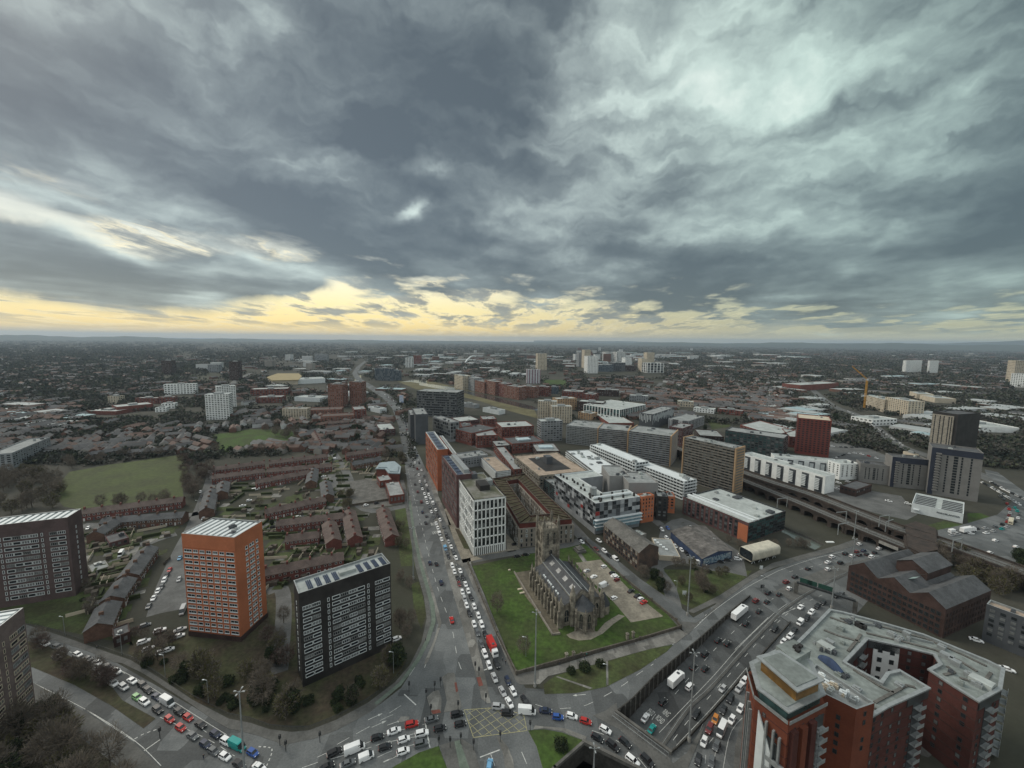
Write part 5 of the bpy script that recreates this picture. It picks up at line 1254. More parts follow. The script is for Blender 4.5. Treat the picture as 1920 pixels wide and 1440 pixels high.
# walkways and ribs on the roof
def roof_line(pts, w=.8, hgt=.35, z=hR - .5, m=M_DCONC, nm='roof_walkway'):
 P = pxpoly(pts, z)
 for p, q in zip(P, P[1:]):
  b = MB(); b.obox((p + q) / 2, q - p, (q - p).length / 2, w / 2, z, z + hgt); b.build(nm, m, tR)
for pts in ([(1575, 1160), (1640, 1172), (1735, 1198), (1800, 1226), (1850, 1250)], [(1556, 1158), (1590, 1170)], [(1625, 1188), (1690, 1203), (1752, 1219), (1800, 1240), (1832, 1260)], [(1590, 1222), (1606, 1202), (1614, 1190)], [(1600, 1256), (1650, 1288), (1676, 1300)], [(1640, 1318), (1700, 1286), (1716, 1290)], [(1570, 1282), (1620, 1316), (1642, 1330)], [(1545, 1182), (1570, 1192), (1612, 1204)], [(1776, 1250), (1790, 1262), (1770, 1266)], [(1800, 1272), (1842, 1284), (1858, 1262)]): roof_line(pts)
for pts in ([(1590, 1162), (1612, 1170), (1650, 1176)], [(1700, 1196), (1750, 1208)]): roof_line(pts, .3, .8, m=M_METG, nm='roof_rail')
for (x, y), s, m in (((1611, 1173), 1.2, M_BLACKP), ((1618, 1176), 1.0, M_BLACKP), ((1775, 1232), 1.6, M_METG), ((1790, 1243), 1.4, M_METG), ((1548, 1214), 2.2, M_ROOFL), ((1556, 1206), 1.2, M_METG), ((1700, 1190), 1.0, M_METG), ((1840, 1280), 2.5, M_ROOFL)):
 P = Vector(G(x, y, hR)[:2]); b = MB(); b.obox(P, pR[1] - pR[0], s, s * .7, hR - .5, hR + 1.1); b.build('roof_unit', m, tR)
# dark vaulted roof light
P, Q = Vector(G(1538, 1229, hR + .5)[:2]), Vector(G(1580, 1262, hR + .5)[:2]); u = (Q - P).normalized(); L = (Q - P).length; w = Vector((-u.y, u.x)); b = MB()
for j in range(9):
 t = j / 8; c = P + u * L * t; rr = 1.0 + 1.6 * math.sin(math.pi * t)
 for k in range(7): a = math.pi * k / 6; b.v.append((*(c + w * 1.1 * math.cos(a)), hR - .5 + rr * math.sin(a) + .3))
for j in range(8):
 for k in range(6): b.f.append((j * 7 + k, (j + 1) * 7 + k, (j + 1) * 7 + k + 1, j * 7 + k + 1)); b.m.append(0)
b.build('vaulted_rooflight', M_BLUEW, tR, smooth=True)
# windows and balconies on the complex
fl = [2.2 + (hR - 2.6) / 9 * (k + .5) for k in range(9)]
for k in range(nv):
 a, c = pR[k], pR[(k + 1) % nv]; L = (c - a).length; n = Vector(((c - a).y, -(c - a).x))
 if L < 3: continue
 if n.dot(-(a + c) / 2) < 0: continue
 put_windows(tR, a, c, spaced(L, max(1, int(L / 4.2)), .4), fl, [window_mesh(1.1, 1.4, M_METD, M_GLASS, .1, 0, .08), window_mesh(1.1, 1.4, M_METD, M_GLASSC, .1, 0, .08)], skip=lambda c, r: rnd.random() < .10)
wp, wq = Vector(G(1671, 1210, hR)[:2]), Vector(G(1703, 1217, hR)[:2]);
kk = min(range(nv), key=lambda k: ((pR[k] + pR[(k + 1) % nv]) / 2 - (wp + wq) / 2).length); a, c = pR[kk], pR[(kk + 1) % nv]; u = (c - a).normalized(); n = Vector((u.y, -u.x))
m0 = a + u * max(4, min((c - a).length - 4, ((wp + wq) / 2 - a).dot(u))); b = MB(); b.obox(m0 + n * .12, u, 3.6, .12, hR * .36, hR - .9); b.build('white_panel', M_WALLW, tR); kkw = kk
for r_ in range(4):
 for s in (-1.7, 1.7):
  q = m0 + n * .26 + u * s; inst('window', window_mesh(1.3, 1.7, M_METD, M_GLASS, .12, 0, .08), tR, (*(q - Vector(tR.location[:2])), hR - 3 - r_ * 3.6), math.atan2(u.y, u.x))
roof_units(tR, pR, hR - .5, 34, (.8, 2.6), (M_METG, M_ROOFX, M_DGREY, M_METG), 'roof_unit', 1.3)
def courses(root, poly, zs_, m):
 b = MB()
 for k in range(len(poly)):
  a, c = poly[k], poly[(k + 1) % len(poly)]; u = (c - a).normalized(); n = Vector((u.y, -u.x))
  for z in zs_: b.obox((a + c) / 2 + n * .03, u, (c - a).length / 2, .04, z, z + .22)
 b.build('string_course', m, root)
courses(tR, pR, [3.4 * k for k in range(1, 8)], M_DBRICK)
for k in range(len(pR)):
 a, c = pR[k], pR[(k + 1) % len(pR)]; P, u, n, L = edge(a, c)
 if n.dot(-(a + c) / 2) < 0 or L < 9: continue
 b = MB(); b.obox(P + u * L / 2 + n * .12, u, L / 2 - .4, .12, hR - 3.0, hR - .5); b.build('glazed_top_storey', M_DARKCORE, tR)
# the orange tower of the complex with its stepped penthouse
hT = hR + 16
T = pxpoly([(1403, 1237), (1416, 1281), (1482, 1330), (1545, 1300), (1560, 1250), (1470, 1200)], hT)
T = ccw([Vector(G(1403, 1240, hT)[:2]), Vector(G(1417, 1290, hT)[:2]), Vector(G(1480, 1338, hT)[:2]), Vector(G(1551, 1302, hT)[:2]), Vector(G(1525, 1240, hT)[:2]), Vector(G(1480, 1203, hT)[:2])])
tT = thing('apartment_tower', 'orange brick apartment tower with a stepped penthouse and grey roof slabs', 'apartment tower', (*(sum(T, Vector((0, 0))) / len(T)), 0))
b = MB(); b.prism(T, -.3, hT - 3.4, 0, True); b.build('wall', M_OB, tT)
def tier(poly, z0, z1, wall, nm, slabm=M_METG, over=1.0, th=.35, top=M_ROOFX):
 b = MB(); b.prism(poly, z0, z1, 0, False); b.build(nm, wall, tT)
 o = inset(poly, -over); b = MB(); b.prism(o, z1, z1 + th, 0, True, True); b.build('roof_slab', slabm, tT)
 i_ = inset(poly, .5 - over * .3); b = MB(); b.prism(i_, z1 + th + .002, z1 + th + .18, 0, True); b.build('roof_membrane', top, tT)
tier(inset(T, 1.2), hT - 3.4, hT - .4, M_GLASST, 'glazed_storey')
T2 = ccw(pxpoly([(1428, 1232), (1463, 1222), (1536, 1270), (1494, 1288)], hT + 4)); print('pent', [round((T2[i] - T2[i - 1]).length, 1) for i in range(4)])
tier(T2, hT, hT + 3.4, mat('amber_glass', (.16, .085, .02), .25, .3, .3, spec=.5), 'penthouse', over=.9)
T3 = ccw(pxpoly([(1455, 1212), (1488, 1200), (1520, 1222), (1490, 1240)], hT + 1.5)); b = MB(); b.prism(T3, hT - .5, hT + 1.8, 0, True); b.build('lift_house', M_ROOFX, tT)
for x, y in ((1492, 1214), (1500, 1212), (1496, 1220)):
 P = Vector(G(x, y, hT + 2)[:2]); b = MB(); b.obox(P, T3[1] - T3[0], .7, .5, hT + 1.8, hT + 2.5); b.build('roof_vent', M_BLACKP, tT)
nT = len(T)
for k in range(nT):
 a, c = T[k], T[(k + 1) % nT]; L = (c - a).length; u = (c - a) / L; n = Vector((u.y, -u.x))
 if n.dot(-(a + c) / 2) < 0: continue
 b = MB(); b.bar((*(a + n * .3), hT - 2.4), (*(c + n * .3), hT - 2.4), .12, .9); b.build('balcony_rail', M_METG, tT)
 zs = [3 + (hT - 7) / 13 * (r + .5) for r in range(13)]
 put_windows(tT, a, c, spaced(L, max(2, int(L / 3.2)), 1.0), zs, [window_mesh(.8, 1.2, M_METD, M_GLASS, .08, 0, .08), window_mesh(.8, 1.2, M_METD, M_GLASSC, .08, 0, .08)], skip=lambda c, r: rnd.random() < .25)
# the tall grey panel on the front, balconies beside it
kk = side_facing(T, (1448, 1330), hT - 6); a, c = T[kk], T[(kk + 1) % nT]; P, u, n, L = edge(a, c)
b = MB(); s0, s1 = P + u * L * .16 + n * .5, P + u * L * .62 + n * .5
b.quad((*s0, 0), (*s1, 0), (*s1, hT - 14), (*s0, hT - 5)); b.quad((*(s0 - n * .4), hT - 5), (*s0, hT - 5), (*s1, hT - 14), (*(s1 - n * .4), hT - 14)); b.quad((*s1, 0), (*(s1 - n * .4), 0), (*(s1 - n * .4), hT - 14), (*s1, hT - 14)); b.build('grey_panel', M_METW, tT)
for z in range(4, int(hT - 12), 3):
 b = MB(); m_ = P + u * L * .82 + n * .9; b.obox(m_, u, 2.2, .9, z, z + .2); b.obox(m_ + n * .85, u, 2.2, .05, z + .2, z + 1.2); b.build('balcony', M_METG, tT)
kk = side_facing(T, (1520, 1330), hT - 6); a, c = T[kk], T[(kk + 1) % nT]; P, u, n, L = edge(a, c)
for s in (.12, .36, .60):
 b = MB(); b.obox(P + u * L * s + n * .5, u, L * .07, .5, 0, hT - 5); b.build('brick_pier', M_RB if s != .36 else M_OB, tT)
courses(tT, T, [3.4 * k for k in range(1, 12)], M_RB)
for k in range(nT):
 a, c = T[k], T[(k + 1) % nT]; P, u, n, L = edge(a, c)
 if n.dot(-(a + c) / 2) < 0 or L < 8: continue
 for s in (.30, .52, .70):
  b = MB(); q = P + u * L * s + n * .1; b.obox(q, u, .75, .1, 1, hT - 8 - 4 * s); b.build('glazed_strip', M_DARKCORE, tT)
  b = MB(); b.obox(q + u * 1.0 + n * .25, u, .22, .35, 0, hT - 5 - 4 * s); b.build('steel_fin', M_METG, tT)
# stepped wing joining tower and complex
Wg = ccw([Vector(G(1500, 1275, hR + 6)[:2]), Vector(G(1545, 1300, hR + 6)[:2]), Vector(G(1606, 1330, hR + 6)[:2]), Vector(G(1640, 1318, hR + 6)[:2]), Vector(G(1590, 1284, hR + 6)[:2]), Vector(G(1530, 1244, hR + 6)[:2])])
tw = thing('apartment_wing', 'stepped brick wing with a cluttered roof terrace beside the orange tower', 'apartment building', (*(sum(Wg, Vector((0, 0))) / 6), 0))
b = MB(); b.prism(Wg, -.3, hR + 6, 0, False); b.build('wall', M_OB, tw); b = MB(); flat_roof(b, Wg, hR + 6, .9); b.build('roof', [M_ROOFG, M_METG], tw)
roof_units(tw, Wg, hR + 5.1, 26, (.6, 2.0), (M_ROOFL, M_METW, M_CREAM, M_METG), 'terrace_box', 1.2)
for k in range(6):
 a, c = Wg[k], Wg[(k + 1) % 6]; L = (c - a).length; n = Vector(((c - a).y, -(c - a).x))
 if L < 3 or n.dot(-(a + c) / 2) < 0: continue
 put_windows(tw, a, c, spaced(L, max(1, int(L / 3.6)), .6), [3 + (hR + 2) / 11 * (r + .5) for r in range(11)], [window_mesh(1.0, 1.4, M_METD, M_GLASS, .1, 0, .08)], skip=lambda c, r: rnd.random() < .2)
def stack(root, a, c, s, w_, z0, z1, m=M_METG, glass=True):
 P, u, n, L = edge(a, c); q = P + u * L * s
 if glass: b = MB(); b.obox(q + n * .06, u, w_, .06, z0, z1); b.build('glazed_strip', M_DARKCORE, root)
 z = z0 + .6
 while z < z1 - 1: b = MB(); b.obox(q + n * .8, u, w_ * .92, .75, z, z + .18); b.obox(q + n * 1.5, u, w_ * .92, .04, z + .18, z + 1.1); b.build('balcony', m, root); z += 3.0
for k in range(nv):
 a, c = pR[k], pR[(k + 1) % nv]; L = (c - a).length
 if k != kkw and L > 9 and Vector(((c - a).y, -(c - a).x)).dot(-(a + c) / 2) > 0:
  for s in ([.25, .75] if L > 18 else [.5]): stack(tR, a, c, s, 1.9, 1.0, hR - 3.0)
for k in range(6):
 a, c = Wg[k], Wg[(k + 1) % 6]
 if (c - a).length > 8 and Vector(((c - a).y, -(c - a).x)).dot(-(a + c) / 2) > 0: stack(tw, a, c, .3, 1.8, 1.0, hR + 2); stack(tw, a, c, .78, 1.4, 1.0, hR + 2, M_METW)
kk = side_facing(T, (1520, 1330), hT - 6); stack(tT, T[kk], T[(kk + 1) % nT], .82, 1.8, 1.0, hT - 5)
overlay('courtyard', [(1700, 1330), (1760, 1330), (1800, 1380), (1740, 1420), (1680, 1400)], M_PAVE, .08)
# ================================================================== RAILWAY VIADUCTS
M_VIA = mat('viaduct_brick', (.060, .046, .038), .93, .3, .2, col2=(.038, .032, .028), fine=(1.4, .5)); M_BALL = mat('track_ballast', (.070, .064, .056), .95, .25, .3, fine=(1.5, .6))
def viaduct(name, label, pts, z, half, bay, skip_bays=(), near=1, arch=True, n=3):
 P = smooth_path([Vector(G(x, y, z)[:2]) for x, y in pts], n); t = thing(name, label, 'viaduct', (*(P[len(P) // 2]), 0))
 dk = MB();
 for p, q in zip(P, P[1:]):
  u = (q - p).normalized(); w = Vector((-u.y, u.x)) * half
  dk.quad((*(p - w), z - .9), (*(q - w), z - .9), (*(q + w), z - .9), (*(p + w), z - .9))
 dk.build('track_bed', M_BALL, t)
 for s in (-1, 1):
  b = MB()
  for p, q in zip(P, P[1:]):
   u = (q - p).normalized(); w = Vector((-u.y, u.x)) * half * s; b.obox((p + q) / 2 + w, u, (q - p).length / 2 + .1, .3, z - 1.1, z + .25)
  b.build('parapet', M_VIA, t)
 # resample for the arches
 L = [0]
 for p, q in zip(P, P[1:]): L.append(L[-1] + (q - p).length)
 def at(s):
  s = min(max(s, 0), L[-1] - 1e-4)
  for k in range(len(P) - 1):
   if s <= L[k + 1]: return P[k].lerp(P[k + 1], (s - L[k]) / (L[k + 1] - L[k]))
 nb = int(L[-1] / bay)
 for k in range(nb):
  s0, s1 = k * bay, (k + 1) * bay; a, c = at(s0), at(s1); u = (c - a).normalized(); w = Vector((-u.y, u.x)) * (half - .05); pier = .14
  if k in skip_bays:
   b = MB()
   for sg in (-1, 1): b.obox((a + c) / 2 + w * sg, u, (c - a).length / 2, .35, z - 3.2, z - 1.1)
   b.build('girder', M_CONC, t); continue
  b = MB(); sp = z * .42; N_ = 8
  for sg in (-1, 1):
   for f0, f1 in ((0, pier), (1 - pier, 1)): b.quad((*(a.lerp(c, f0) + w * sg), -.2), (*(a.lerp(c, f1) + w * sg), -.2), (*(a.lerp(c, f1) + w * sg), z - 1.1), (*(a.lerp(c, f0) + w * sg), z - 1.1))
  prev = None
  for j in range(N_ + 1):
   th = math.pi * j / N_; f = .5 - (.5 - pier) * math.cos(th); zz = sp + (z - 2.4 - sp) * math.sin(th); cur = (a.lerp(c, f), zz)
   if prev:
    for sg in (-1, 1): b.quad((*(prev[0] + w * sg), prev[1]), (*(cur[0] + w * sg), cur[1]), (*(cur[0] + w * sg), z - 1.1), (*(prev[0] + w * sg), z - 1.1))
    b.quad((*(prev[0] + w), prev[1]), (*(cur[0] + w), cur[1]), (*(cur[0] - w), cur[1]), (*(prev[0] - w), prev[1]))
   prev = cur
  for f in (pier, 1 - pier): m_ = a.lerp(c, f); b.quad((*(m_ + w), -.2), (*(m_ - w), -.2), (*(m_ - w), sp), (*(m_ + w), sp))
  b.build('arch', M_VIA, t)
 for off in ([-2.6, -1.2, 1.2, 2.6] if half > 4 else [-.8, .8]):
  b = MB()
  for p, q in zip(P, P[1:]):
   u = (q - p).normalized(); w = Vector((-u.y, u.x)) * off; b.bar((*(p + w), z - .75), (*(q + w), z - .75), .16, .2)
  b.build('rail', M_METG, t)
 return P, t
VP, tv = viaduct('railway_viaduct', 'far brick railway viaduct with arches, tracks and overhead line masts', [(1262, 836), (1320, 858), (1377, 878), (1450, 903), (1520, 925), (1603, 957), (1687, 990), (1749, 1009), (1812, 1030), (1930, 1074), (2050, 1125)], 9.5, 7.0, 11)
VP2, tv2 = viaduct('railway_viaduct', 'nearer low railway viaduct with a pale girder bridge over the road', [(1330, 872), (1385, 895), (1440, 917), (1500, 941), (1560, 966), (1600, 983), (1640, 999), (1688, 1018), (1725, 1033)], 7.0, 5.6, 10.5, skip_bays=(15, 16, 17, 18, 19), n=3)
for k, (x, y) in enumerate(((1457, 950), (1571, 1000), (1648, 985), (1785, 1032), (1586, 975), (1660, 995))):
 z = 9.5 if k in (2, 3) else 7; P = Vector(G(x, y, z)[:2]); j = min(range(len(VP) - 1), key=lambda i: (VP[i] - P).length); u = (VP[j + 1] - VP[j]).normalized(); w = Vector((-u.y, u.x))
 t = thing('overhead_line_mast', 'grey portal mast over the railway tracks, %s from the left' % ('first', 'second', 'fourth', 'last', 'third', 'fifth')[k], 'mast', (P.x, P.y, z), 'overhead line masts on the viaducts')
 b = MB(); b.bar((*P, z - 1), (*P, z + 6.5), .35); b.build('post', M_METG, t); b = MB(); b.bar((*P, z + 6.3), (*(P + w * 9 * (1 if k not in (4,) else -1)), z + 6.3), .3, .4); b.build('arm', M_METG, t)
 b = MB(); q = P + w * 9; b.bar((*q, z - 1), (*q, z + 6.5), .3)
 if k in (0, 2, 3): b.build('post', M_METG, t)
b = MB(); P = pxpoly([(1690, 1008), (1712, 1000), (1755, 1016), (1760, 1060), (1725, 1068), (1695, 1052)], 0); b.prism(ccw(P), 0, 8.5); tq = thing('bridge_abutment', 'dark brick bridge abutment block where the two viaducts meet', 'abutment', (*P[0], 0)); b.build('wall', M_VIA, tq)
b = MB(); b.prism(inset(ccw(P), 1.0), 8.5, 9.6); b.build('cap', M_VIA, tq)
# ================================================================== MIDDLE DISTANCE
def banded(label, tops, by=None, h=None, wall=M_GREYP, bands=8, band_m=M_METG, ends=None, name='apartment_building', cat='apartment building', group=None, widths=None, roof=M_ROOFG, units=4, rect=True, out=1.3):
 """block whose long sides carry a balcony or sun-screen at every floor"""
 p, h = rect_from(tops, by, h, rect, widths); t = shell(name, label, p, h, wall, roof, cat, trim=M_METG, group=group, par=.7)
 f = h / bands
 for k in range(4):
  a, c = p[k], p[(k + 1) % 4]; L = (c - a).length; u = (c - a) / L; n = Vector((u.y, -u.x))
  if n.dot(-a) < 0 or L < 12: continue
  m = (a + c) / 2 + n * (out / 2)
  for r in range(bands):
   z = f * (r + .12); b = MB(); b.obox(m, u, L / 2 - .6, out / 2, z, z + .28); b.obox(m + n * (out / 2 - .06), u, L / 2 - .6, .05, z + .28, z + 1.15); b.build('balcony', band_m, t)
  b = MB(); stuff_windows(b, a, c, spaced(L, max(3, round(L / 3.6)), .8), [f * (r + .62) for r in range(bands)], 2.6, f * .5, .08, (0, 1, 0)); b.build('windows', [M_GLASS, M_GLASSC], t, kind='stuff')
 if ends:
  for k in range(4):
   a, c = p[k], p[(k + 1) % 4]; L = (c - a).length
   if L < 40 and L < max((p[i] - p[i - 1]).length for i in range(4)) - 1:
    u = (c - a) / L; n = Vector((u.y, -u.x)); b = MB(); b.obox((a + c) / 2 + n * .4, u, L / 2 + 1.4, .5, 0, h + .4); b.build('end_wall', ends, t)
 roof_units(t, p, h - .7, units, (1.5, 4.5)); return t, p, h
M_BRONZE = mat('bronze_glazing', (.10, .085, .065), .4, .2, .2, spec=.5)
banded('dark banded apartment slab with tan end walls beside the viaduct', [(1284, 820), (1380, 841), (1390, 836)], by=929, wall=M_BRONZE, bands=17, band_m=mat('warm_grey_rail', (.17, .16, .14), .7), ends=M_TAN, units=7)
banded('leftmost segment of the long pale apartment slab, with horizontal grey balconies', [(1062, 797), (1122, 803), (1128, 792)], by=838, wall=M_GREYP, bands=11, band_m=M_METG, group='segments of the long stepped slab')
banded('middle segment of the long pale apartment slab with a brown end strip', [(1122, 803), (1177, 808), (1182, 798)], by=851, wall=M_BRONZE, bands=12, band_m=M_GREYP, ends=M_TAN, group='segments of the long stepped slab')
banded('right segment of the long pale apartment slab, nearest the viaduct', [(1179, 808), (1258, 818), (1266, 806)], by=874, wall=M_BRONZE, bands=14, band_m=M_GREYP, ends=M_TAN, group='segments of the long stepped slab')
banded('white terraced apartment row with long metal roofs, farther half', [(1107, 833), (1192, 868), (1210, 862)], by=905, wall=M_METW, bands=6, band_m=M_METW, roof=M_METW, units=3)
banded('white terraced apartment row with long metal roofs, nearer half', [(1192, 868), (1283, 903), (1300, 896)], by=938, wall=M_METW, bands=6, band_m=M_METW, roof=M_METW, units=3)
banded('half built stepped grey block under white scaffolding', [(1062, 845), (1120, 888), (1150, 880)], by=915, wall=M_CONC, bands=6, band_m=M_METW, units=12, roof=M_METW, widths=(None, 26))
tU, pU, hU = block('big stone office block with a tan roof and a dark courtyard', [(964, 854), (1011, 892), (1098, 880)], by=925, wall=M_STONE, roof=M_ROOFT, ny=5, bay=4, units=4)
c = sum(pU, Vector((0, 0))) / 4; b = MB(); b.obox(c - (pU[1] - pU[0]).normalized() * 2, pU[1] - pU[0], 4, 3, hU - 1, hU + 6); b.build('roof_tower', M_DGREY, tU)
b = MB(); q = inset(pU, 11); b.prism(q, hU - .88, hU - .80); b.build('well_shade_sheet', M_BLACKP, tU)  # flat black sheet on the roof, painted shade in place of a deep courtyard
block('dark glazed office wing tucked below the tan roofed block', [(1012, 893), (1045, 915), (1078, 908)], h=hU * .8, wall=M_DARKCORE, roof=M_ROOFG, ny=5, wm=(M_GLASST, M_GLASS), bay=3)
block('low grey terrace block under the scaffolded building', [(1068, 884), (1095, 898), (1132, 886)], by=915, wall=M_GREYP, roof=M_ROOFD, ny=3)
tv_, pv_, hv_ = banded('flat beige roofed block with white balconies above the rusty courtyard', [(903, 857), (931, 884), (957, 880)], by=902, wall=M_GREYP, bands=6, band_m=M_METW, roof=M_ROOFT, units=1)
block('low grey roofed office behind the brown office and the main road', [(848, 851), (860, 860), (915, 852)], by=880, wall=M_GREYP, roof=M_ROOFG, ny=3, units=6)
# red brick yard buildings
for lab, tops, by, wall, roof, ny in [
 ('red brick block with a wide cream roof beside the river meadow', [(932, 791), (941, 801), (1001, 798)], 823, M_BRICK, M_ROOFL, 4),
 ('red brick wing with a slate roof left of the cream roofed block', [(868, 800), (884, 812), (933, 802)], 836, M_BRICK, M_ROOFD, 4),
 ('small red brick block in front of the slate roofed wing', [(886, 806), (894, 817), (930, 812)], 840, M_BRICK, M_ROOFG, 4),
 ('long red brick range beside the curving lane', [(926, 833), (963, 880), (976, 872)], 897, M_BRICK, M_ROOFG, 3),
 ('red brick block with a pale blue roof light', [(946, 820), (960, 832), (1020, 827)], 851, M_BRICK, M_ROOFD, 3),
 ('grey arched roof hall right of the pale blue roof light', [(997, 831), (1006, 846), (1046, 840)], 862, M_DBRICK, M_ROOFG, 3),
 ('low brick range with white window frames near the curving lane', [(922, 826), (930, 836), (957, 834)], 852, M_DBRICK, M_ROOFG, 3),
 ('brick office with a brown roof behind the red brick yard', [(900, 780), (905, 786), (930, 784)], 800, M_BRICK, M_ROOFG, 3),
 ('low grey sheds in the brick yard behind the dark office', [(846, 783), (862, 790), (898, 786)], 800, M_PBRICK, M_ROOFL, 2),
 ('small brick range at the back of the brick yard', [(862, 792), (866, 800), (884, 796)], 822, M_BRICK, M_ROOFD, 3)]:
 t_, p_, h_ = block(lab, tops, by, wall=wall, roof=roof, ny=ny, bay=3.6, units=3)
 if 'pale blue' in lab:
  b = MB(); b.obox(p_[0].lerp(p_[2], .5), p_[1] - p_[0], 5, 8, h_ - .7, h_ + .9); b.build('roof_light', mat('pale_blue_glazing', (.42, .52, .55), .4, .1, .3), t_)
# dark office and grey pair along the main road
t_, p_, h_ = banded('wide black glass office with horizontal white lines beyond the junction', [(781, 733), (857, 736), (861, 731)], by=783, wall=M_DARKCORE, bands=10, band_m=mat('dark_grey_fin', (.16, .17, .18), .6), name='office_building', cat='office building', units=3, out=.8)
block('tall blank grey slab, right one of the pair by the main road', [(773, 765), (779, 777), (802, 775)], by=834, wall=M_DGREY, roof=M_ROOFG, ny=0, units=3, name='office_building', cat='office building')
block('tall blank grey slab, left one of the pair by the main road', [(765, 768), (769, 778), (778, 777)], by=826, wall=M_DGREY, roof=M_ROOFG, ny=0, units=1, name='office_building', cat='office building')
block('grey office with a white window grid beside the grey pair', [(811, 781), (844, 792), (861, 790)], by=829, wall=M_GREYP, roof=M_ROOFG, ny=5, bay=5, ww=.8, wh=.8, name='office_building', cat='office building', units=5)
# right-hand group
t_, p_, h_ = block('white framed office with dark glass bays and a pale roof', [(1112, 755), (1162, 768), (1211, 758)], by=788, wall=M_WALLW, roof=M_ROOFL, ny=5, bay=6, ww=.72, wh=.95, wm=(M_GLASST, M_GLASS), name='office_building', cat='office building', z0=1, top=.8, units=5)
block('red and white brick row in front of the white framed office', [(1110, 772), (1142, 793), (1180, 788)], by=800, wall=M_BRICK, roof=M_ROOFL, ny=4, units=4)
t_, p_, h_ = block('charcoal block with slanting white stripes on its walls', [(1208, 771), (1224, 777), (1264, 764)], by=806, wall=M_DGREY, roof=M_ROOFG, ny=0, units=2)
for k in range(4):
 a, c = p_[k], p_[(k + 1) % 4]; u = (c - a).normalized(); n = Vector((u.y, -u.x)); L = (c - a).length
 if n.dot(-a) < 0: continue
 for j in range(int(L / 2.4)):
  s = a + u * (2.4 * (j + .5)) + n * .12; z1 = h_ - rnd.uniform(0, 4); b = MB(); z0 = z1 - rnd.uniform(5, 14); b.obox(s, u, .45, .1, max(.5, z0), z1); b.build('white_fin', M_METW, t_)
block('charcoal and white striped block right of the slanting stripes', [(1255, 784), (1290, 790), (1321, 780)], by=808, wall=striped('charcoal_white_stripes', (.07, .07, .075), (.45, .46, .46), 3.2, .6, 'x'), roof=M_ROOFG, ny=5, ww=.3)
block('narrow grey and pink brick block by the viaduct', [(1264, 796), (1280, 803), (1300, 796)], by=838, wall=M_PBRICK, roof=M_ROOFG, ny=9, bay=3)
block('low brown brick block behind the tan ended slab', [(1302, 804), (1312, 816), (1350, 812)], by=832, wall=M_DBRICK, roof=M_ROOFG, ny=3)
block('long dark teal glass office behind the white twin towers', [(1352, 797), (1360, 806), (1470, 822)], by=845, wall=M_DARKCORE, roof=M_ROOFG, ny=8, bay=4, ww=.7, wm=(M_GLASST, M_GLASS, M_GLASST, M_GLASSC), name='office_building', cat='office building')
block('low red brick courtyard block with pale roofs behind the red tower', [(1388, 796), (1425, 788), (1490, 806)], h=14, wall=M_BRICK, roof=M_ROOFL, ny=4, rect=False)
block('small red brick wing against the red tower', [(1466, 803), (1480, 818), (1494, 808)], by=838, wall=M_BRICK, roof=M_ROOFL, ny=4)
block('white and slate blue block, left of a pair before the teal office', [(1404, 819), (1410, 828), (1444, 826)], by=853, wall=M_BLUEP, roof=M_METW, ny=7, bay=3)
block('white and slate blue block, right of a pair before the teal office', [(1438, 822), (1446, 832), (1478, 826)], by=853, wall=M_GREYP, roof=M_METW, ny=7, bay=3)
t_, p_, h_ = block('tall red brick apartment tower with a grid of small dark windows', [(1494.5, 775), (1496, 783), (1558, 786)], by=850, wall=mat('deep_red_panel', (.17, .045, .035), .85, .12, .2), roof=M_CREAM, ny=15, bay=4.0, ww=.52, wh=.55, name='apartment_tower', cat='apartment tower', wm=(M_GLASS,), widths=(None, None))
# white apartment rows with balcony bays
def bayed(label, p0, p1, by, depth, bays, rows=8, group=None, h=None):
 h = h or HT(p0[0], p0[1], by); A = Vector(G(*p0, h)[:2]); B = Vector(G(*p1, h)[:2]); u = (B - A).normalized(); n = Vector((u.y, -u.x)); n = n if n.dot(-A) > 0 else -n
 poly = ccw([A, B, B - n * depth, A - n * depth]); t = shell('apartment_building', label, poly, h, M_WALLW, M_ROOFL, 'apartment building', trim=M_METW, group=group); L = (B - A).length
 rz_u = u if Vector((u.y, -u.x)).dot(-A) > 0 else -u; rz = math.atan2(rz_u.y, rz_u.x); RL = root_loc(t)
 for k in range(bays):
  c = A + u * (L * (k + .55) / bays); b = MB(); b.obox(c + n * .05, u, L / bays * .27, .06, 0, h - 1.8); b.build('dark_bay', M_DGREY, t)
  for r in range(rows - 1):
   z = 2.6 + (h - 4) / rows * r; b = MB(); b.obox(c + n * .75 - u * L / bays * .08, u, L / bays * .17, .7, z, z + .2); b.obox(c + n * 1.4 - u * L / bays * .08, u, L / bays * .17, .04, z + .2, z + 1.1); b.build('balcony', M_METW, t)
 roof_units(t, poly, h - .9, 3); return t, poly, h
bayed('white apartment row with seven stacks of balconies beside the railway', (1392, 850), (1548, 893), 878, 15, 7)
bayed('second white apartment row with dark window bays behind the first', (1452, 856), (1575, 868), 880, 15, 6, 7)
block('slate blue and white end block of the second white row', [(1562, 862), (1576, 870), (1612, 869)], by=900, wall=M_WALLW, roof=M_ROOFL, ny=6, ww=.3, bay=5)
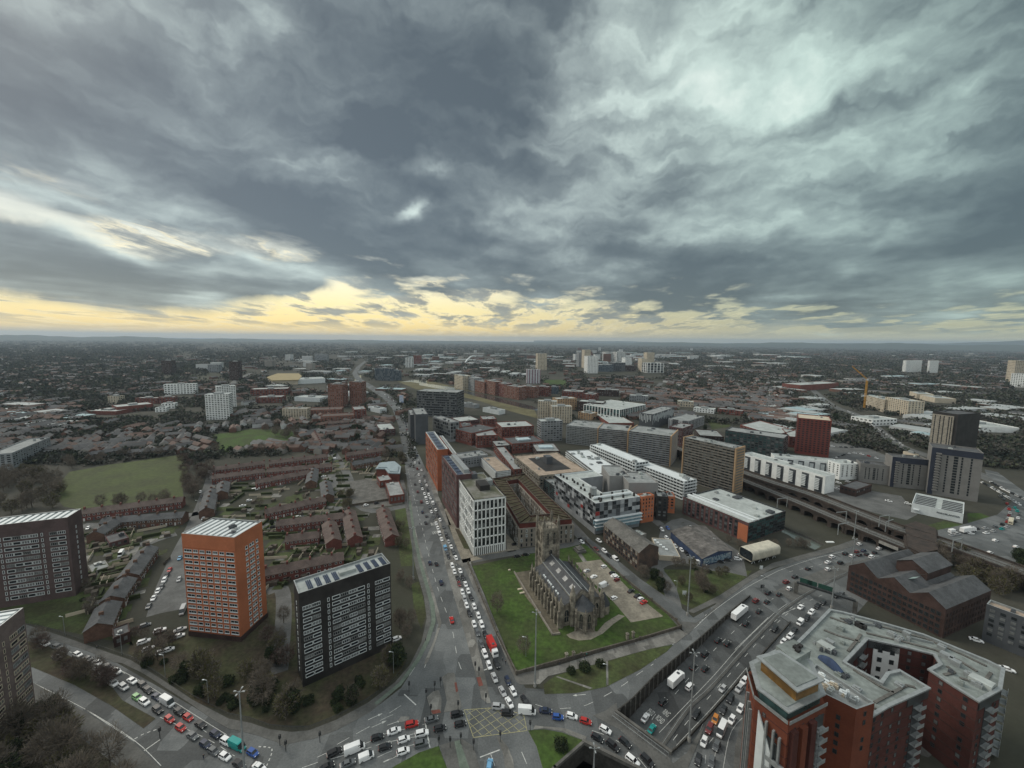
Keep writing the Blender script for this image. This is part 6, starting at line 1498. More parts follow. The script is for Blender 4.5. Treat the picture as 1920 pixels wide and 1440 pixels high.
# grey tower group
M_GPAN = mat('silver_brown_panel', (.20, .195, .185), .75, .08, .2)
def panelled(label, tops, by, navy=True, rows=12, strips=(.2, .33, .5, .62, .8), group=None, h=None):
 t, p, h = block(label, tops, by, h=h, wall=M_GPAN, roof=M_ROOFD, ny=0, units=2, name='apartment_tower', cat='apartment tower', group=group)
 k = side_facing(p, ((tops[1][0] + tops[2][0]) / 2, by - 20)); P, u, n, L = edge(p[k], p[(k + 1) % 4])
 b = MB(); f = (h - 7) / rows
 for s in strips:
  stuff_windows(b, p[k], p[(k + 1) % 4], [L * s], [3.5 + f * (r + .5) for r in range(rows)], L * (.085 if s in (.5,) else .035), f * .8, .06)
 b.build('windows', [M_GLASS], t, kind='stuff')
 if navy:
  b = MB(); b.obox(P + u * L * .5 + n * .1, u, L * .5, .12, h - 5.5, h - .2); b.build('navy_band', M_BLUEW if False else mat('navy_panel', (.030, .036, .055), .6, .1, .2), t)
  b = MB(); b.obox(P + u * L * .055 + n * .1, u, L * .055, .12, 0, h - 5.5); b.build('navy_strip', MATS['navy_panel'], t)
  for r in range(rows):
   z = 4 + f * r; b = MB(); b.obox(P + u * L * .15 + n * .8, u, L * .055, .8, z, z + .9); b.build('balcony', M_GPAN, t)
 return t
panelled('lowest of the three grey panelled towers, farthest left', [(1613, 862), (1614, 868), (1668, 874)], 903, False, 7)
panelled('middle grey panelled tower with navy top band behind the tile showroom', [(1672, 850), (1674, 856), (1741, 862)], 912, True, 10)
panelled('tallest grey panelled tower with navy top band by the roundabout', [(1746, 830), (1748, 838), (1845, 850)], 925, True, 15)
tK, _, _ = block('tall tower with a tan left face and a nearly black right face', [(1760, 770), (1797, 777), (1839, 774)], by=858, wall=M_BLACKP, roof=M_ROOFD, ny=0, units=1, name='apartment_tower', cat='apartment tower')
hK = HT(1797, 777, 858); pK, _ = rect_from([(1760, 770), (1797, 777), (1839, 774)], by=858); kK = side_facing(pK, (1778, 820)); P, u, n, L = edge(pK[kK], pK[(kK + 1) % 4])
t = tK; b = MB(); b.obox(P + u * L * .45 + n * .6, u, L * .42, .55, 0, hK - 3); b.build('tan_face', mat('dull_tan', (.26, .24, .20), .8), t)
b = MB(); stuff_windows(b, P + n * 1.15, P + u * L * .87 + n * 1.15, [L * s for s in (.15, .35, .5, .7, .8)], [4 + (hK - 8) / 18 * (r + .5) for r in range(18)], 1.0, 2.2, .05); b.build('windows', [M_GLASS], t, kind='stuff')
hc_ = HT(1660, 925, 937)
block('low brown pitched house between railway and grey towers', [(1590, 905), (1606, 918), (1635, 908)], by=932, wall=M_DBRICK, roof=M_ROOFD, ny=1, units=0)
# ---- angular grey roofed centre and brick neighbours left of the main road
hq = 7
P = ccw(pxpoly([(704, 880), (712, 869), (740, 866), (752, 876), (750, 889), (728, 888), (722, 880)], hq)); t = thing('community_centre', 'angular blue grey roofed centre beside the main road', 'community centre', (*P[0], 0)); b = MB(); b.prism(inset(P, .8), 0, hq, 0, False); b.build('wall', M_BRICK, t); b = MB(); b.prism(P, hq, hq + .8); b.build('roof', mat('blue_grey_roof', (.27, .33, .35), .6, .1, .2), t)
b = MB(); q = inset(P, 2.2); b.prism(q, hq + .8, hq + 1.6); b.build('roof_step', MATS['blue_grey_roof'], t)
# ---- estate blocks farther left
for lab, tops, by, wall, roof, ny in [
 ('long modern grey block with teal strips at the far left', [(-50, 862), (22, 849), (94, 819)], 880, M_GREYP, M_ROOFG, 6),
 ('cream block of flats left of the brick courtyard flats', [(527, 763), (529, 766), (575, 766)], 786, M_CREAM, M_ROOFG, 6),
 ('pink brick courtyard flats, front range', [(598, 776), (601, 781), (664, 778)], 795, mat('pink_brick', (.22, .105, .075), .9, .12, .2), M_ROOFB, 5),
 ('pink brick courtyard flats, rear range', [(575, 764), (577, 769), (640, 767)], 783, MATS['pink_brick'], M_ROOFB, 5),
 ('brick flats right of the pink courtyard flats', [(660, 762), (664, 768), (686, 766)], 790, M_BRICK, M_ROOFG, 6),
 ('low house row with white gable beyond the estate lawns', [(705, 795), (712, 806), (738, 800)], 818, M_PBRICK, M_ROOFL, 3)]:
 block(lab, tops, by, wall=wall, roof=roof, ny=ny, bay=4.5, ww=.55)
b_ = None
# ---- table of farther towers and blocks:  x0 base-y0, x1 base-y1, top-y, depth m, wall, style, label
def far_block(x0, y0, x1, y1, yt, depth, wall, label, rows=8, bay=4.5, ww=.5, wh=.5, wm=(M_GLASS, M_GLASSC), roof=M_ROOFG, group=None, name='apartment_block', cat='apartment block', stripe=None):
 h = HT(x0, yt, y0); A = Vector(G(x0, y0)[:2]); B = Vector(G(x1, y1)[:2]); u = (B - A).normalized(); n = Vector((u.y, -u.x)); n = n if n.dot(-A) > 0 else -n
 poly = ccw([A, B, B - n * depth, A - n * depth]); t = shell(name, label, poly, h, wall, roof, cat, group=group, par=.8)
 b = MB(); f = h / rows
 if rows > 1:
  for k in range(4):
   a, c = poly[k], poly[(k + 1) % 4]; L = (c - a).length
   if Vector(((c - a).y, -(c - a).x)).dot(-a) < 0: continue
   stuff_windows(b, a, c, spaced(L, max(1, round(L / bay)), .3), [f * (r + .55) for r in range(rows)], bay * ww, f * wh, .15, tuple(range(len(wm))))
  b.build('windows', list(wm), t, kind='stuff')
 c = sum(poly, Vector((0, 0))) / 4; b = MB(); b.obox(c, u, min(6, (B - A).length * .2), min(4, depth * .2), h - .8, h + 2.2); b.build('roof_plant', M_METG, t)
 return t
FB = [
(387, 788, 431, 786, 740, 18, M_WALLW, 'white apartment tower with teal strips, nearer of the pair beyond the park', 14, 4, .6, .5),
(408, 765, 444, 762, 725, 18, M_WALLW, 'white apartment tower, farther of the pair beyond the park', 13, 4, .6, .5),
(616, 763, 643, 764, 720, 20, MATS['pink_brick'], 'pinkish tower with a pale left side, left one of the pair', 15, 4, .5, .5),
(656, 760, 678, 761, 716, 18, MATS['pink_brick'], 'pinkish tower with a pale left side, right one of the pair', 16, 4, .5, .5),
(308, 740, 368, 738, 721, 16, M_WALLW, 'white crescent of flats left of the white towers', 5, 6, .5, .5),
(254, 757, 296, 757, 746, 14, M_BRICK, 'long red terrace block behind the white sheds, left half', 4, 5, .5, .5),
(298, 757, 328, 756, 745, 14, M_BRICK, 'long red terrace block behind the white sheds, right half', 4, 5, .5, .5),
(203, 757, 223, 757, 743, 14, M_CREAM, 'small ochre block at the left of the red terraces', 4, 5, .4, .5),
(160, 777, 218, 778, 770, 30, M_BRICK, 'low wide shed with white roof and brick walls, left one', 1, 5, .4, .5),
(220, 775, 288, 768, 763, 34, M_BRICK, 'low wide shed with white roof and brick walls, right one', 1, 5, .4, .5),
(291, 773, 312, 772, 765, 14, M_WALLW, 'small white flat roofed block, nearer of two by the sheds', 2, 5, .4, .5),
(303, 767, 328, 766, 757, 14, M_WALLW, 'small white flat roofed block, farther of two by the sheds', 2, 5, .4, .5),
(304, 702, 322, 702, 676, 25, M_DBRICK, 'dark tower standing alone on the wooded plain at the left', 12, 5, .4, .4),
(431, 713, 448, 713, 678, 22, M_DBRICK, 'slim dark tower left of the far road', 14, 5, .4, .4),
(390, 698, 410, 698, 684, 25, M_GREYP, 'teal grey office left of the slim dark tower', 5, 6, .5, .5),
(703, 713, 736, 714, 690, 24, M_BLUEP, 'blue grey finned office beside the river bend, left part', 8, 4, .4, .9),
(736, 714, 753, 713, 695, 24, M_BLUEP, 'blue grey finned office beside the river bend, right part', 7, 4, .4, .9),
(545, 721, 610, 718, 712, 60, M_METW, 'long white roofed shed with a blue wall', 1, 5, .4, .5),
(590, 678, 614, 678, 664, 40, M_GREYP, 'grey slab office on the plain beyond the ochre stand', 6, 6, .5, .5),
(988, 719, 1013, 719, 693, 22, striped('white_red_blue_bands', (.55, .56, .58), (.20, .10, .14), 9.0, .6, 'x'), 'white, blue and red striped tower above the far river bank', 12, 6, .3, .5),
(852, 727, 868, 731, 702, 24, M_CREAM, 'cream end block of the riverside flats', 9, 5, .5, .5),
(868, 727, 889, 734, 704, 24, M_GREYP, 'grey block, second of the riverside flats', 8, 5, .5, .5),
(890, 734, 908, 738, 713, 22, MATS['pink_brick'], 'pink brick block, third of the riverside flats', 8, 5, .5, .5),
(908, 737, 928, 742, 712, 22, MATS['pink_brick'], 'tall pink block, fourth of the riverside flats', 9, 5, .5, .5),
(930, 741, 945, 745, 717, 22, M_BRICK, 'red brick block, fifth of the riverside flats', 8, 5, .5, .5),
(945, 745, 972, 750, 722, 24, MATS['pink_brick'], 'wide pink block, sixth of the riverside flats', 8, 5, .5, .5),
(973, 744, 1000, 747, 723, 24, MATS['pink_brick'], 'seventh of the riverside flats, with a flat tan roof', 7, 5, .5, .5),
(1002, 742, 1026, 744, 724, 24, M_BRICK, 'last red block of the riverside flats', 6, 5, .5, .5),
(1008, 788, 1044, 789, 752, 18, M_CREAM, 'cream banded tower, left one of the pair by the river', 12, 4, .4, .6),
(1034, 793, 1072, 793, 762, 18, M_CREAM, 'cream banded tower, right one of the pair by the river', 10, 4, .4, .6),
(1014, 828, 1054, 826, 790, 18, M_GREYP, 'grey balconied block in front of the cream pair', 9, 4, .7, .5),
(1045, 770, 1081, 768, 748, 22, M_TAN, 'tan brick flats behind the cream pair', 7, 5, .4, .5),
(1083, 772, 1130, 776, 752, 26, M_DBRICK, 'dark brick flats left of the white framed office', 7, 5, .4, .5),
(1054, 745, 1092, 747, 733, 40, M_BRICK, 'long low red brick block beyond the river', 3, 6, .4, .5),
(1092, 750, 1113, 752, 738, 30, M_BRICK, 'low red brick block right of the long one', 3, 6, .4, .5),
(1028, 738, 1043, 739, 725, 20, M_BLUEP, 'small pale blue block after the riverside flats', 5, 5, .4, .5),
(1095, 690, 1107, 690, 656, 40, M_CREAM, 'tallest cream tower of the far quayside cluster', 16, 7, .4, .4),
(1101, 700, 1121, 700, 668, 45, M_WALLW, 'white grey tower in the front of the far quayside cluster', 14, 7, .4, .5),
(1085, 688, 1096, 688, 661, 40, M_GREYP, 'grey tower at the left of the far quayside cluster', 14, 7, .4, .5),
(1136, 679, 1155, 679, 660, 60, M_WALLW, 'white striped slab, left one in the far quayside cluster', 10, 9, .5, .9),
(1156, 680, 1173, 680, 660, 60, M_WALLW, 'white striped slab, right one in the far quayside cluster', 10, 9, .5, .9),
(1172, 686, 1184, 686, 671, 45, M_WALLW, 'short white tower right of the striped slabs', 9, 8, .4, .5),
(1122, 697, 1150, 697, 684, 60, M_BLUEP, 'blue grey office at the foot of the striped slabs', 6, 9, .5, .5),
(1150, 696, 1172, 696, 680, 60, M_DGREY, 'charcoal office at the foot of the striped slabs', 7, 9, .5, .5),
(1172, 696, 1192, 696, 685, 50, M_DBRICK, 'brown office at the right of the far quayside cluster', 5, 9, .5, .5),
(1008, 694, 1025, 694, 663, 45, M_CREAM, 'pale tower left of the quayside cluster, behind the trees', 12, 7, .4, .5),
(760, 689, 775, 689, 671, 35, M_WALLW, 'white and black slab tower beside the far stadium mast', 10, 7, .5, .9),
(775, 686, 790, 686, 666, 40, M_BRICK, 'reddish slab behind the white and black tower', 8, 7, .4, .5),
(1202, 697, 1214, 697, 672, 35, M_CREAM, 'yellow cream tower, shorter left half', 12, 7, .3, .4),
(1212, 692, 1226, 692, 661, 35, M_CREAM, 'yellow cream tower, taller right half', 15, 7, .3, .4),
(1213, 699, 1244, 699, 681, 50, M_WALLW, 'white block with two charcoal faces beside the cream tower', 4, 16, .7, .9),
(1697, 698, 1727, 697, 676, 12, M_WALLW, 'wide white slab tower, left one of the lone pair on the plain', 12, 5, .3, .5),
(1741, 699, 1758, 699, 676, 8, M_WALLW, 'narrow white slab tower, right one of the lone pair on the plain', 12, 5, .3, .5),
(1893, 725, 1925, 727, 700, 14, M_WALLW, 'white banded tower at the right edge, lower half', 8, 5, .4, .5),
(1899, 716, 1935, 717, 676, 30, M_CREAM, 'grey cream tower at the right edge, rising behind', 14, 5, .4, .5),
(1622, 763, 1656, 773, 741, 24, M_CREAM, 'cream flats, left one of the pair beside the crane', 8, 5, .35, .6),
(1657, 772, 1700, 782, 744, 26, M_CREAM, 'cream flats, right one of the pair beside the crane', 9, 5, .35, .6),
(1500, 733, 1572, 728, 722, 50, M_BRICK, 'long red and white retail shed beyond the rail land', 1, 5, .4, .5),
(1635, 799, 1681, 797, 787, 34, M_WALLW, 'white showroom on the road beyond the crane', 2, 7, .5, .4),
(1838, 810, 1910, 812, 800, 60, M_WALLW, 'wide white roofed store right of the black tower', 1, 7, .5, .4),
(1718, 748, 1750, 750, 738, 60, M_CREAM, 'cream roofed shed, left of two on the industrial land', 1, 7, .5, .4),
(1752, 755, 1792, 757, 746, 60, M_CREAM, 'cream roofed shed, right of two on the industrial land', 1, 7, .5, .4),
(1118, 742, 1160, 744, 730, 30, M_DBRICK, 'low brown block left of the straight road over the river', 3, 6, .4, .5),
(1270, 762, 1300, 764, 752, 20, M_CREAM, 'small cream house row behind the striped block', 2, 5, .4, .5),
(1300, 772, 1338, 776, 764, 18, M_WALLW, 'thin white row behind the low red courtyard block', 2, 5, .4, .5),
(1345, 775, 1392, 780, 766, 18, M_BRICK, 'low brick row before the scrubby rail land', 2, 5, .4, .5),
(1180, 752, 1215, 754, 741, 22, M_GREYP, 'grey block just above the white framed office', 4, 5, .5, .5),
(1084, 784, 1108, 788, 772, 20, M_TAN, 'tan block between dark brick flats and the white framed office', 4, 5, .5, .5),
(905, 772, 935, 778, 764, 16, M_METW, 'long pale shed on the river meadow yards', 1, 5, .4, .5),
(862, 762, 890, 766, 755, 14, M_GREYP, 'small grey shed on the river meadow yards', 1, 5, .4, .5),
(690, 770, 712, 775, 762, 14, M_METW, 'white shed left of the curving main road', 1, 5, .4, .5),
(640, 742, 676, 744, 735, 30, M_METW, 'low white roofed works behind the pinkish towers', 1, 5, .4, .5),
(552, 752, 600, 754, 744, 30, M_METW, 'low white roofed works left of the pinkish towers', 1, 5, .4, .5),
(470, 742, 540, 740, 730, 30, M_BRICK, 'red brick college block left of the white roofed works', 3, 6, .5, .5),
(480, 756, 528, 755, 745, 30, M_BRICK, 'red brick college block in front of its taller neighbour', 3, 6, .5, .5),
(1715, 862, 1722, 862, 852, 14, M_CREAM, 'small round ended shed by the far approach road', 1, 7, .5, .4)]
for r_ in FB: far_block(*r_, roof=M_ROOFL if ('white' in r_[7] or 'cream' in r_[7]) else M_ROOFG)
# ochre stadium stand and far arch
P = ccw(pxpoly([(500, 707), (520, 700), (560, 700), (566, 705), (560, 712), (510, 713)], 14)); t = thing('cricket_stand', 'low ochre roofed sports hall on the plain', 'sports hall', (*P[0], 0)); b = MB(); b.prism(inset(P, 3), 0, 12, 0, False); b.build('wall', M_CREAM, t); b = MB(); b.prism(P, 12, 14); b.build('roof', mat('ochre_roof', (.30, .245, .13), .8, .08, .05), t)
b = MB(); A, B = Vector(G(872, 682)[:2]), Vector(G(892, 681)[:2]); prev = None
for k in range(13):
 s = k / 12; p = (*A.lerp(B, s), 4 + 38 * math.sin(math.pi * s * .62 + .05))
 if prev: b.bar(prev, p, 6)
 prev = p
t = thing('footbridge_arch', 'thin white arch standing out from the far quays', 'arch', (*A, 0)); b.build('arch', M_METW, t)
# tower crane
P = G(1620, 768); t = thing('tower_crane', 'yellow tower crane with a raised jib beside the cream flats', 'crane', P); M_CRANE = mat('crane_yellow', (.50, .26, .04), .6, .1, .5)
hz = HT(1622, 712, 768); b = MB();
for i in (-1, 1):
 for j in (-1, 1): b.bar((P.x + i, P.y + j, 0), (P.x + i, P.y + j, hz), .5)
for k in range(int(hz / 4)):
 for i in (-1, 1): b.bar((P.x - 1, P.y + i, k * 4), (P.x + 1, P.y + i, k * 4 + 4), .25); b.bar((P.x + i, P.y - 1, k * 4 + 4), (P.x + i, P.y + 1, k * 4), .25)
b.build('mast', M_CRANE, t); Q = G(1606, 690, hz + 24); b = MB()
for o in (-.8, .8): b.bar((P.x, P.y + o, hz), (Q.x, P.y + o, hz + 26), .5)
b.bar((P.x, P.y, hz + 2.5), (Q.x, P.y, hz + 27.5), .4)
for k in range(14): b.bar((P.x + (Q.x - P.x) * k / 14, P.y - .8, hz + 26 * k / 14), (P.x + (Q.x - P.x) * (k + .5) / 14, P.y, hz + 2.5 + 26 * k / 14), .2)
b.build('jib', M_CRANE, t); b = MB(); b.box(P.x + 1, P.x + 9, P.y - 1.2, P.y + 1.2, hz, hz + 2.4); b.build('counterweight', M_CONC, t); b = MB(); b.box(P.x - 2, P.x + 1, P.y - 2.5, P.y - 1, hz - 1, hz + 1.4); b.build('cab', M_METW, t)
# advertising board by the main road
P = G(753, 762); t = thing('advert_board', 'tall narrow white and blue advertising screen beside the curving main road', 'sign', P); b = MB(); b.bar((P.x, P.y, 0), (P.x, P.y, 10), 1.2); b.build('post', M_METD, t); b = MB(); b.box(P.x - 4, P.x + 4, P.y - .6, P.y + .6, 8, 22); b.build('screen', mat('screen', (.30, .38, .55), .4, .3, .25, col2=(.55, .58, .62)), t)
# ================================================================== TERRACED HOUSES
M_WFRAME = mat('white_window_frames', (.60, .60, .58), .6, .1, .8)
M_TB = [mat('terrace_brick', (.155, .058, .048), .9, .2, .3, fine=(1.8, .4)), mat('brown_terrace_brick', (.125, .075, .055), .9, .2, .3, fine=(1.8, .4))]
def terrace(label, p0, p1, depth=8.5, eave=5.4, ridge=8.0, wall=0, roof=M_ROOFB, away=None, group='terraced rows of the estate', wins=True, step=5.4, name='terraced_row', cat='terraced houses'):
 A = Vector(G(*p0)[:2]); B = Vector(G(*p1)[:2]); u = (B - A).normalized(); n = Vector((u.y, -u.x)); n = n if n.dot(-A) > 0 else -n
 poly = ccw([A, B, B - n * depth, A - n * depth]); c = sum(poly, Vector((0, 0))) / 4; t = thing(name, label, cat, (*c, 0), group)
 k = min(range(4), key=lambda i: abs((poly[(i + 1) % 4] - poly[i]).normalized().dot(u.orthogonal() if False else Vector((-u.y, u.x)))) + ((poly[i] + poly[(i + 1) % 4]) / 2 - (A + B) / 2).length)
 gable_block(t, poly, eave, ridge, M_TB[wall], roof, k)
 L = (B - A).length; nh = max(1, round(L / step)); a, e = poly[k], poly[(k + 1) % 4]
 if wins:
  us = spaced(L, nh, .2); b = MB()
  stuff_windows(b, a, e, [s - 1.1 for s in us] + [s + 1.3 for s in us], [4.1], 1.25, 1.15, .10, (0,)); stuff_windows(b, a, e, [s + 1.2 for s in us], [1.5], 1.7, 1.3, .12, (0,)); stuff_windows(b, a, e, [s - 1.4 for s in us], [1.05], .95, 2.1, .14, (0, 1, 2))
  stuff_windows(b, a + n * .11, e + n * .11, [s - 1.1 for s in us] + [s + 1.3 for s in us], [4.1], .95, .85, .03, (3,)); stuff_windows(b, a + n * .13, e + n * .13, [s + 1.2 for s in us], [1.5], 1.35, 1.0, .03, (3,))
  b.build('windows', [M_WFRAME, M_DGREY, M_BRICK, M_GLASS], t, kind='stuff')
  nn = Vector((-u.y, u.x)); mid = (A + B) / 2 - n * depth / 2
  for j in range(nh // 2 + 1):
   q = A.lerp(B, min(1, j * 2 / nh)) - n * depth / 2; b = MB(); b.obox(q + u * (.5 if j == 0 else -.5), u, .45, .8, ridge - .6, ridge + 1.1); b.build('chimney', M_TB[wall], t)
 # garden hedge/fence line behind the pavement
 return t
TR = [
('long brick row with white windows along the playing field, left of the orange tower', (153, 978), (342, 953), 0), ('brown brick row facing the field row across a narrow street', (187, 996), (342, 984), 1),
('red brick row with bay windows directly behind the orange tower', (499, 977), (612, 952), 0), ('red brick row across the street from the bay windowed row', (518, 1001), (645, 985), 0),
('short red brick row in front of a lawn right of the orange tower', (535, 1031), (598, 1023), 0), ('long dark roofed red row running behind the black slab tower', (496, 1098), (645, 1066), 0),
('leftmost row of the upper pair of long terraces by the park', (400, 893), (497, 880), 0), ('right row of the upper pair of long terraces by the park', (505, 880), (615, 866), 0),
('left row of the lower pair of long terraces by the park', (398, 909), (497, 896), 0), ('right row of the lower pair of long terraces by the park', (500, 896), (622, 885), 0),
('brick row behind small gardens below the long terraces', (482, 918), (585, 898), 0), ('brick row with cream bays near the angular centre, front', (662, 882), (716, 872), 1),
('brick row with cream bays near the angular centre, rear', (650, 864), (724, 853), 0), ('dark roofed row left of the tree clump by the main road', (655, 842), (708, 834), 1),
('farther terrace row beyond the estate road, first', (612, 822), (672, 815), 0), ('farther terrace row beyond the estate road, second', (612, 810), (690, 802), 0),
('farther terrace row beyond the estate road, third', (616, 801), (700, 794), 0), ('small brick row beside the park path', (170, 862), (230, 852), 1), ('small pale row on the far side of the field', (240, 858), (338, 850), 1),
('row at the far corner of the upper field', (200, 800), (226, 792), 1), ('brick row at the left of the school field', (310, 838), (340, 834), 0),
]
for lab, a, c, w in TR: terrace(lab, a, c, wall=w, roof=M_ROOFB if w == 0 else M_ROOFD)
TR2 = [   # rows seen end-on: left flank given from far to near
('long dark row running down towards the left road, upper part', (298, 1042), (262, 1095), 1), ('long dark row running down towards the left road, middle part', (258, 1102), (234, 1140), 1), ('long dark row running down towards the left road, lower part', (230, 1148), (212, 1192), 1),
('grey stepped roofed row climbing beside the estate street, upper part', (598, 890), (594, 915), 1), ('grey stepped roofed row climbing beside the estate street, lower part', (600, 917), (604, 945), 1),
('maroon court row, left of two beside the black slab tower', (642, 975), (652, 1028), 0), ('maroon court row, right of two beside the black slab tower', (706, 970), (722, 1026), 0), ('dark row behind the maroon courts', (604, 998), (612, 1035), 0),
('brown gabled row beside the wide estate street, near the field', (410, 930), (402, 968), 1), ('brown gabled row beside the wide estate street, farther', (432, 915), (428, 935), 1),
('end-on brick row at the head of the estate street', (583, 820), (595, 846), 0), ('angled brown row beside the left dark tower', (232, 990), (196, 1016), 1),
]
for lab, a, c, w in TR2: terrace(lab, a, c, depth=9, wall=w, roof=M_ROOFD if w else M_ROOFB)
for lab, tops, by, wall in [
 ('flat roofed brick nursery on bare ground beside the main road', [(722, 905), (730, 930), (758, 925)], 945, M_BRICK),
 ('low flat roofed brick annexe above the nursery', [(706, 893), (712, 902), (735, 899)], 915, M_BRICK),
 ('low house with grey roof at the bottom of the dark rows', [(210, 1178), (212, 1196), (245, 1190)], 1215, M_DBRICK),
 ('pale concrete garage block by the left dark tower', [(165, 1060), (172, 1072), (205, 1062)], 1078, M_CONC),
 ('square brown gabled house among estate gardens', [(196, 1005), (205, 1018), (242, 1008)], 1030, M_PBRICK)]:
 block(lab, tops, by, wall=wall, roof=M_ROOFG if 'flat' in lab or 'pale' in lab else M_ROOFD, ny=1, units=1, name='house', cat='house', z0=1, top=.6)
# garden fences and hedge lines between the rows
gk = 0
for a, c in (((400, 1000), (470, 992)), ((545, 1046), (592, 1040)), ((495, 912), (575, 902)), ((320, 1048), (306, 1060)), ((560, 925), (590, 920)), ((655, 950), (752, 935)), ((186, 1085), (250, 1062)), ((150, 1110), (225, 1095))):
 A, B = Vector(G(*a)[:2]), Vector(G(*c)[:2]); b = MB(); b.obox((A + B) / 2, B - A, (B - A).length / 2, .08, 0, 1.8); gk += 1
 tag(b.build('garden_fence', M_BARK), 'brown timber fence ' + ('behind the bay windowed row', 'beside the small lawn', 'below the long terraces', 'along the wide estate parking', 'by the stepped roofed row', 'along the road to the nursery', 'beside the angled brown row', 'below the left dark tower')[gk - 1], 'fence', 'garden fences of the estate')

# small gardens of the estate: lawns, hedges and sheds between the rows, too many and small to single out
gb = MB()
for poly, n in (([(395, 880), (640, 862), (650, 965), (500, 1010), (372, 1005), (385, 930)], 330), ([(500, 1000), (690, 965), (720, 1040), (560, 1090), (500, 1100)], 150), ([(165, 995), (340, 990), (300, 1040), (210, 1180), (150, 1150), (165, 1090)], 170), ([(560, 800), (760, 800), (755, 900), (650, 905), (590, 880)], 150), ([(735, 785), (700, 780), (560, 800), (580, 830)], 50)):
 xs = [p[0] for p in poly]; ys = [p[1] for p in poly]; k = 0
 while k < n:
  x, y = rnd.uniform(min(xs), max(xs)), rnd.uniform(min(ys), max(ys))
  if not inside((x, y), poly): continue
  k += 1; c = Vector(G(x, y)[:2]); a = .12 + (1.57 if rnd.random() < .5 else 0) + (.5 if x < 340 else 0); u = Vector((math.cos(a), math.sin(a))); t_ = rnd.random()
  if t_ < .38: gb.obox(c, u, rnd.uniform(2.5, 6), rnd.uniform(2, 4), 0, rnd.uniform(.05, .09), m=0)
  elif t_ < .60: gb.obox(c, u, rnd.uniform(3, 7), .5, 0, rnd.uniform(1.2, 2.2), m=1)
  elif t_ < .74: gb.obox(c, u, 1.6, 1.2, 0, 2.1, m=2)
  elif t_ < .88: gb.obox(c, u, rnd.uniform(2, 5), rnd.uniform(1.5, 3), 0, rnd.uniform(.10, .13), m=3)
  else: gb.obox(c, u, rnd.uniform(4, 8), .08, 0, 1.7, m=4)
tag(gb.build('garden_plots', [M_GRASS2, M_LEAFG, M_BARK, M_PAVE, M_CREAM], kind='stuff'), 'patchwork of little lawns, hedges and sheds between the terraced rows', 'gardens')
# ================================================================== VEHICLES
PAINT = {k: mat('paint_' + n, c, .32, .04, .5, spec=.5) for k, (n, c) in {
 'w': ('white', (.80, .81, .80)), 'k': ('black', (.018, .019, .021)), 'g': ('grey', (.11, .12, .125)), 's': ('silver', (.42, .43, .43)), 'r': ('red', (.42, .025, .02)), 'b': ('blue', (.03, .09, .32)),
 'n': ('navy', (.018, .028, .06)), 'o': ('orange', (.50, .19, .03)), 't': ('teal', (.01, .28, .26)), 'G': ('green', (.20, .42, .16)), 'm': ('maroon', (.16, .03, .03)), 'c': ('light_blue', (.16, .36, .55)), 'e': ('cream', (.60, .55, .42))}.items()}
CNAME = dict(w='white', k='black', g='grey', s='silver', r='red', b='blue', n='dark blue', o='orange', t='teal', G='pale green', m='dark red', c='light blue', e='cream')
M_TYRE = mat('tyre_rubber', (.02, .02, .02), .9); M_LAMP = mat('headlamp', (.75, .76, .72), .2, .05, 1); M_TAIL = mat('tail_lamp', (.35, .02, .015), .3, .05, 1); M_CGLASS = mat('car_glass', (.015, .018, .020), .08, .1, 1, spec=.7)
def loft(b, st, m=0):                  # stations: x, half width, z low, z high
 i = len(b.v)
 for x, w, z0, z1 in st:
  c = (z1 - z0) * .28
  b.v += [(x, -w, z0), (x, w, z0), (x, w, z1 - c), (x, w * .90, z1), (x, -w * .90, z1), (x, -w, z1 - c)]
 n = len(st)
 for k in range(n - 1):
  for j in range(6):
   jj = (j + 1) % 6; b.f.append((i + k * 6 + j, i + (k + 1) * 6 + j, i + (k + 1) * 6 + jj, i + k * 6 + jj)); b.m.append(m)
 b.f.append(tuple(i + j for j in range(5, -1, -1))[::-1]); b.m.append(m); b.f.append(tuple(i + (n - 1) * 6 + j for j in range(6))); b.m.append(m)
SH = {  # length, half width, body stations, cabin (base x0,x1, top x0,x1, belt z, roof z)
 'hatch': (4.1, .89, [(-2.05, .74, .35, .80), (-1.8, .87, .22, .95), (-.6, .89, .20, .95), (.7, .89, .20, .92), (1.7, .86, .22, .80), (2.05, .70, .32, .62)], (-1.95, 1.05, -1.55, .30, .92, 1.48)),
 'saloon': (4.6, .91, [(-2.3, .76, .35, .85), (-2.0, .88, .22, .93), (-.8, .91, .20, .92), (.8, .91, .20, .90), (1.9, .87, .22, .80), (2.3, .70, .32, .62)], (-1.65, 1.15, -.95, .40, .90, 1.42)),
 'suv': (4.5, .95, [(-2.25, .82, .40, 1.0), (-2.05, .93, .28, 1.08), (-.6, .95, .26, 1.08), (.8, .95, .26, 1.05), (1.9, .92, .28, .96), (2.25, .78, .38, .80)], (-2.15, 1.10, -1.85, .45, 1.05, 1.70))}
CM_ = {}
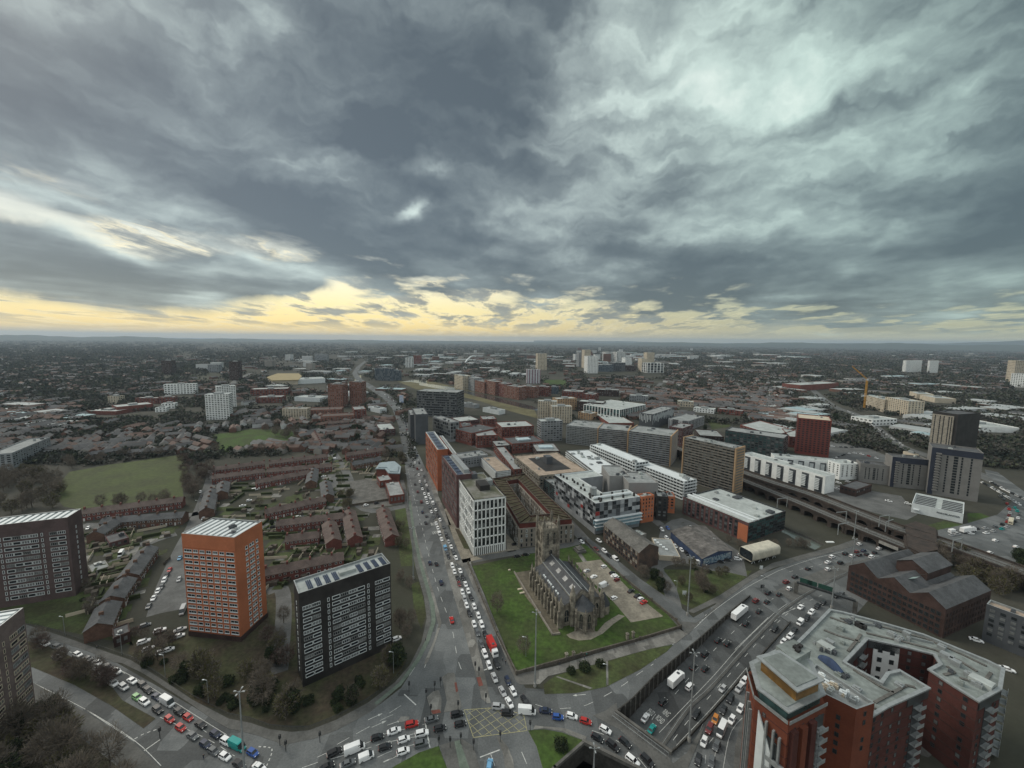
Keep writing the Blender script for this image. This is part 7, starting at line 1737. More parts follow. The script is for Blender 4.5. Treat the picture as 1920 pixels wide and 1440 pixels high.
def car_meshes(kind):
 if kind in CM_: return CM_[kind]
 L, hw, st, (a0, a1, c0, c1, zb, zr) = SH[kind]
 b = MB(); loft(b, st); body = b
 rf = MB(); w2 = hw * .74
 b.prism([(c0 - .05, -w2), (c1 + .05, -w2), (c1 + .05, w2), (c0 - .05, w2)], zr - .06, zr, 0, True, True)
 for x, xt in ((a0, c0), (a1, c1), ((a0 + a1) / 2 - .15, (c0 + c1) / 2)):
  for s in (-1, 1): b.bar((x, s * hw * .88, zb - .05), (xt, s * w2, zr - .03), .07, .07)
 for s in (-1, 1): b.box(a1 - .35, a1 - .18, s * (hw + .02) - .10, s * (hw + .02) + .10, zb + .02, zb + .18)
 me_b = b.mesh('body', PAINT['w'], smooth=False)
 g = MB(); w1 = hw * .87; i = 0
 base = [(a0, -w1), (a1, -w1), (a1, w1), (a0, w1)]; top = [(c0, -w2 * .98), (c1, -w2 * .98), (c1, w2 * .98), (c0, w2 * .98)]
 for k in range(4): j = (k + 1) % 4; g.quad((*base[k], zb - .04), (*base[j], zb - .04), (*top[j], zr - .05), (*top[k], zr - .05))
 me_g = g.mesh('glass', M_CGLASS)
 w = MB(); w.tube((0, -.11, 0), (0, .11, 0), .33, n=12); w.tube((0, -.125, 0), (0, .125, 0), .19, n=8, m=1); me_w = w.mesh('wheel', [M_TYRE, M_METG])
 h = MB(); h.box(-.12, .03, -.19, .19, -.08, .08); me_h = h.mesh('headlight', M_LAMP); h2 = MB(); h2.box(-.03, .10, -.17, .17, -.09, .09); me_t = h2.mesh('tail_light', M_TAIL)
 # far version, one mesh
 f = MB(); loft(f, st); f.prism([(c0, -w2), (c1, -w2), (c1, w2), (c0, w2)], zr - .06, zr, 0, True, True)
 for k in range(4): j = (k + 1) % 4; f.quad((*base[k], zb - .04), (*base[j], zb - .04), (*top[j], zr - .05), (*top[k], zr - .05), m=1)
 for x in (-L * .31, L * .31):
  for s in (-1, 1): f.tube((x, s * (hw - .2), .33), (x, s * hw, .33), .33, n=8, m=2)
 me_f = f.mesh('far_car', [PAINT['w'], M_CGLASS, M_TYRE])
 CM_[kind] = (me_b, me_g, me_w, me_h, me_t, me_f); return CM_[kind]
def paint(o, c):
 o.material_slots[0].link = 'OBJECT'; o.material_slots[0].material = PAINT[c]; return o
def put_car(kind, c, P, rz, label, group, near=True):
 L, hw, st, cab = SH[kind]; mb, mg, mw, mh, mt, mf = car_meshes(kind)
 if not near:
  o = bpy.data.objects.new('car', mf); COL.objects.link(o); o.location = P; o.rotation_euler.z = rz; paint(o, c); return tag(o, label, 'car', group)
 t = thing('car', label, 'car', P, group, rz)
 paint(inst('body', mb, t, (0, 0, 0)), c); inst('window_glass', mg, t, (0, 0, 0))
 for x in (-L * .31, L * .31):
  for s in (-1, 1): inst('wheel', mw, t, (x, s * (hw - .10), .33))
 for s in (-1, 1): inst('headlight', mh, t, (L / 2 - .04, s * hw * .60, .62 if kind != 'suv' else .78)); inst('tail_light', mt, t, (-L / 2 - .01, s * hw * .62, .74 if kind != 'suv' else .9))
 return t
VM = {}
def put_van(c, P, rz, label, group, L=5.6, Hh=2.35, name='van', cab=1.5):
 t = thing(name, label, 'van', P, group, rz); k = (L, Hh)
 if k not in VM:
  b = MB(); a = -L / 2; e = L / 2; w = .98
  loft(b, [(a, .93, .35, Hh - .05), (a + .2, w, .30, Hh), (e - cab - .5, w, .30, Hh), (e - cab, w * .97, .30, Hh - .12)]); loft(b, [(e - cab, w * .97, .30, 1.35), (e - .5, w * .95, .30, 1.15), (e, w * .80, .35, .85)])
  g = MB(); x0, x1 = e - cab, e - .45; zt = Hh - .2
  g.quad((x0 + .02, -.85, zt), (x0 + .02, .85, zt), (x1, .90, 1.15), (x1, -.90, 1.15))
  for s in (-1, 1): g.quad((x0 - .7, s * (w + .005), Hh * .52), (x0, s * .96, Hh * .52), (x0, s * .93, zt - .15), (x0 - .7, s * (w + .005) * .99, zt - .15)); g.quad((x0, s * .93, zt), (x1, s * .91, 1.15), (x0, s * .93, 1.15))
  g.quad((a - .01, -.6, Hh * .55), (a - .01, .6, Hh * .55), (a + .02, .6, Hh - .4), (a + .02, -.6, Hh - .4))
  w_ = MB(); w_.tube((0, -.13, 0), (0, .13, 0), .36, n=12); w_.tube((0, -.14, 0), (0, .14, 0), .2, n=8, m=1)
  h = MB(); h.box(-.1, .03, -.17, .17, -.12, .12)
  VM[k] = (b.mesh('body', PAINT['w']), g.mesh('glass', M_CGLASS), w_.mesh('wheel', [M_TYRE, M_METG]), h.mesh('headlight', M_LAMP))
 mb, mg, mw, mh = VM[k]; paint(inst('body', mb, t, (0, 0, 0)), c); inst('window_glass', mg, t, (0, 0, 0))
 for x in (-L * .30, L * .32):
  for s in (-1, 1): inst('wheel', mw, t, (x, s * .88, .36))
 for s in (-1, 1): inst('headlight', mh, t, (L / 2 - .05, s * .68, .80))
 return t
def put_lorry(c, P, rz, label, L=11.0, box_c='w', group=None, name='lorry', cat='lorry'):
 t = thing(name, label, cat, P, group, rz); b = MB(); b.box(-L / 2, L / 2 - 2.4, -1.25, 1.25, .95, 3.8); bx = b.build_l('cargo_box', PAINT[box_c], t)
 b = MB(); loft(b, [(L / 2 - 2.2, 1.2, .5, 3.0), (L / 2 - .5, 1.2, .5, 2.9), (L / 2, 1.1, .5, 1.7)]); b.build_l('cab', PAINT[c], t)
 b = MB(); b.quad((L / 2 - .45, -1.0, 2.75), (L / 2 - .45, 1.0, 2.75), (L / 2 + .02, 1.0, 1.75), (L / 2 + .02, -1.0, 1.75)); b.build_l('windscreen', M_CGLASS, t)
 b = MB(); b.box(-L / 2, L / 2 - .6, -.5, .5, .55, .93); b.build_l('chassis', M_METD, t)
 b = MB(); b.box(L / 2 - 4.2, L / 2 - 3.2, -.5, .5, 3.8, 4.0); b.build_l('cooling_unit', M_DGREY, t)
 for x in (-L / 2 + 1.2, -L / 2 + 2.4, L / 2 - 1.4):
  for s in (-1, 1): b = MB(); b.tube((x, s * 1.0, .5), (x, s * 1.25, .5), .5, n=12); b.build_l('wheel', M_TYRE, t)
 return t
def put_bus(c, P, rz, label, L=10.5, Hh=4.2, roof='r', cat='bus', floors=2):
 t = thing('bus', label, cat, P, None, rz); b = MB(); loft(b, [(-L / 2, 1.2, .35, Hh - .1), (-L / 2 + .3, 1.26, .3, Hh), (L / 2 - .3, 1.26, .3, Hh), (L / 2, 1.2, .35, Hh - .2)]); b.build_l('body', PAINT[c], t)
 for k in range(floors):
  z = 1.2 + k * 2.0; b = MB()
  for s in (-1, 1): b.box(-L / 2 + .5, L / 2 - .4, s * 1.27 - .01, s * 1.27 + .01, z, z + .85)
  b.box(L / 2 - .02, L / 2 + .03, -1.05, 1.05, z - .1, z + 1.0); b.box(-L / 2 - .02, -L / 2 + .02, -.9, .9, z, z + .7); b.build_l('window_band', M_CGLASS, t)
 b = MB(); b.box(-2, 1.5, -.6, .6, Hh, Hh + .18); b.build_l('roof_hatch', PAINT['e'], t)
 for x in (-L * .28, L * .32):
  for s in (-1, 1): b = MB(); b.tube((x, s * 1.0, .5), (x, s * 1.27, .5), .5, n=12); b.build_l('wheel', M_TYRE, t)
 return t
def _bl(s, name, m, parent):           # part given in the vehicle's own coordinates
 o = bpy.data.objects.new(name, s.mesh(name, m)); COL.objects.link(o); o.parent = parent; return o
MB.build_l = _bl
ORD = 'first second third fourth fifth sixth seventh eighth ninth tenth eleventh twelfth thirteenth fourteenth fifteenth sixteenth seventeenth eighteenth nineteenth twentieth'.split()
TEN = {2: 'twenty', 3: 'thirty', 4: 'forty'}
def ordinal(i): return ORD[i] if i < 20 else (TEN[(i + 1) // 10] + ('-' + ORD[(i + 1) % 10 - 1] if (i + 1) % 10 else 'th')).replace('yth', 'ieth')
KINDS_ = ['hatch', 'saloon', 'suv', 'hatch']
def lane(phrase, path, entries, group, flip=False, first=0):
 """entries 'x,y,c' with c a colour letter plus v van, V big van, l lorry, B bus, u suv"""
 W_ = [Vector(GS(x, y)[:2]) for x, y in path]
 for i, e in enumerate(entries.split()):
  x, y, c = e.split(','); x = float(x); y = float(y); P = GS(x, y)
  # cars were read at body height: move the foot back along the sight line
  P = GS(x, y + 0.62 * (y - 640) / 132)
  z = zroad(P) + .045; p2 = Vector(P[:2])
  j = min(range(len(W_) - 1), key=lambda k: ((W_[k] + W_[k + 1]) / 2 - p2).length - (W_[k + 1] - W_[k]).length * .5 if True else 0)
  d = W_[j + 1] - W_[j]; d = -d if flip else d; rz = math.atan2(d.y, d.x) + rnd.uniform(-.03, .03)
  col = c[0]; kd = c[1:] or ''
  nm = {'v': 'van', 'V': 'tall van', 'l': 'lorry', 'B': 'bus', 'u': 'suv'}.get(kd, 'car')
  lab = f'{CNAME[col]} {nm}, {ordinal(i + first)} {phrase}'
  L3 = (P.x, P.y, z)
  if kd == 'v': put_van(col, L3, rz, lab, group, 4.6, 1.95)
  elif kd == 'V': put_van(col, L3, rz, lab, group, 6.3, 2.65)
  elif kd == 'l': put_lorry('w', L3, rz, lab, 9.5 if y > 1200 else 13.5, col, group)
  elif kd == 'B': put_bus(col, L3, rz, lab, 8.4 if col == 'r' else 10.5, 3.1, floors=1)
  else: put_car('suv' if kd == 'u' else KINDS_[rnd.randrange(4)], col, L3, rz, lab, group, near=P.length < 420)
cr = [(768, 860), (790, 915), (810, 960), (835, 1020), (858, 1072), (880, 1130), (903, 1190), (925, 1240), (945, 1285), (965, 1320)]
lane('from the yellow box in the inner queue beside the church', cr, '955,1317,w 942,1296,s 927,1270,s 917,1247,w 909,1226,w 902,1207,g 895,1186,g 889,1170,w 880,1150,k 875,1135,w 871,1123,s 867,1110,w 861,1095,m 858,1084,k 852,1072,w 848,1061,w 841,1044,k 838,1036,g 835,1028,cv 828,1011,w 824,1001,wv 821,990,w 818,981,w 813,970,g 809,960,w 805,951,g 801,943,w 799,935,wv 796,926,w 792,917,w 790,910,g 787,903,w', 'queue on the main road towards the viewer')
lane('from the junction in the outer queue along the church pavement', cr, '984,1313,k 962,1296,w 952,1276,n 931,1245,k 910,1190,k 903,1171,w 897,1154,w 889,1137,w 883,1120,k 878,1108,w 873,1095,w 868,1083,k 863,1070,w 855,1046,w 850,1035,g 846,1025,w 841,1016,s 838,1007,k 835,999,g 831,988,g 825,975,w 821,967,k 817,956,w 814,949,g 812,944,wv 807,934,w 804,928,w 802,919,k 800,910,w 797,903,s', 'queue on the main road towards the viewer')
lane('red vehicle in the outer queue, by the lawn corner'.replace('red vehicle ', ''), cr, '923,1217,rl', 'queue on the main road towards the viewer')
out_ = [(862, 1270), (850, 1190), (835, 1130), (815, 1070), (800, 1010), (785, 950), (770, 890), (758, 840)]
lane('car leaving along the empty side of the main road'.replace('car ', ''), out_, '847,1162,r 827,1092,n 818,1057,k 806,1055,n 798,980,k 799,967,g 792,960,n 790,941,m 783,922,m 778,908,k', 'cars leaving on the main road')
wa = [(580, 1450), (640, 1420), (700, 1395), (770, 1372), (860, 1350)]
lane('in the far lane of the west arm, counted from the yellow box', wa, '857,1339,k 809,1348,g 772,1358,r 739,1370,w', 'queue on the west arm'); lane('in the middle lane of the west arm, from the box', wa, '863,1357,k 825,1365,k 791,1375,wu 757,1386,w 708,1382,k 665,1405,wV 627,1411,k', 'queue on the west arm')
lane('in the nearest lane of the west arm, counted from the stop line', wa, '790,1394,gu 756,1408,w 722,1400,k 687,1419,wv 652,1431,g 612,1438,k', 'queue on the west arm')
lw = [(40, 1190), (110, 1215), (170, 1240), (230, 1268), (290, 1306), (350, 1345), (410, 1382), (470, 1415), (520, 1445)]
lane('from the far end of the upper lane on the left road', lw, '85,1207,w 108,1213,g 146,1227,w 165,1235,g 183,1242,w 203,1250,k 218,1259,w 248,1276,w 268,1285,k 278,1294,k 294,1306,n 314,1317,wV 336,1334,k 353,1345,r 376,1358,k 404,1376,n 425,1390,w 445,1399,tV 474,1411,b', 'queue on the left road')
lane('from the far end of the lower lane on the left road', lw, '107,1232,g 213,1281,w 232,1288,su 257,1307,G 271,1316,w 296,1331,ku 318,1348,r 339,1364,r 361,1379,g 385,1395,n 401,1408,g 422,1418,w 448,1432,k 486,1438,w', 'queue on the left road')
rb = [(920, 1330), (980, 1333), (1050, 1338), (1100, 1352), (1150, 1380), (1200, 1420), (1240, 1460)]
lane('from the left in the line crossing the bridge', rb, '934,1325,s 952,1337,ku 988,1334,wV 1023,1332,n 1046,1344,b 1072,1342,w 1098,1352,r 1135,1368,w 1172,1392,k 1214,1426,ku', 'line crossing the bridge'); lane('in the near lane of the bridge over the sunken road', rb, '1120,1383,k 1149,1398,ku 1186,1426,w', 'line crossing the bridge')
lane('waiting at the bottom stop line below the yellow box', [(912, 1470), (918, 1430), (905, 1390)], '918,1434,c', 'cars at the bottom edge')
sk = [(1190, 1380), (1240, 1325), (1300, 1258), (1360, 1195), (1410, 1145), (1470, 1095), (1540, 1065), (1600, 1040)]
lane('in the ribbed wall carriageway, counted from the bridge', sk, '1210,1345,w 1222,1366,t 1243,1315,k 1268,1278,wl 1293,1287,w 1300,1250,k 1322,1253,k 1322,1226,k 1346,1200,k 1364,1206,k 1387,1152,wl 1398,1169,k 1423,1146,k 1417,1126,m 1438,1128,k 1440,1111,k 1461,1114,k 1479,1103,w 1474,1091,m 1491,1081,k 1515,1066,k 1552,1067,w 1552,1054,w 1576,1055,ku 1560,1044,w', 'traffic on the ring road going away')
lane('packed under the girder bridge, counted from the left', sk, '1585,1038,k 1597,1042,w 1606,1034,m 1611,1040,k 1619,1032,n 1625,1039,k 1634,1044,w 1611,1020,w 1640,1036,k 1648,1028,w', 'traffic under the girder bridge')
lane('on the near ring road carriageway, counted from the bridge', sk, '1305,1339,ku 1355,1291,s 1452,1179,k 1501,1138,w 1568,1117,k 1577,1113,g', 'traffic on the ring road coming back', flip=True)
sl = [(1560, 1120), (1512, 1158), (1470, 1200), (1420, 1255), (1380, 1300), (1350, 1350), (1330, 1400), (1320, 1450)]
lane('from the bottom in the left file of the slip road queue', sl, '1309,1424,k 1320,1390,w 1330,1366,m 1341,1348,o 1356,1331,k 1369,1310,ku 1386,1291,s 1395,1277,w 1469,1203,w 1481,1193,w 1489,1181,k 1500,1167,wv 1512,1159,k 1521,1148,w 1532,1137,k 1543,1130,k', 'queue on the slip road'); lane('from the bottom in the right file of the slip road queue', sl, '1334,1428,g 1343,1398,g 1353,1369,wV 1372,1349,w 1388,1328,w', 'queue on the slip road')
# church car park and the lanes round it
cp = [(1090, 1050), (1240, 1155)]; cx = [(1120, 1120), (1190, 1085)]
lane('in the church car park, counted from the tower end', cx, '1132,1062,w 1100,1070,s 1148,1074,k 1151,1079,w 1155,1082,w 1157,1087,m 1113,1081,w 1132,1098,wV 1183,1108,k 1195,1117,k 1201,1123,w 1207,1129,r 1151,1121,w', 'cars parked beside the church')
ln_ = [(1085, 1012), (1120, 1035), (1180, 1085), (1250, 1140)]
lane('on the lane between church and derelict mill', ln_, '1091,1016,w 1123,1014,w 1117,1029,m 1133,1033,w 1142,1042,k 1154,1048,wv', 'cars on the lane by the church'); lane('along the street at the foot of the white framed office', [(900, 1045), (1040, 1025)], '970,1043,k 986,1040,k 966,1020,k', 'cars on the side street')
lane('parked beside the blue warehouse, counted from the back', [(1230, 985), (1290, 1050)], '1241,993,w 1250,1009,w 1262,1020,m 1266,1024,w 1278,1031,w 1287,1037,k 1252,990,b', 'cars by the blue warehouse'); lane('parked below the blue warehouse mural', [(1290, 1040), (1400, 1052)], '1315,1057,wV 1351,1053,k 1364,1050,k 1383,1048,w 1389,1041,w', 'cars by the mural')
lane('parked beside the orange tower, from the far end', [(335, 1040), (280, 1140)], '337,1046,c 336,1086,s 318,1068,r 313,1078,k 308,1088,w 303,1100,g 296,1108,w 288,1121,w 279,1136,g 343,1145,sV', 'cars by the orange tower'); lane('among bushes below the orange tower, counted from the top', [(260, 1200), (290, 1190)], '300,1182,w 338,1180,s 336,1192,w 270,1203,w 278,1216,w 303,1222,w 316,1218,w 272,1172,g', 'cars among the bushes')
lane('along the wide estate street, counted from the field', [(395, 900), (340, 1010)], '376,922,w 378,930,k 383,960,wv 381,972,w 227,1039,wV 155,1018,w 165,990,w', 'cars in the estate'); lane('on estate streets behind the black slab tower', [(500, 985), (620, 960)], '559,969,w 512,988,k 612,920,w 616,910,k 619,930,w 613,905,w 455,948,w 467,938,w 478,918,wv 629,860,wv 640,842,w 607,893,w 686,947,w 706,943,k 735,938,w 653,1002,w 656,988,k 744,1197,w', 'cars in the estate')
# far queues, spaced along their roads: past the first few hundred they are one mass of traffic
QB = MB(); QCOL = 'wskgnmrt'
def auto_queue(phrase, path, n, cols, group, jit=1.2, side=0.0, flip=False):
 P = smooth_path([Vector(G(x, y)[:2]) for x, y in path], 4); L = [0]
 for a, c in zip(P, P[1:]): L.append(L[-1] + (c - a).length)
 for i in range(n):
  s = L[-1] * (i + .5 + rnd.uniform(-.25, .25)) / n; k = max(j for j in range(len(L) - 1) if L[j] <= s); u = (P[k + 1] - P[k]).normalized(); q = P[k] + u * (s - L[k]) + Vector((-u.y, u.x)) * (side + rnd.uniform(-.3, .3)); u = -u if flip else u
  c = cols[rnd.randrange(len(cols))]; f = MB(); Lc_, hw, st, (a0, a1, c0, c1, zb, zr) = SH[KINDS_[rnd.randrange(4)]]
  loft(f, st, QCOL.index(c)); f.prism([(c0, -hw * .74), (c1, -hw * .74), (c1, hw * .74), (c0, hw * .74)], zr - .06, zr, QCOL.index(c)); f.prism([(a0 + .2, -hw * .8), (a1 - .3, -hw * .8), (a1 - .3, hw * .8), (a0 + .2, hw * .8)], zb - .1, zr - .07, len(QCOL), False)
  n0 = len(QB.v); w = Vector((-u.y, u.x)); QB.v += [(q.x + u.x * x + w.x * y, q.y + u.y * x + w.y * y, z + .05) for x, y, z in f.v]; QB.f += [tuple(k_ + n0 for k_ in t_) for t_ in f.f]; QB.m += f.m
auto_queue('from the near end of the distant main road queue, inner file', [(785, 898), (776, 870), (768, 840), (760, 800), (752, 775), (742, 757), (720, 740)], 30, 'wwwkgswwnm', 'distant queue on the main road', side=-1.5, flip=True)
auto_queue('from the near end of the distant main road queue, outer file', [(790, 898), (781, 870), (773, 840), (764, 800), (756, 775)], 20, 'wwkgswn', 'distant queue on the main road', side=-3, flip=True)
auto_queue('from the near end of distant traffic leaving', [(770, 880), (760, 830), (750, 790), (738, 762), (715, 743)], 9, 'kgwmn', 'distant traffic leaving', side=3)
auto_queue('in the left file of the far right queue', [(1840, 905), (1862, 917), (1890, 934), (1912, 948)], 16, 'wwwswgk', 'queue at the far right'); auto_queue('in the right file of the far right queue', [(1850, 903), (1880, 920), (1918, 938)], 12, 'wswwk', 'queue at the far right', side=2)
auto_queue('on the far approach road beyond the grey towers', [(1700, 838), (1660, 812), (1625, 790), (1590, 770)], 26, 'wwwwsk', 'queue on the far approach road', side=2)
auto_queue('across the roundabout, near file', [(1770, 1006), (1800, 1002), (1850, 1000), (1895, 985), (1910, 968), (1900, 950)], 13, 'wkgmtws', 'traffic on the roundabout'); auto_queue('across the roundabout, far file', [(1790, 993), (1840, 992), (1880, 985), (1893, 965), (1885, 940), (1868, 928)], 14, 'wkgmrws', 'traffic on the roundabout')
lane('on the roundabout at the right edge, larger than the cars around', [(1780, 1010), (1850, 1000)], '1786,997,wV 1815,996,wl', 'traffic on the roundabout'); lane('on the roundabout, a pale coach among cars', [(1885, 1000), (1900, 960)], '1895,979,eB', 'traffic on the roundabout'); lane('on the near curve of the roundabout', [(1840, 1040), (1900, 1030)], '1866,1013,w 1856,1036,w 1905,1025,w', 'traffic on the roundabout')
lane('parked between railway and grey towers', [(1550, 910), (1700, 940)], '1666,939,w 1702,944,w 1572,905,w 1582,910,k 1590,903,s 1588,912,w 1578,915,k 1569,916,w', 'cars by the railway')
auto_queue('in the car park beside the red tower', [(1560, 862), (1600, 850), (1650, 862)], 10, 'wwskgr', 'cars by the red tower'); auto_queue('parked on the lane beyond the red tower', [(1545, 838), (1600, 842), (1650, 838)], 10, 'wwskg', 'cars by the red tower', side=6)
o = QB.build('distant_traffic', [PAINT[c] for c in QCOL] + [M_CGLASS], kind='stuff'); tag(o, 'far queues of small cars on the roads and the roundabout', 'traffic')
for (x, y), lb in (((1830, 1202), 'white car on the dark yard beside the big brick warehouse'), ((1888, 1257), 'pale car parked at the corner of the red complex')):
 P = G(x, y); put_car('saloon', 'w', (P.x, P.y, .05), -.6, lb, None)
# ================================================================== STREET FURNITURE
def mast(label, base, top_y, arms=4):
 P = G(*base); h = HT(base[0], top_y, base[1]) if False else None
 lo, hi = 2.0, 60.0
 for _ in range(30):
  m = (lo + hi) / 2
  if proj((P.x, P.y, m))[1] > top_y: lo = m
  else: hi = m
 h = lo; t = thing('lighting_mast', label, 'lighting mast', P, 'tall lighting masts round the junction')
 b = MB(); b.tube((P.x, P.y, 0), (P.x, P.y, h), .34, .16, 10); b.build('pole', M_METG, t); b = MB(); b.tube((P.x, P.y, 0), (P.x, P.y, 1.6), .6, .55, 10); b.build('base', M_CONC, t)
 for k in range(arms):
  a = 2 * math.pi * k / arms; d = Vector((math.cos(a), math.sin(a))); b = MB(); b.bar((P.x, P.y, h - .4), (P.x + d.x * 1.1, P.y + d.y * 1.1, h), .10); b.obox((P.x + d.x * 1.3, P.y + d.y * 1.3), d, .36, .2, h - .10, h + .10); b.build('lamp_head', M_METG, t)
for lb, base, ty in (('tall lighting mast at the foot of the church lawn by the verge island', (1003, 1287), 1148), ('tall lighting mast beside the sunken road and slip road queue', (1292, 1390), 1224), ('tall lighting mast by the scrub triangle at the lane end', (1289, 1154), 1044),
     ('tall lighting mast on the left road, cut by the bottom edge', (459, 1452), 1296), ('tall mast on the lawn between black tower and main road', (775, 1086), 989), ('tall mast beside the main road near the nursery', (765, 957), 888),
     ('tall mast by the ring road below the brick warehouse', (1559, 1141), 1066), ('lighting mast on the bridge at the bottom edge', (1113, 1452), 1402), ('thin mast on the traffic island near the girder bridge', (1597, 1066), 1010), ('thin mast by the railway and canal', (1601, 1010), 958)): mast(lb, base, ty)
def traffic_light(label, x, y, h=3.6):
 P = G(x, y); t = thing('traffic_light', label, 'traffic light', (P.x, P.y, .14), 'traffic lights of the junction'); b = MB(); b.bar((P.x, P.y, 0), (P.x, P.y, h), .16); b.build('pole', M_METD, t)
 b = MB(); b.box(P.x - .28, P.x + .28, P.y - .22, P.y + .22, h - 1.1, h + .25); b.build('signal_head', M_METD, t); b = MB(); b.box(P.x - .36, P.x + .36, P.y + .22, P.y + .25, h - 1.2, h + .35); b.build('backing_board', M_BLACKP, t)
for (x, y, s) in ((808, 1340, 'below the triangular island'), (799, 1310, 'on the left corner of the triangular island'), (767, 1296, 'by the cycle lane'), (826, 1288, 'at the top of the middle island'), (815, 1296, 'at the tip of the triangular island'), (859, 1333, 'at the foot of the middle island'), (898, 1268, 'on the narrow island, lower of two'), (891, 1258, 'on the narrow island, upper of two'), (911, 1319, 'at the end of the narrow island'),
    (823, 1400, 'at the corner of the lower lawn'), (844, 1402, 'on the lower pavement'), (888, 1407, 'by the lower stop line'), (938, 1391, 'at the head of the lower island'), (994, 1371, 'at the tip of the triangular lawn'), (525, 1398, 'on the left road corner, first'), (536, 1409, 'on the left road corner, second'), (600, 1392, 'on the curved pavement'), (300, 1384, 'on the median tip of the left road'), (864, 1395, 'beside the lower cycle lane')):
 traffic_light('black traffic light ' + s, x, y)
def lamp(label, x, y, h=9, side=-1):
 P = G(x, y); t = thing('street_lamp', label, 'street lamp', P, 'street lamps'); b = MB(); b.tube((P.x, P.y, 0), (P.x, P.y, h), .12, .07, 6); b.build('pole', M_METG, t); b = MB(); b.bar((P.x, P.y, h), (P.x + 1.3 * side, P.y, h + .2), .1); b.box(P.x + side * 1.3 - .35, P.x + side * 1.3 + .35, P.y - .15, P.y + .15, h + .12, h + .28); b.build('lamp_head', M_METW, t)
for i, (x, y) in enumerate(((391, 1318), (310, 1268), (229, 1228), (122, 1192), (986, 1232), (1137, 1286), (1268, 1120), (1430, 1110), (778, 900), (785, 960), (1340, 1035), (1370, 1005), (1296, 1010), (470, 985), (372, 960), (640, 905), (1625, 1015), (738, 1262))):
 lamp('thin grey street lamp ' + ['by the shrub bank corner', 'on the left road bend', 'near the low house', 'at the far left pavement', 'alone on the church lawn', 'on the verge island path', 'in the scrub triangle', 'by the ring road hatching', 'left of the distant queue', 'beside the bus lane words', 'in front of the teal office', 'behind the teal office bays', 'beside the blue warehouse roof', 'by the estate gardens', 'at the estate street corner', 'near the stepped roofed row', 'under the girder bridge', 'beside the black tower bushes'][i], x, y)
# sign gantry over the ring road
A, B = G(1492, 1113), G(1602, 1150); u = Vector((B - A)[:2]).normalized(); t = thing('sign_gantry', 'dark sign gantry spanning the ring road with green direction signs', 'gantry', A); b = MB()
b.obox(A[:2], u, .9, .6, 0, 6.4); b.build('pier', M_DCONC, t); b = MB(); b.obox(B[:2], u, .9, .6, 0, 6.4); b.build('pier', M_DCONC, t); b = MB(); b.bar((A.x, A.y, 6.5), (B.x, B.y, 6.5), 1.3, .9); b.build('beam', M_METD, t)
M_SIGN = mat('green_sign', (.03, .085, .065), .5, .06, .5); w = Vector((-u.y, u.x)); w = w if w.y > 0 else -w
for s, L in ((.16, 2.6), (.27, 2.0), (.50, 3.0)):
 c = Vector(A[:2]).lerp(Vector(B[:2]), s) + w * .9; b = MB(); b.obox(c, u, L, .08, 5.6, 9.2); b.build('sign_panel', M_SIGN, t)
for lb, (x, y), wd in (('green direction sign under the girder bridge', (1682, 1035), 3.5), ('white banner sign on the brick bridge parapet', (1584, 994), 3.0), ('small dark sign on the ring road hatching', (1429, 1106), 1.0), ('white notice board standing in the scrub triangle', (1283, 1118), 1.0), ('small white sign near the tube pavilion', (1427, 1070), .9)):
 P = G(x, y); t = thing('road_sign', lb, 'sign', P); z = 3.2 if wd > 2 else 1.6; b = MB()
 for s in (-.6, .6): b.bar((P.x + s * wd, P.y, 0), (P.x + s * wd, P.y, z), .12)
 b.build('post', M_METG, t); b = MB(); b.box(P.x - wd, P.x + wd, P.y - .06, P.y + .06, z - .6, z + 1.4); b.build('sign_panel', M_SIGN if 'green' in lb else M_METD if 'dark' in lb else M_METW, t)
P = G(1553, 1021, -1.5); t = thing('canal_boat', 'white pointed boat moored on the canal below the viaduct', 'boat', P); b = MB(); loft(b, [(P.x - 5, .3, -1.5, -.7), (P.x - 3, 1.1, -1.6, -.7), (P.x + 4, 1.2, -1.6, -.7), (P.x + 5, .9, -1.5, -.7)]);
b.v = [(x, y + P.y, z) for x, y, z in b.v]; b.build('hull', M_METW, t); b = MB(); b.box(P.x - 1.5, P.x + 3.5, P.y - .8, P.y + .8, -.7, .5); b.build('cabin', M_WALLW, t)
P = G(1462, 1040); b = MB(); b.box(P.x - 30, P.x + 4, P.y + 14, P.y + 14.3, 0, .9)
# railings round the towers' garden
pts = pxpoly([(50, 1168), (125, 1192), (215, 1224), (245, 1234), (300, 1268), (360, 1307), (429, 1342), (470, 1350), (506, 1363), (547, 1368), (579, 1366), (631, 1346), (690, 1314), (735, 1279), (765, 1246)]); b = MB()
for p, q in zip(pts, pts[1:]):
 b.bar((*p, 1.0), (*q, 1.0), .08); n_ = int((q - p).length / 1.5)
 for k in range(n_): c = p.lerp(q, k / n_); b.bar((*c, 0), (*c, 1.05), .05)
tag(b.build('metal_railing', M_METD), 'dark metal railing between shrub bank and curved pavement', 'railing')
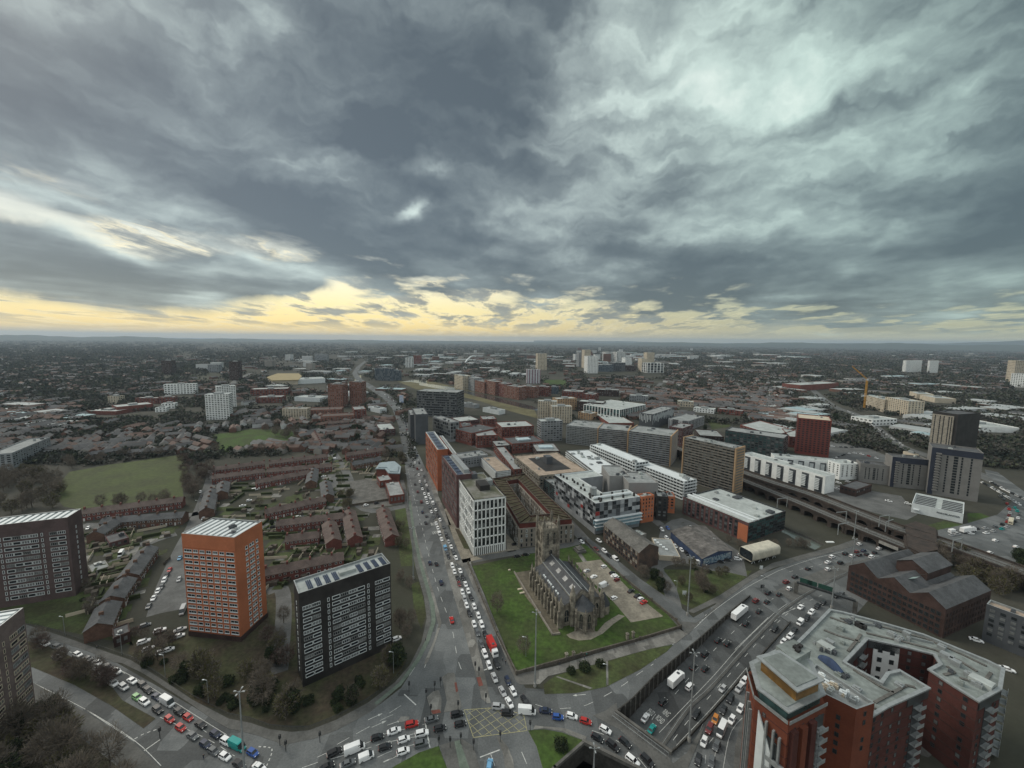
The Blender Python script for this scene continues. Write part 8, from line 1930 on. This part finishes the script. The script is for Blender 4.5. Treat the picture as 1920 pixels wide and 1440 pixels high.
# people, one continuous body each
def person_mesh(name, top, legs, stride):
 bm = bmesh.new(); sk = [((0, 0, .95), .15), ((0, 0, 1.25), .17), ((0, 0, 1.45), .16), ((0, 0, 1.55), .07), ((0, 0, 1.70), .11)]
 me = bpy.data.meshes.new(name); vs_ = [(0, 0, .95), (0, 0, 1.25), (0, 0, 1.45), (0, 0, 1.56), (0, .02, 1.70), (.10, stride * .5, .52), (.11, stride, .07), (.12, stride + .16, .04), (-.10, -stride * .4, .52), (-.11, -stride, .08), (-.12, -stride + .15, .04), (.21, 0, 1.42), (.27, -stride * .5, 1.14), (.26, -stride * .6 + .1, .88), (-.21, 0, 1.42), (-.27, stride * .5, 1.14), (-.26, stride * .6 + .1, .88)]
 es = [(0, 1), (1, 2), (2, 3), (3, 4), (0, 5), (5, 6), (6, 7), (0, 8), (8, 9), (9, 10), (2, 11), (11, 12), (12, 13), (2, 14), (14, 15), (15, 16)]
 me.from_pydata(vs_, es, []); o = bpy.data.objects.new(name, me); COL.objects.link(o); o.modifiers.new('s', 'SKIN'); o.modifiers.new('d', 'SUBSURF').levels = 1
 rr = [.14, .15, .17, .06, .11, .085, .06, .05, .085, .06, .05, .07, .05, .045, .07, .05, .045]
 for v, r_ in zip(me.skin_vertices[0].data, rr): v.radius = (r_, r_ * .85)
 me.skin_vertices[0].data[0].use_root = True; bpy.context.view_layer.update()
 m2 = bpy.data.meshes.new_from_object(o.evaluated_get(bpy.context.evaluated_depsgraph_get())); bpy.data.objects.remove(o); bpy.data.meshes.remove(me); bm.free()
 m2.materials.clear(); m2.materials.append(top); m2.materials.append(legs); m2.materials.append(mat('skin', (.38, .22, .16), .6))
 for p in m2.polygons: z = p.center.z; p.material_index = 2 if z > 1.56 or (z < .93 and abs(p.center.x) > .22) else 0 if z > .92 else 1
 return m2
MP = [person_mesh('person_body', PAINT['k'], PAINT['n'], .22), person_mesh('person_body', PAINT['t'], PAINT['k'], .18), person_mesh('person_body', PAINT['g'], PAINT['k'], .05)]
for k, (x, y, m_, rz, lb) in enumerate(((1100, 1231, 1, 1.2, 'person in a teal top walking on the pavement below the church lawn'), (1096, 1236, 0, 1.3, 'person in black just ahead of the teal walker'), (1049, 1247, 0, 1.4, 'person in dark clothes walking alone near the main road corner'), (942, 1240, 2, .2, 'person in grey standing on the church pavement, upper of two'), (948, 1246, 0, .3, 'person in black on the church pavement, lower of two'), (883, 1080, 0, .2, 'person walking beside the upper corner of the church lawn'),
          (897, 1110, 2, 3.2, 'person walking halfway down the church wall'), (22, 1410, 2, 1, ''), (382, 1424, 0, .9, 'person in dark clothes crossing at the left road'), (182, 1218, 2, .8, 'person on the pavement under the red brown trees'), (787, 985, 0, .1, 'person on the cycle lane pavement'), (798, 1202, 2, .3, 'person near the bend of the cycle lane'), (855, 1027, 0, .2, 'person in front of the white framed office'))):
 if not lb: continue
 P = G(x, y); o = bpy.data.objects.new('person', MP[m_]); COL.objects.link(o); o.location = (P.x, P.y, .15); o.rotation_euler.z = rz; tag(o, lb, 'person')
# ================================================================== TREES AND SHRUBS
def crown_mesh(name, n, rx, rz, zc, qs, mats, shape='bare', seed=1):
 r = np.random.RandomState(seed); v = np.zeros((n * 4, 3), np.float32)
 u = r.normal(size=(n, 3)); u /= np.linalg.norm(u, axis=1)[:, None]; rad = r.uniform(.25 if shape == 'bare' else .6, 1.0, n) ** (.5)
 lump = 1 + .22 * np.sin(u[:, 0] * 5 + seed) * np.cos(u[:, 1] * 4 + seed * 2) + .15 * np.sin(u[:, 2] * 7 + seed)
 c = u * (rad * lump)[:, None] * np.array([rx, rx, rz]); c[:, 2] += zc; c[:, 2] = np.maximum(c[:, 2], .25)
 if shape == 'bare': d = u * .9 + r.normal(size=(n, 3)) * .45 + np.array([0, 0, .35])
 else: d = r.normal(size=(n, 3))
 d /= np.linalg.norm(d, axis=1)[:, None]; e = np.cross(d, r.normal(size=(n, 3))); e /= np.linalg.norm(e, axis=1)[:, None]
 L = r.uniform(.6, 1.3, n)[:, None] * qs[0]; w = r.uniform(.6, 1.3, n)[:, None] * qs[1]
 v[0::4] = c - e * w / 2; v[1::4] = c + e * w / 2; v[2::4] = c + e * w / 2 * .5 + d * L; v[3::4] = c - e * w / 2 * .5 + d * L
 return quads_mesh(name, v, mats, r.randint(0, len(mats), n))
def quads_mesh(name, v, mats, mi=None):
 n = len(v) // 4; me = bpy.data.meshes.new(name); me.vertices.add(n * 4); me.vertices.foreach_set('co', v.astype(np.float32).ravel()); me.loops.add(n * 4); me.loops.foreach_set('vertex_index', np.arange(n * 4, dtype=np.int32))
 me.polygons.add(n); me.polygons.foreach_set('loop_start', np.arange(0, n * 4, 4, dtype=np.int32)); me.polygons.foreach_set('loop_total', np.full(n, 4, np.int32))
 for m in mats: me.materials.append(m)
 if mi is not None: me.polygons.foreach_set('material_index', mi.astype(np.int32))
 me.update(calc_edges=True); me.validate(); return me
def trunk_mesh(h, r0, seed, limbs=7, spread=.42):
 b = MB(); q = random.Random(seed); b.tube((0, 0, -.2), (0, 0, h * .45), r0, r0 * .6, 7); b.tube((0, 0, h * .44), (q.uniform(-.3, .3), q.uniform(-.3, .3), h * .85), r0 * .6, r0 * .12, 6)
 for k in range(limbs):
  a = 2 * math.pi * k / limbs + q.uniform(-.4, .4); z = h * q.uniform(.25, .55); L = h * q.uniform(.25, spread); e = Vector((math.cos(a) * L, math.sin(a) * L, z + h * q.uniform(.18, .34))); b.tube((0, 0, z), e, r0 * .35, r0 * .1, 5)
  for j in range(2): a2 = a + q.uniform(-.8, .8); b.tube(e * .7 + Vector((0, 0, z * .3)), e + Vector((math.cos(a2) * L * .4, math.sin(a2) * L * .4, h * .14)), r0 * .16, r0 * .05, 4)
 return b.mesh('trunk', M_BARK)
M_TWIG2 = mat('pale_twigs', (.14, .115, .085), .95, .25, .15); M_OLIVE = mat('budding_twigs', (.095, .090, .035), .95, .25, .15)
TREE = {'bare': [(crown_mesh('crown', 1500, 3.6, 4.2, 6.6, (1.1, .10), [M_TWIG, M_TWIG2], seed=s), trunk_mesh(9.5, .24, s)) for s in (1, 2, 3)],
  'red': [(crown_mesh('crown', 1500, 3.4, 3.6, 5.4, (1.0, .12), [M_TWIGR, M_TWIG], seed=s), trunk_mesh(8, .2, s)) for s in (4, 5)],
  'olive': [(crown_mesh('crown', 1300, 3.6, 4.0, 5.8, (.9, .22), [M_OLIVE, M_TWIG], seed=s), trunk_mesh(9, .22, s)) for s in (6, 7)],
  'ever': [(crown_mesh('crown', 1700, 2.6, 3.6, 4.2, (.55, .38), [M_EVERG, M_LEAFG], 'leaf', seed=s), trunk_mesh(6, .2, s, 4, .2)) for s in (8, 9)],
  'bush': [(crown_mesh('crown', 900, 1.9, 1.3, 1.2, (.42, .3), [M_LEAFG, M_EVERG], 'leaf', seed=s), trunk_mesh(1.6, .1, s, 4, .3)) for s in (10, 11)]}
def tree(kind, x, y, s, label, group, P=None):
 P = P or G(x, y); me, tr = TREE[kind][rnd.randrange(len(TREE[kind]))]; sc = s * rnd.uniform(.85, 1.15); t = thing('tree' if kind != 'bush' else 'bush', label, 'tree' if kind != 'bush' else 'bush', (P.x, P.y, .05), group, rnd.uniform(0, 6.28)); t.scale = (sc, sc, sc * rnd.uniform(.85, 1.1))
 o = inst('crown', me, t, (0, 0, 0)); o2 = inst('trunk' if kind != 'bush' else 'stem', tr, t, (0, 0, 0)); return t
def grove(poly, n, kinds, s, label, group=None):
 xs = [p[0] for p in poly]; ys = [p[1] for p in poly]; k = 0; g = 0
 while k < n and g < 4000:
  g += 1; x, y = rnd.uniform(min(xs), max(xs)), rnd.uniform(min(ys), max(ys))
  if inside((x, y), poly): kd = kinds[rnd.randrange(len(kinds))]; sz = rnd.uniform(*s); f_ = (sz - s[0]) / (s[1] - s[0]); tree(kd, x, y, sz, ('small ' if f_ < .33 else 'tall ' if f_ > .72 else 'mid sized ') + ({'red': 'reddish ', 'olive': 'olive '}.get(kd, '')) + ('leafless ' if kd in ('bare', 'red', 'olive') else 'dark green ') + ('bush ' if kd == 'bush' else 'tree ') + label, group or label); k += 1
for x, y, s, kd, lb in ((97, 1432, 1.35, 'bare', 'pale branched leafless tree standing in front of the dark evergreens'), (115, 1372, .9, 'olive', 'yellowish budding tree above the dark evergreens by the left road'), (1071, 1262, 1.0, 'bush', 'round dark bush on the verge island, first from the left'), (1097, 1256, 1.0, 'bush', 'round dark bush on the verge island, second from the left'), (1125, 1248, 1.0, 'bush', 'round dark bush on the verge island, third from the left'), (1052, 1402, 1.25, 'bush', 'round dark bush on the triangular lawn at the bottom'),
     (932, 1150, .8, 'bare', 'faint grey leafless tree on the upper church lawn'), (982, 1228, .8, 'bare', 'faint grey leafless tree on the lower church lawn'), (1238, 1108, 1.0, 'ever', 'very dark evergreen tree at the corner of the scrub triangle'), (1226, 1086, .8, 'ever', 'dark evergreen beside the brick mill end'), (1312, 1090, .45, 'ever', 'small dark conifer in the scrub triangle'), (338, 1262, .9, 'bare', 'leafless double tree below the orange tower'), (510, 985, .5, 'ever', 'narrow dark conifer between terraced rows'), (605, 992, .55, 'ever', 'dark conifer beside the estate terraces'), (638, 965, .5, 'ever', 'dark conifer at the estate street corner'), (1566, 790, 1.6, 'ever', 'big dark tree where the far approach road bends'), (1322, 806, 1.2, 'ever', 'dark evergreen clump behind the low brown block')): tree(kd, x, y, s, lb, None)
grove([(0, 1350), (110, 1365), (220, 1440), (260, 1520), (60, 1560), (-60, 1480)], 30, ['ever', 'bare', 'olive', 'bare'], (.8, 1.2), 'in the bank at the bottom left corner')
grove([(70, 1310), (110, 1325), (100, 1345), (60, 1340)], 3, ['ever'], (.5, .7), 'at the foot of the bottom left tower'); grove([(70, 1210), (110, 1220), (200, 1275), (215, 1300), (150, 1285), (70, 1240)], 13, ['red', 'red', 'bare'], (.55, .8), 'on the median of the left road')
grove([(250, 1240), (420, 1325), (500, 1350), (570, 1355), (640, 1332), (720, 1285), (750, 1250), (730, 1235), (640, 1290), (570, 1310), (480, 1310), (400, 1270), (300, 1225)], 52, ['bush', 'bush', 'olive', 'bare', 'bush', 'ever'], (.6, 1.05), 'in the shrub bank below the two towers')
grove([(490, 1140), (545, 1120), (545, 1290), (470, 1310), (440, 1270), (500, 1220)], 17, ['red', 'bare', 'olive', 'ever'], (.55, .9), 'between orange tower and black tower'); grove([(738, 1060), (765, 1080), (775, 1140), (770, 1200), (745, 1190)], 8, ['bare'], (.5, .7), 'right of the black slab tower'); grove([(742, 985), (760, 985), (768, 1050), (750, 1060)], 5, ['olive', 'bare'], (.5, .75), 'on the strip beside the main road')
grove([(225, 1180), (330, 1200), (330, 1235), (262, 1225)], 8, ['bare', 'bush', 'red'], (.4, .65), 'around the bushes car park'); grove([(60, 1110), (200, 1085), (250, 1110), (200, 1170), (130, 1150)], 10, ['bush', 'bare'], (.5, .8), 'in gardens right of the left dark tower')
grove([(1200, 1080), (1235, 1065), (1300, 1055), (1345, 1068), (1410, 1072), (1340, 1112), (1290, 1135), (1250, 1115)], 22, ['bare', 'bare', 'bush', 'olive'], (.45, .75), 'in the scrub triangle'); grove([(1350, 1010), (1400, 1020), (1460, 1020), (1520, 1025), (1560, 1020), (1470, 1040), (1400, 1040)], 12, ['bare'], (.45, .65), 'along the canal bank by the tube pavilion')
grove([(1750, 1040), (1800, 1050), (1880, 1085), (1915, 1120), (1850, 1115), (1790, 1090), (1760, 1070)], 20, ['olive', 'bare', 'olive'], (.8, 1.2), 'behind the big brick warehouse'); grove([(1895, 1045), (1925, 1045), (1925, 1075), (1890, 1070)], 5, ['ever'], (.8, 1.1), 'at the right edge inside the roundabout')
grove([(-20, 900), (60, 885), (120, 905), (130, 945), (60, 965), (-20, 965)], 34, ['bare', 'bare', 'olive'], (1.0, 1.4), 'in the belt left of the playing field'); grove([(340, 870), (385, 850), (400, 890), (390, 930), (350, 935)], 17, ['bare', 'red'], (.9, 1.3), 'at the right edge of the playing field'); grove([(120, 880), (350, 852), (350, 844), (120, 868)], 18, ['bare'], (.7, 1.0), 'along the far edge of the playing field')
grove([(150, 958), (340, 948), (340, 938), (150, 945)], 7, ['bare'], (.8, 1.1), 'on the near edge of the playing field'); grove([(395, 850), (560, 852), (570, 840), (560, 800), (500, 795), (480, 810), (550, 826), (520, 842)], 26, ['bare', 'ever', 'olive', 'bare'], (.8, 1.2), 'round the park lawn'); grove([(655, 810), (700, 790), (715, 812), (700, 830), (668, 825)], 14, ['ever', 'bare'], (.9, 1.1), 'in the clump beside the curving main road')
grove([(715, 840), (748, 835), (762, 880), (748, 895), (725, 868)], 11, ['bare', 'olive'], (.7, 1.0), 'beside the angular centre'); grove([(628, 905), (650, 905), (680, 960), (650, 965)], 8, ['olive'], (.5, .8), 'on the strip by the nursery'); grove([(420, 960), (480, 940), (560, 930), (600, 945), (500, 965)], 8, ['bare', 'bush'], (.4, .7), 'in the estate gardens')
# ================================================================== THE PLAIN BEYOND
rs = np.random.RandomState(5)
ROADS_PX = [(R_, w) for R_, w in (([(1920, 930), (1850, 895), (1780, 868), (1720, 848), (1680, 832), (1640, 800), (1600, 775), (1570, 765), (1540, 745), (1500, 710)], 9), ([(757, 870), (748, 800), (735, 765), (710, 735), (672, 714), (664, 700), (680, 680)], 12), ([(857, 731), (900, 744), (960, 758), (1010, 775)], 12), ([(1240, 718), (1208, 748)], 6), ([(664, 716), (675, 700)], 6), ([(752, 716), (855, 731)], 8), ([(395, 770), (440, 715), (470, 700)], 5))]
KEEP = [[(95, 925), (130, 880), (345, 850), (352, 880), (345, 945), (120, 955)], [(400, 815), (470, 803), (555, 804), (562, 830), (410, 848)], [(745, 712), (860, 722), (1010, 765), (1010, 790), (745, 735)], [(500, 695), (566, 695), (566, 715), (500, 715)], [(780, 740), (1060, 790), (1230, 790), (1420, 800), (1660, 850), (1920, 885), (1920, 1100), (1500, 1000), (1180, 930), (780, 900)], [(1030, 705), (1062, 708), (1060, 724), (1018, 722)], [(380, 862), (640, 850), (760, 860), (760, 1100), (380, 1000)]]
def pdist(x, y, P):
 best = 1e9
 for (x0, y0), (x1, y1) in zip(P, P[1:]):
  dx, dy = x1 - x0, y1 - y0; t = max(0, min(1, ((x - x0) * dx + (y - y0) * dy) / (dx * dx + dy * dy))); best = min(best, math.hypot(x - x0 - dx * t, y - y0 - dy * t))
 return best
def free(x, y, m=1.0): return not any(inside((x, y), k) for k in KEEP) and all(pdist(x, y, P) > w * m for P, w in ROADS_PX)
FAR_B = [((r[0] + r[2]) / 2, max(r[1], r[3]), (r[2] - r[0]) / 2 + 3, 12) for r in FB]
# woods and garden trees, far beyond counting
pts = []
hor = lambda x: 638 + (x - 960) * .0109
while len(pts) < 40000:
 x = rs.uniform(-30, 1950); t = rs.uniform(0, 1) ** 1.35; y = hor(x) + 7.5 + t * 235
 if y > 880 or (x < 380 and y > 905): continue
 f = math.sin(x * .021 + y * .11) + math.sin(x * .047 - y * .19 + 2) + (.9 if x < 330 or x > 1250 else 0) + (.7 if y < 668 else 0)
 if f < rs.uniform(-1.8, 1.2): continue
 if y > 668 and not free(x, y): continue
 if y > 690 and any(abs(x - bx) < bw and by - 3 < y < by + 10 for bx, by, bw, bh in FAR_B): continue
 pts.append((x, y))
Pw = np.array([G(x, y)[:2] for x, y in pts]); dist = np.hypot(Pw[:, 0], Pw[:, 1]); n = len(pts); K = 9
size = np.clip(dist / 420, 1.0, 9.0) * rs.uniform(.7, 1.3, n); hgt = np.clip(4.2 * size ** .35, 4, 10)
c = np.zeros((n, K, 3)); c[..., :2] = Pw[:, None, :] + rs.normal(size=(n, K, 2)) * (1.6 * size)[:, None, None]; c[..., 2] = rs.uniform(.15, 1.0, (n, K)) * (hgt)[:, None]
d = rs.normal(size=(n, K, 3)); d /= np.linalg.norm(d, axis=2)[..., None]; e = np.cross(d, rs.normal(size=(n, K, 3))); e /= np.linalg.norm(e, axis=2)[..., None]
L = (1.5 * size)[:, None, None] * rs.uniform(.6, 1.3, (n, K, 1)); L2 = np.minimum(L, hgt[:, None, None] * .5)
v = np.stack([c - e * L / 2, c + e * L / 2, c + e * L / 3 + d * L2, c - e * L / 3 + d * L2], axis=2).reshape(-1, 3); v[:, 2] = np.maximum(v[:, 2], .05)
mi = np.repeat(rs.choice([0, 0, 1, 2, 3], n), K)
o = bpy.data.objects.new('woodland', quads_mesh('woodland', v, [mat('far_wood_grey', (.060, .062, .052), .95, .2, .01), mat('far_wood_olive', (.052, .060, .036), .95, .2, .01), mat('far_wood_dark', (.032, .042, .030), .95, .2, .01), mat('far_wood_brown', (.072, .064, .054), .95, .2, .01)], mi)); COL.objects.link(o); tag(o, 'mass of leafless woods and garden trees on the plain to the horizon', 'woodland', kind='stuff')
# distant housing and sheds
M_FROOF = [mat('far_slate', (.10, .10, .10), .85, .25, .02), mat('far_tile', (.125, .085, .07), .85, .25, .02), mat('far_light_roof', (.34, .365, .36), .8, .1, .01), mat('far_blue_roof', (.30, .40, .42), .8, .1, .01)]
M_FW = [mat('far_brick', (.15, .085, .065), .9, .25, .02), mat('far_render', (.26, .245, .22), .85, .2, .02), mat('far_white', (.46, .475, .47), .8, .1, .02)]
def house_geo(b, P, a, L, Wd, h, gable, mw, mr_):
 u = Vector((math.cos(a), math.sin(a))); w = Vector((-u.y, u.x)); p = [P - u * L / 2 - w * Wd / 2, P + u * L / 2 - w * Wd / 2, P + u * L / 2 + w * Wd / 2, P - u * L / 2 + w * Wd / 2]
 b.prism(p, -.2, h, mw, not gable, False, mr_)
 if gable:
  r = h + Wd * .32; A, B = P - u * L / 2, P + u * L / 2
  b.quad((*p[0], h), (*p[1], h), (*B, r), (*A, r), m=mr_); b.quad((*p[2], h), (*p[3], h), (*A, r), (*B, r), m=mr_); b.quad((*p[1], h), (*p[2], h), (*B, r), m=mw); b.quad((*p[3], h), (*p[0], h), (*A, r), m=mw)
def zname(x, y):
 L = [(150, 'beyond the grey block at the far left'), (300, 'around the white sheds at the left'), (470, 'around the white apartment towers'), (620, 'between park and pinkish towers'), (770, 'beside the curving main road'), (1000, 'beyond the riverside flats'), (1200, 'around the distant quayside towers'), (1450, 'behind the charcoal striped block'), (1640, 'left of the yellow crane'), (1780, 'behind the cream flats'), (9999, 'right of the black tower')]
 return ('far ' if y < 690 else 'just ') + [n for a, n in L if x < a][0]
def zone(n, x0, x1, y0, y1, keep=1.0):
 out = []; g = 0
 while len(out) < n and g < n * 60:
  g += 1; x, y = rs.uniform(x0, x1), rs.uniform(y0, y1)
  if y < hor(x) + 9: continue
  if y > 668 and not free(x, y, keep): continue
  out.append((x, y))
 return out
hs = zone(950, -20, 760, 668, 850) + zone(260, 1100, 1500, 690, 760) + zone(750, 760, 1930, 662, 735) + zone(260, 1180, 1480, 735, 790) + zone(60, 860, 1000, 766, 790)
hs = [(x, y) for x, y in hs if not (y > 690 and any(abs(x - bx) < bw + 4 and by - 8 < y < by + 12 for bx, by, bw, bh in FAR_B)) and not (x < 400 and 745 < y < 800 and x > 150)]
hs = sorted(hs, key=lambda q: -q[1]); b = MB(); mats = M_FW + M_FROOF
hm_ = []
for i in range(6): q = MB(); house_geo(q, Vector((0, 0)), 0, (16, 24, 34, 20, 28, 12)[i], 8.5, 5.2, True, (0, 0, 1, 0, 2, 1)[i], (3, 4, 3, 3, 3, 4)[i]); hm_.append(q.mesh('house_row', mats))
for i, (x, y) in enumerate(hs):
 P = G(x, y); a = (math.floor(math.sin(P.x * .004 + 1) * 2 + math.cos(P.y * .003) * 2) * .5) + (1.57 if rs.rand() < .25 else 0); d_ = P.length
 if i < 240:
  k = rs.randint(0, 6); o = bpy.data.objects.new('house_row', hm_[k]); COL.objects.link(o); o.location = (P.x, P.y, 0); o.rotation_euler.z = a; zp = zname(x, y); tag(o, ('brick', 'brick', 'pale walled', 'brick', 'white walled', 'pale walled')[k] + (' short', ' mid length', ' long', '', ' fairly long', ' very short')[k] + ' house row ' + zp, 'houses', 'house rows ' + zp)
 else:
  s = min(3.0, max(1, d_ / 1800)); house_geo(b, Vector(P[:2]), a, rs.uniform(14, 34) * s, 9 * s ** .5, 5.5 * s ** .3, True, rs.choice([0, 0, 0, 0, 1, 2]), rs.choice([3, 3, 3, 4, 4]))
o = b.build('distant_housing', mats, kind='stuff'); tag(o, 'countless tiny roofs spread over the plain towards the horizon', 'housing')
ws = [(x, y, 1) for x, y in zone(70, 980, 1500, 662, 690)] + [(x, y, 0) for x, y in zone(85, 1440, 1930, 700, 830)] + [(x, y, 1) for x, y in zone(34, 560, 980, 660, 700)] + [(x, y, 0) for x, y in zone(14, 480, 760, 712, 760)] + [(x, y, 0) for x, y in zone(8, 0, 160, 765, 800)] + [(x, y, 1) for x, y in zone(22, 780, 1000, 665, 715)]
for x, y, k in ws:
 if y > 700 and any(abs(x - bx) < bw + 12 and by - 12 < y < by + 14 for bx, by, bw, bh in FAR_B): continue
 P = Vector(G(x, y)[:2]); d_ = P.length; s = min(2.6, max(.7, d_ / 1900)); q = MB(); a = (.35 if x > 1300 else -.2) + (1.57 if rs.rand() < .4 else 0) + rs.uniform(-.15, .15)
 house_geo(q, Vector((0, 0)), 0, (Lw := rs.uniform(40, 110)) * s, rs.uniform(25, 50) * s, rs.uniform(6, 10) * s ** .5, False, (wi := rs.choice([0, 1, 2, 2])), (ri := rs.choice([5, 5, 5, 6, 3]))); o = bpy.data.objects.new('warehouse', q.mesh('warehouse', mats)); COL.objects.link(o); o.location = (P.x, P.y, 0); o.rotation_euler.z = a
 zp = zname(x, y); tag(o, ('long ' if Lw > 82 else 'short ' if Lw < 62 else '') + ('far warehouse, ' if k else 'industrial shed, ') + {5: 'pale', 6: 'blue', 3: 'dark'}[int(ri)] + ' roof, ' + ('brick', 'cream', 'white')[int(wi)] + ' walls, ' + zp, 'warehouse', ('far warehouses ' if k else 'industrial sheds ') + zp)
for i in range(46):
 x = rs.choice([rs.uniform(1060, 1190), rs.uniform(1200, 1420), rs.uniform(760, 1060), rs.uniform(380, 620)]); y = rs.uniform(657, 682) if x > 700 else rs.uniform(668, 700)
 P = Vector(G(x, y)[:2]); d_ = P.length; q = MB(); h = rs.uniform(14, 44) * (1.3 if 1060 < x < 1190 else .8); house_geo(q, Vector((0, 0)), 0, rs.uniform(22, 50), rs.uniform(18, 30), h, False, rs.choice([0, 1, 2, 2]), rs.choice([3, 5])); o = bpy.data.objects.new('distant_block', q.mesh('distant_block', mats)); COL.objects.link(o); o.location = (P.x, P.y, 0); o.rotation_euler.z = rs.uniform(-.5, .5)
 tag(o, 'tiny distant block standing out near the horizon', 'block', 'distant blocks')
# ================================================================== AIR
b = MB(); b.box(-45500, 45500, -290, 45500, -7.6, 445)
hz_m = bpy.data.materials.new('air'); hz_m.use_nodes = True; nt = hz_m.node_tree; nt.nodes.clear()
o_ = nt.nodes.new('ShaderNodeOutputMaterial'); pv = nt.nodes.new('ShaderNodeVolumePrincipled'); pv.inputs['Density'].default_value = 4.3e-5; pv.inputs['Color'].default_value = (.68, .84, 1.0, 1); pv.inputs['Anisotropy'].default_value = .2
nt.links.new(pv.outputs[0], o_.inputs['Volume']); hz = b.build('haze', hz_m, kind='stuff')
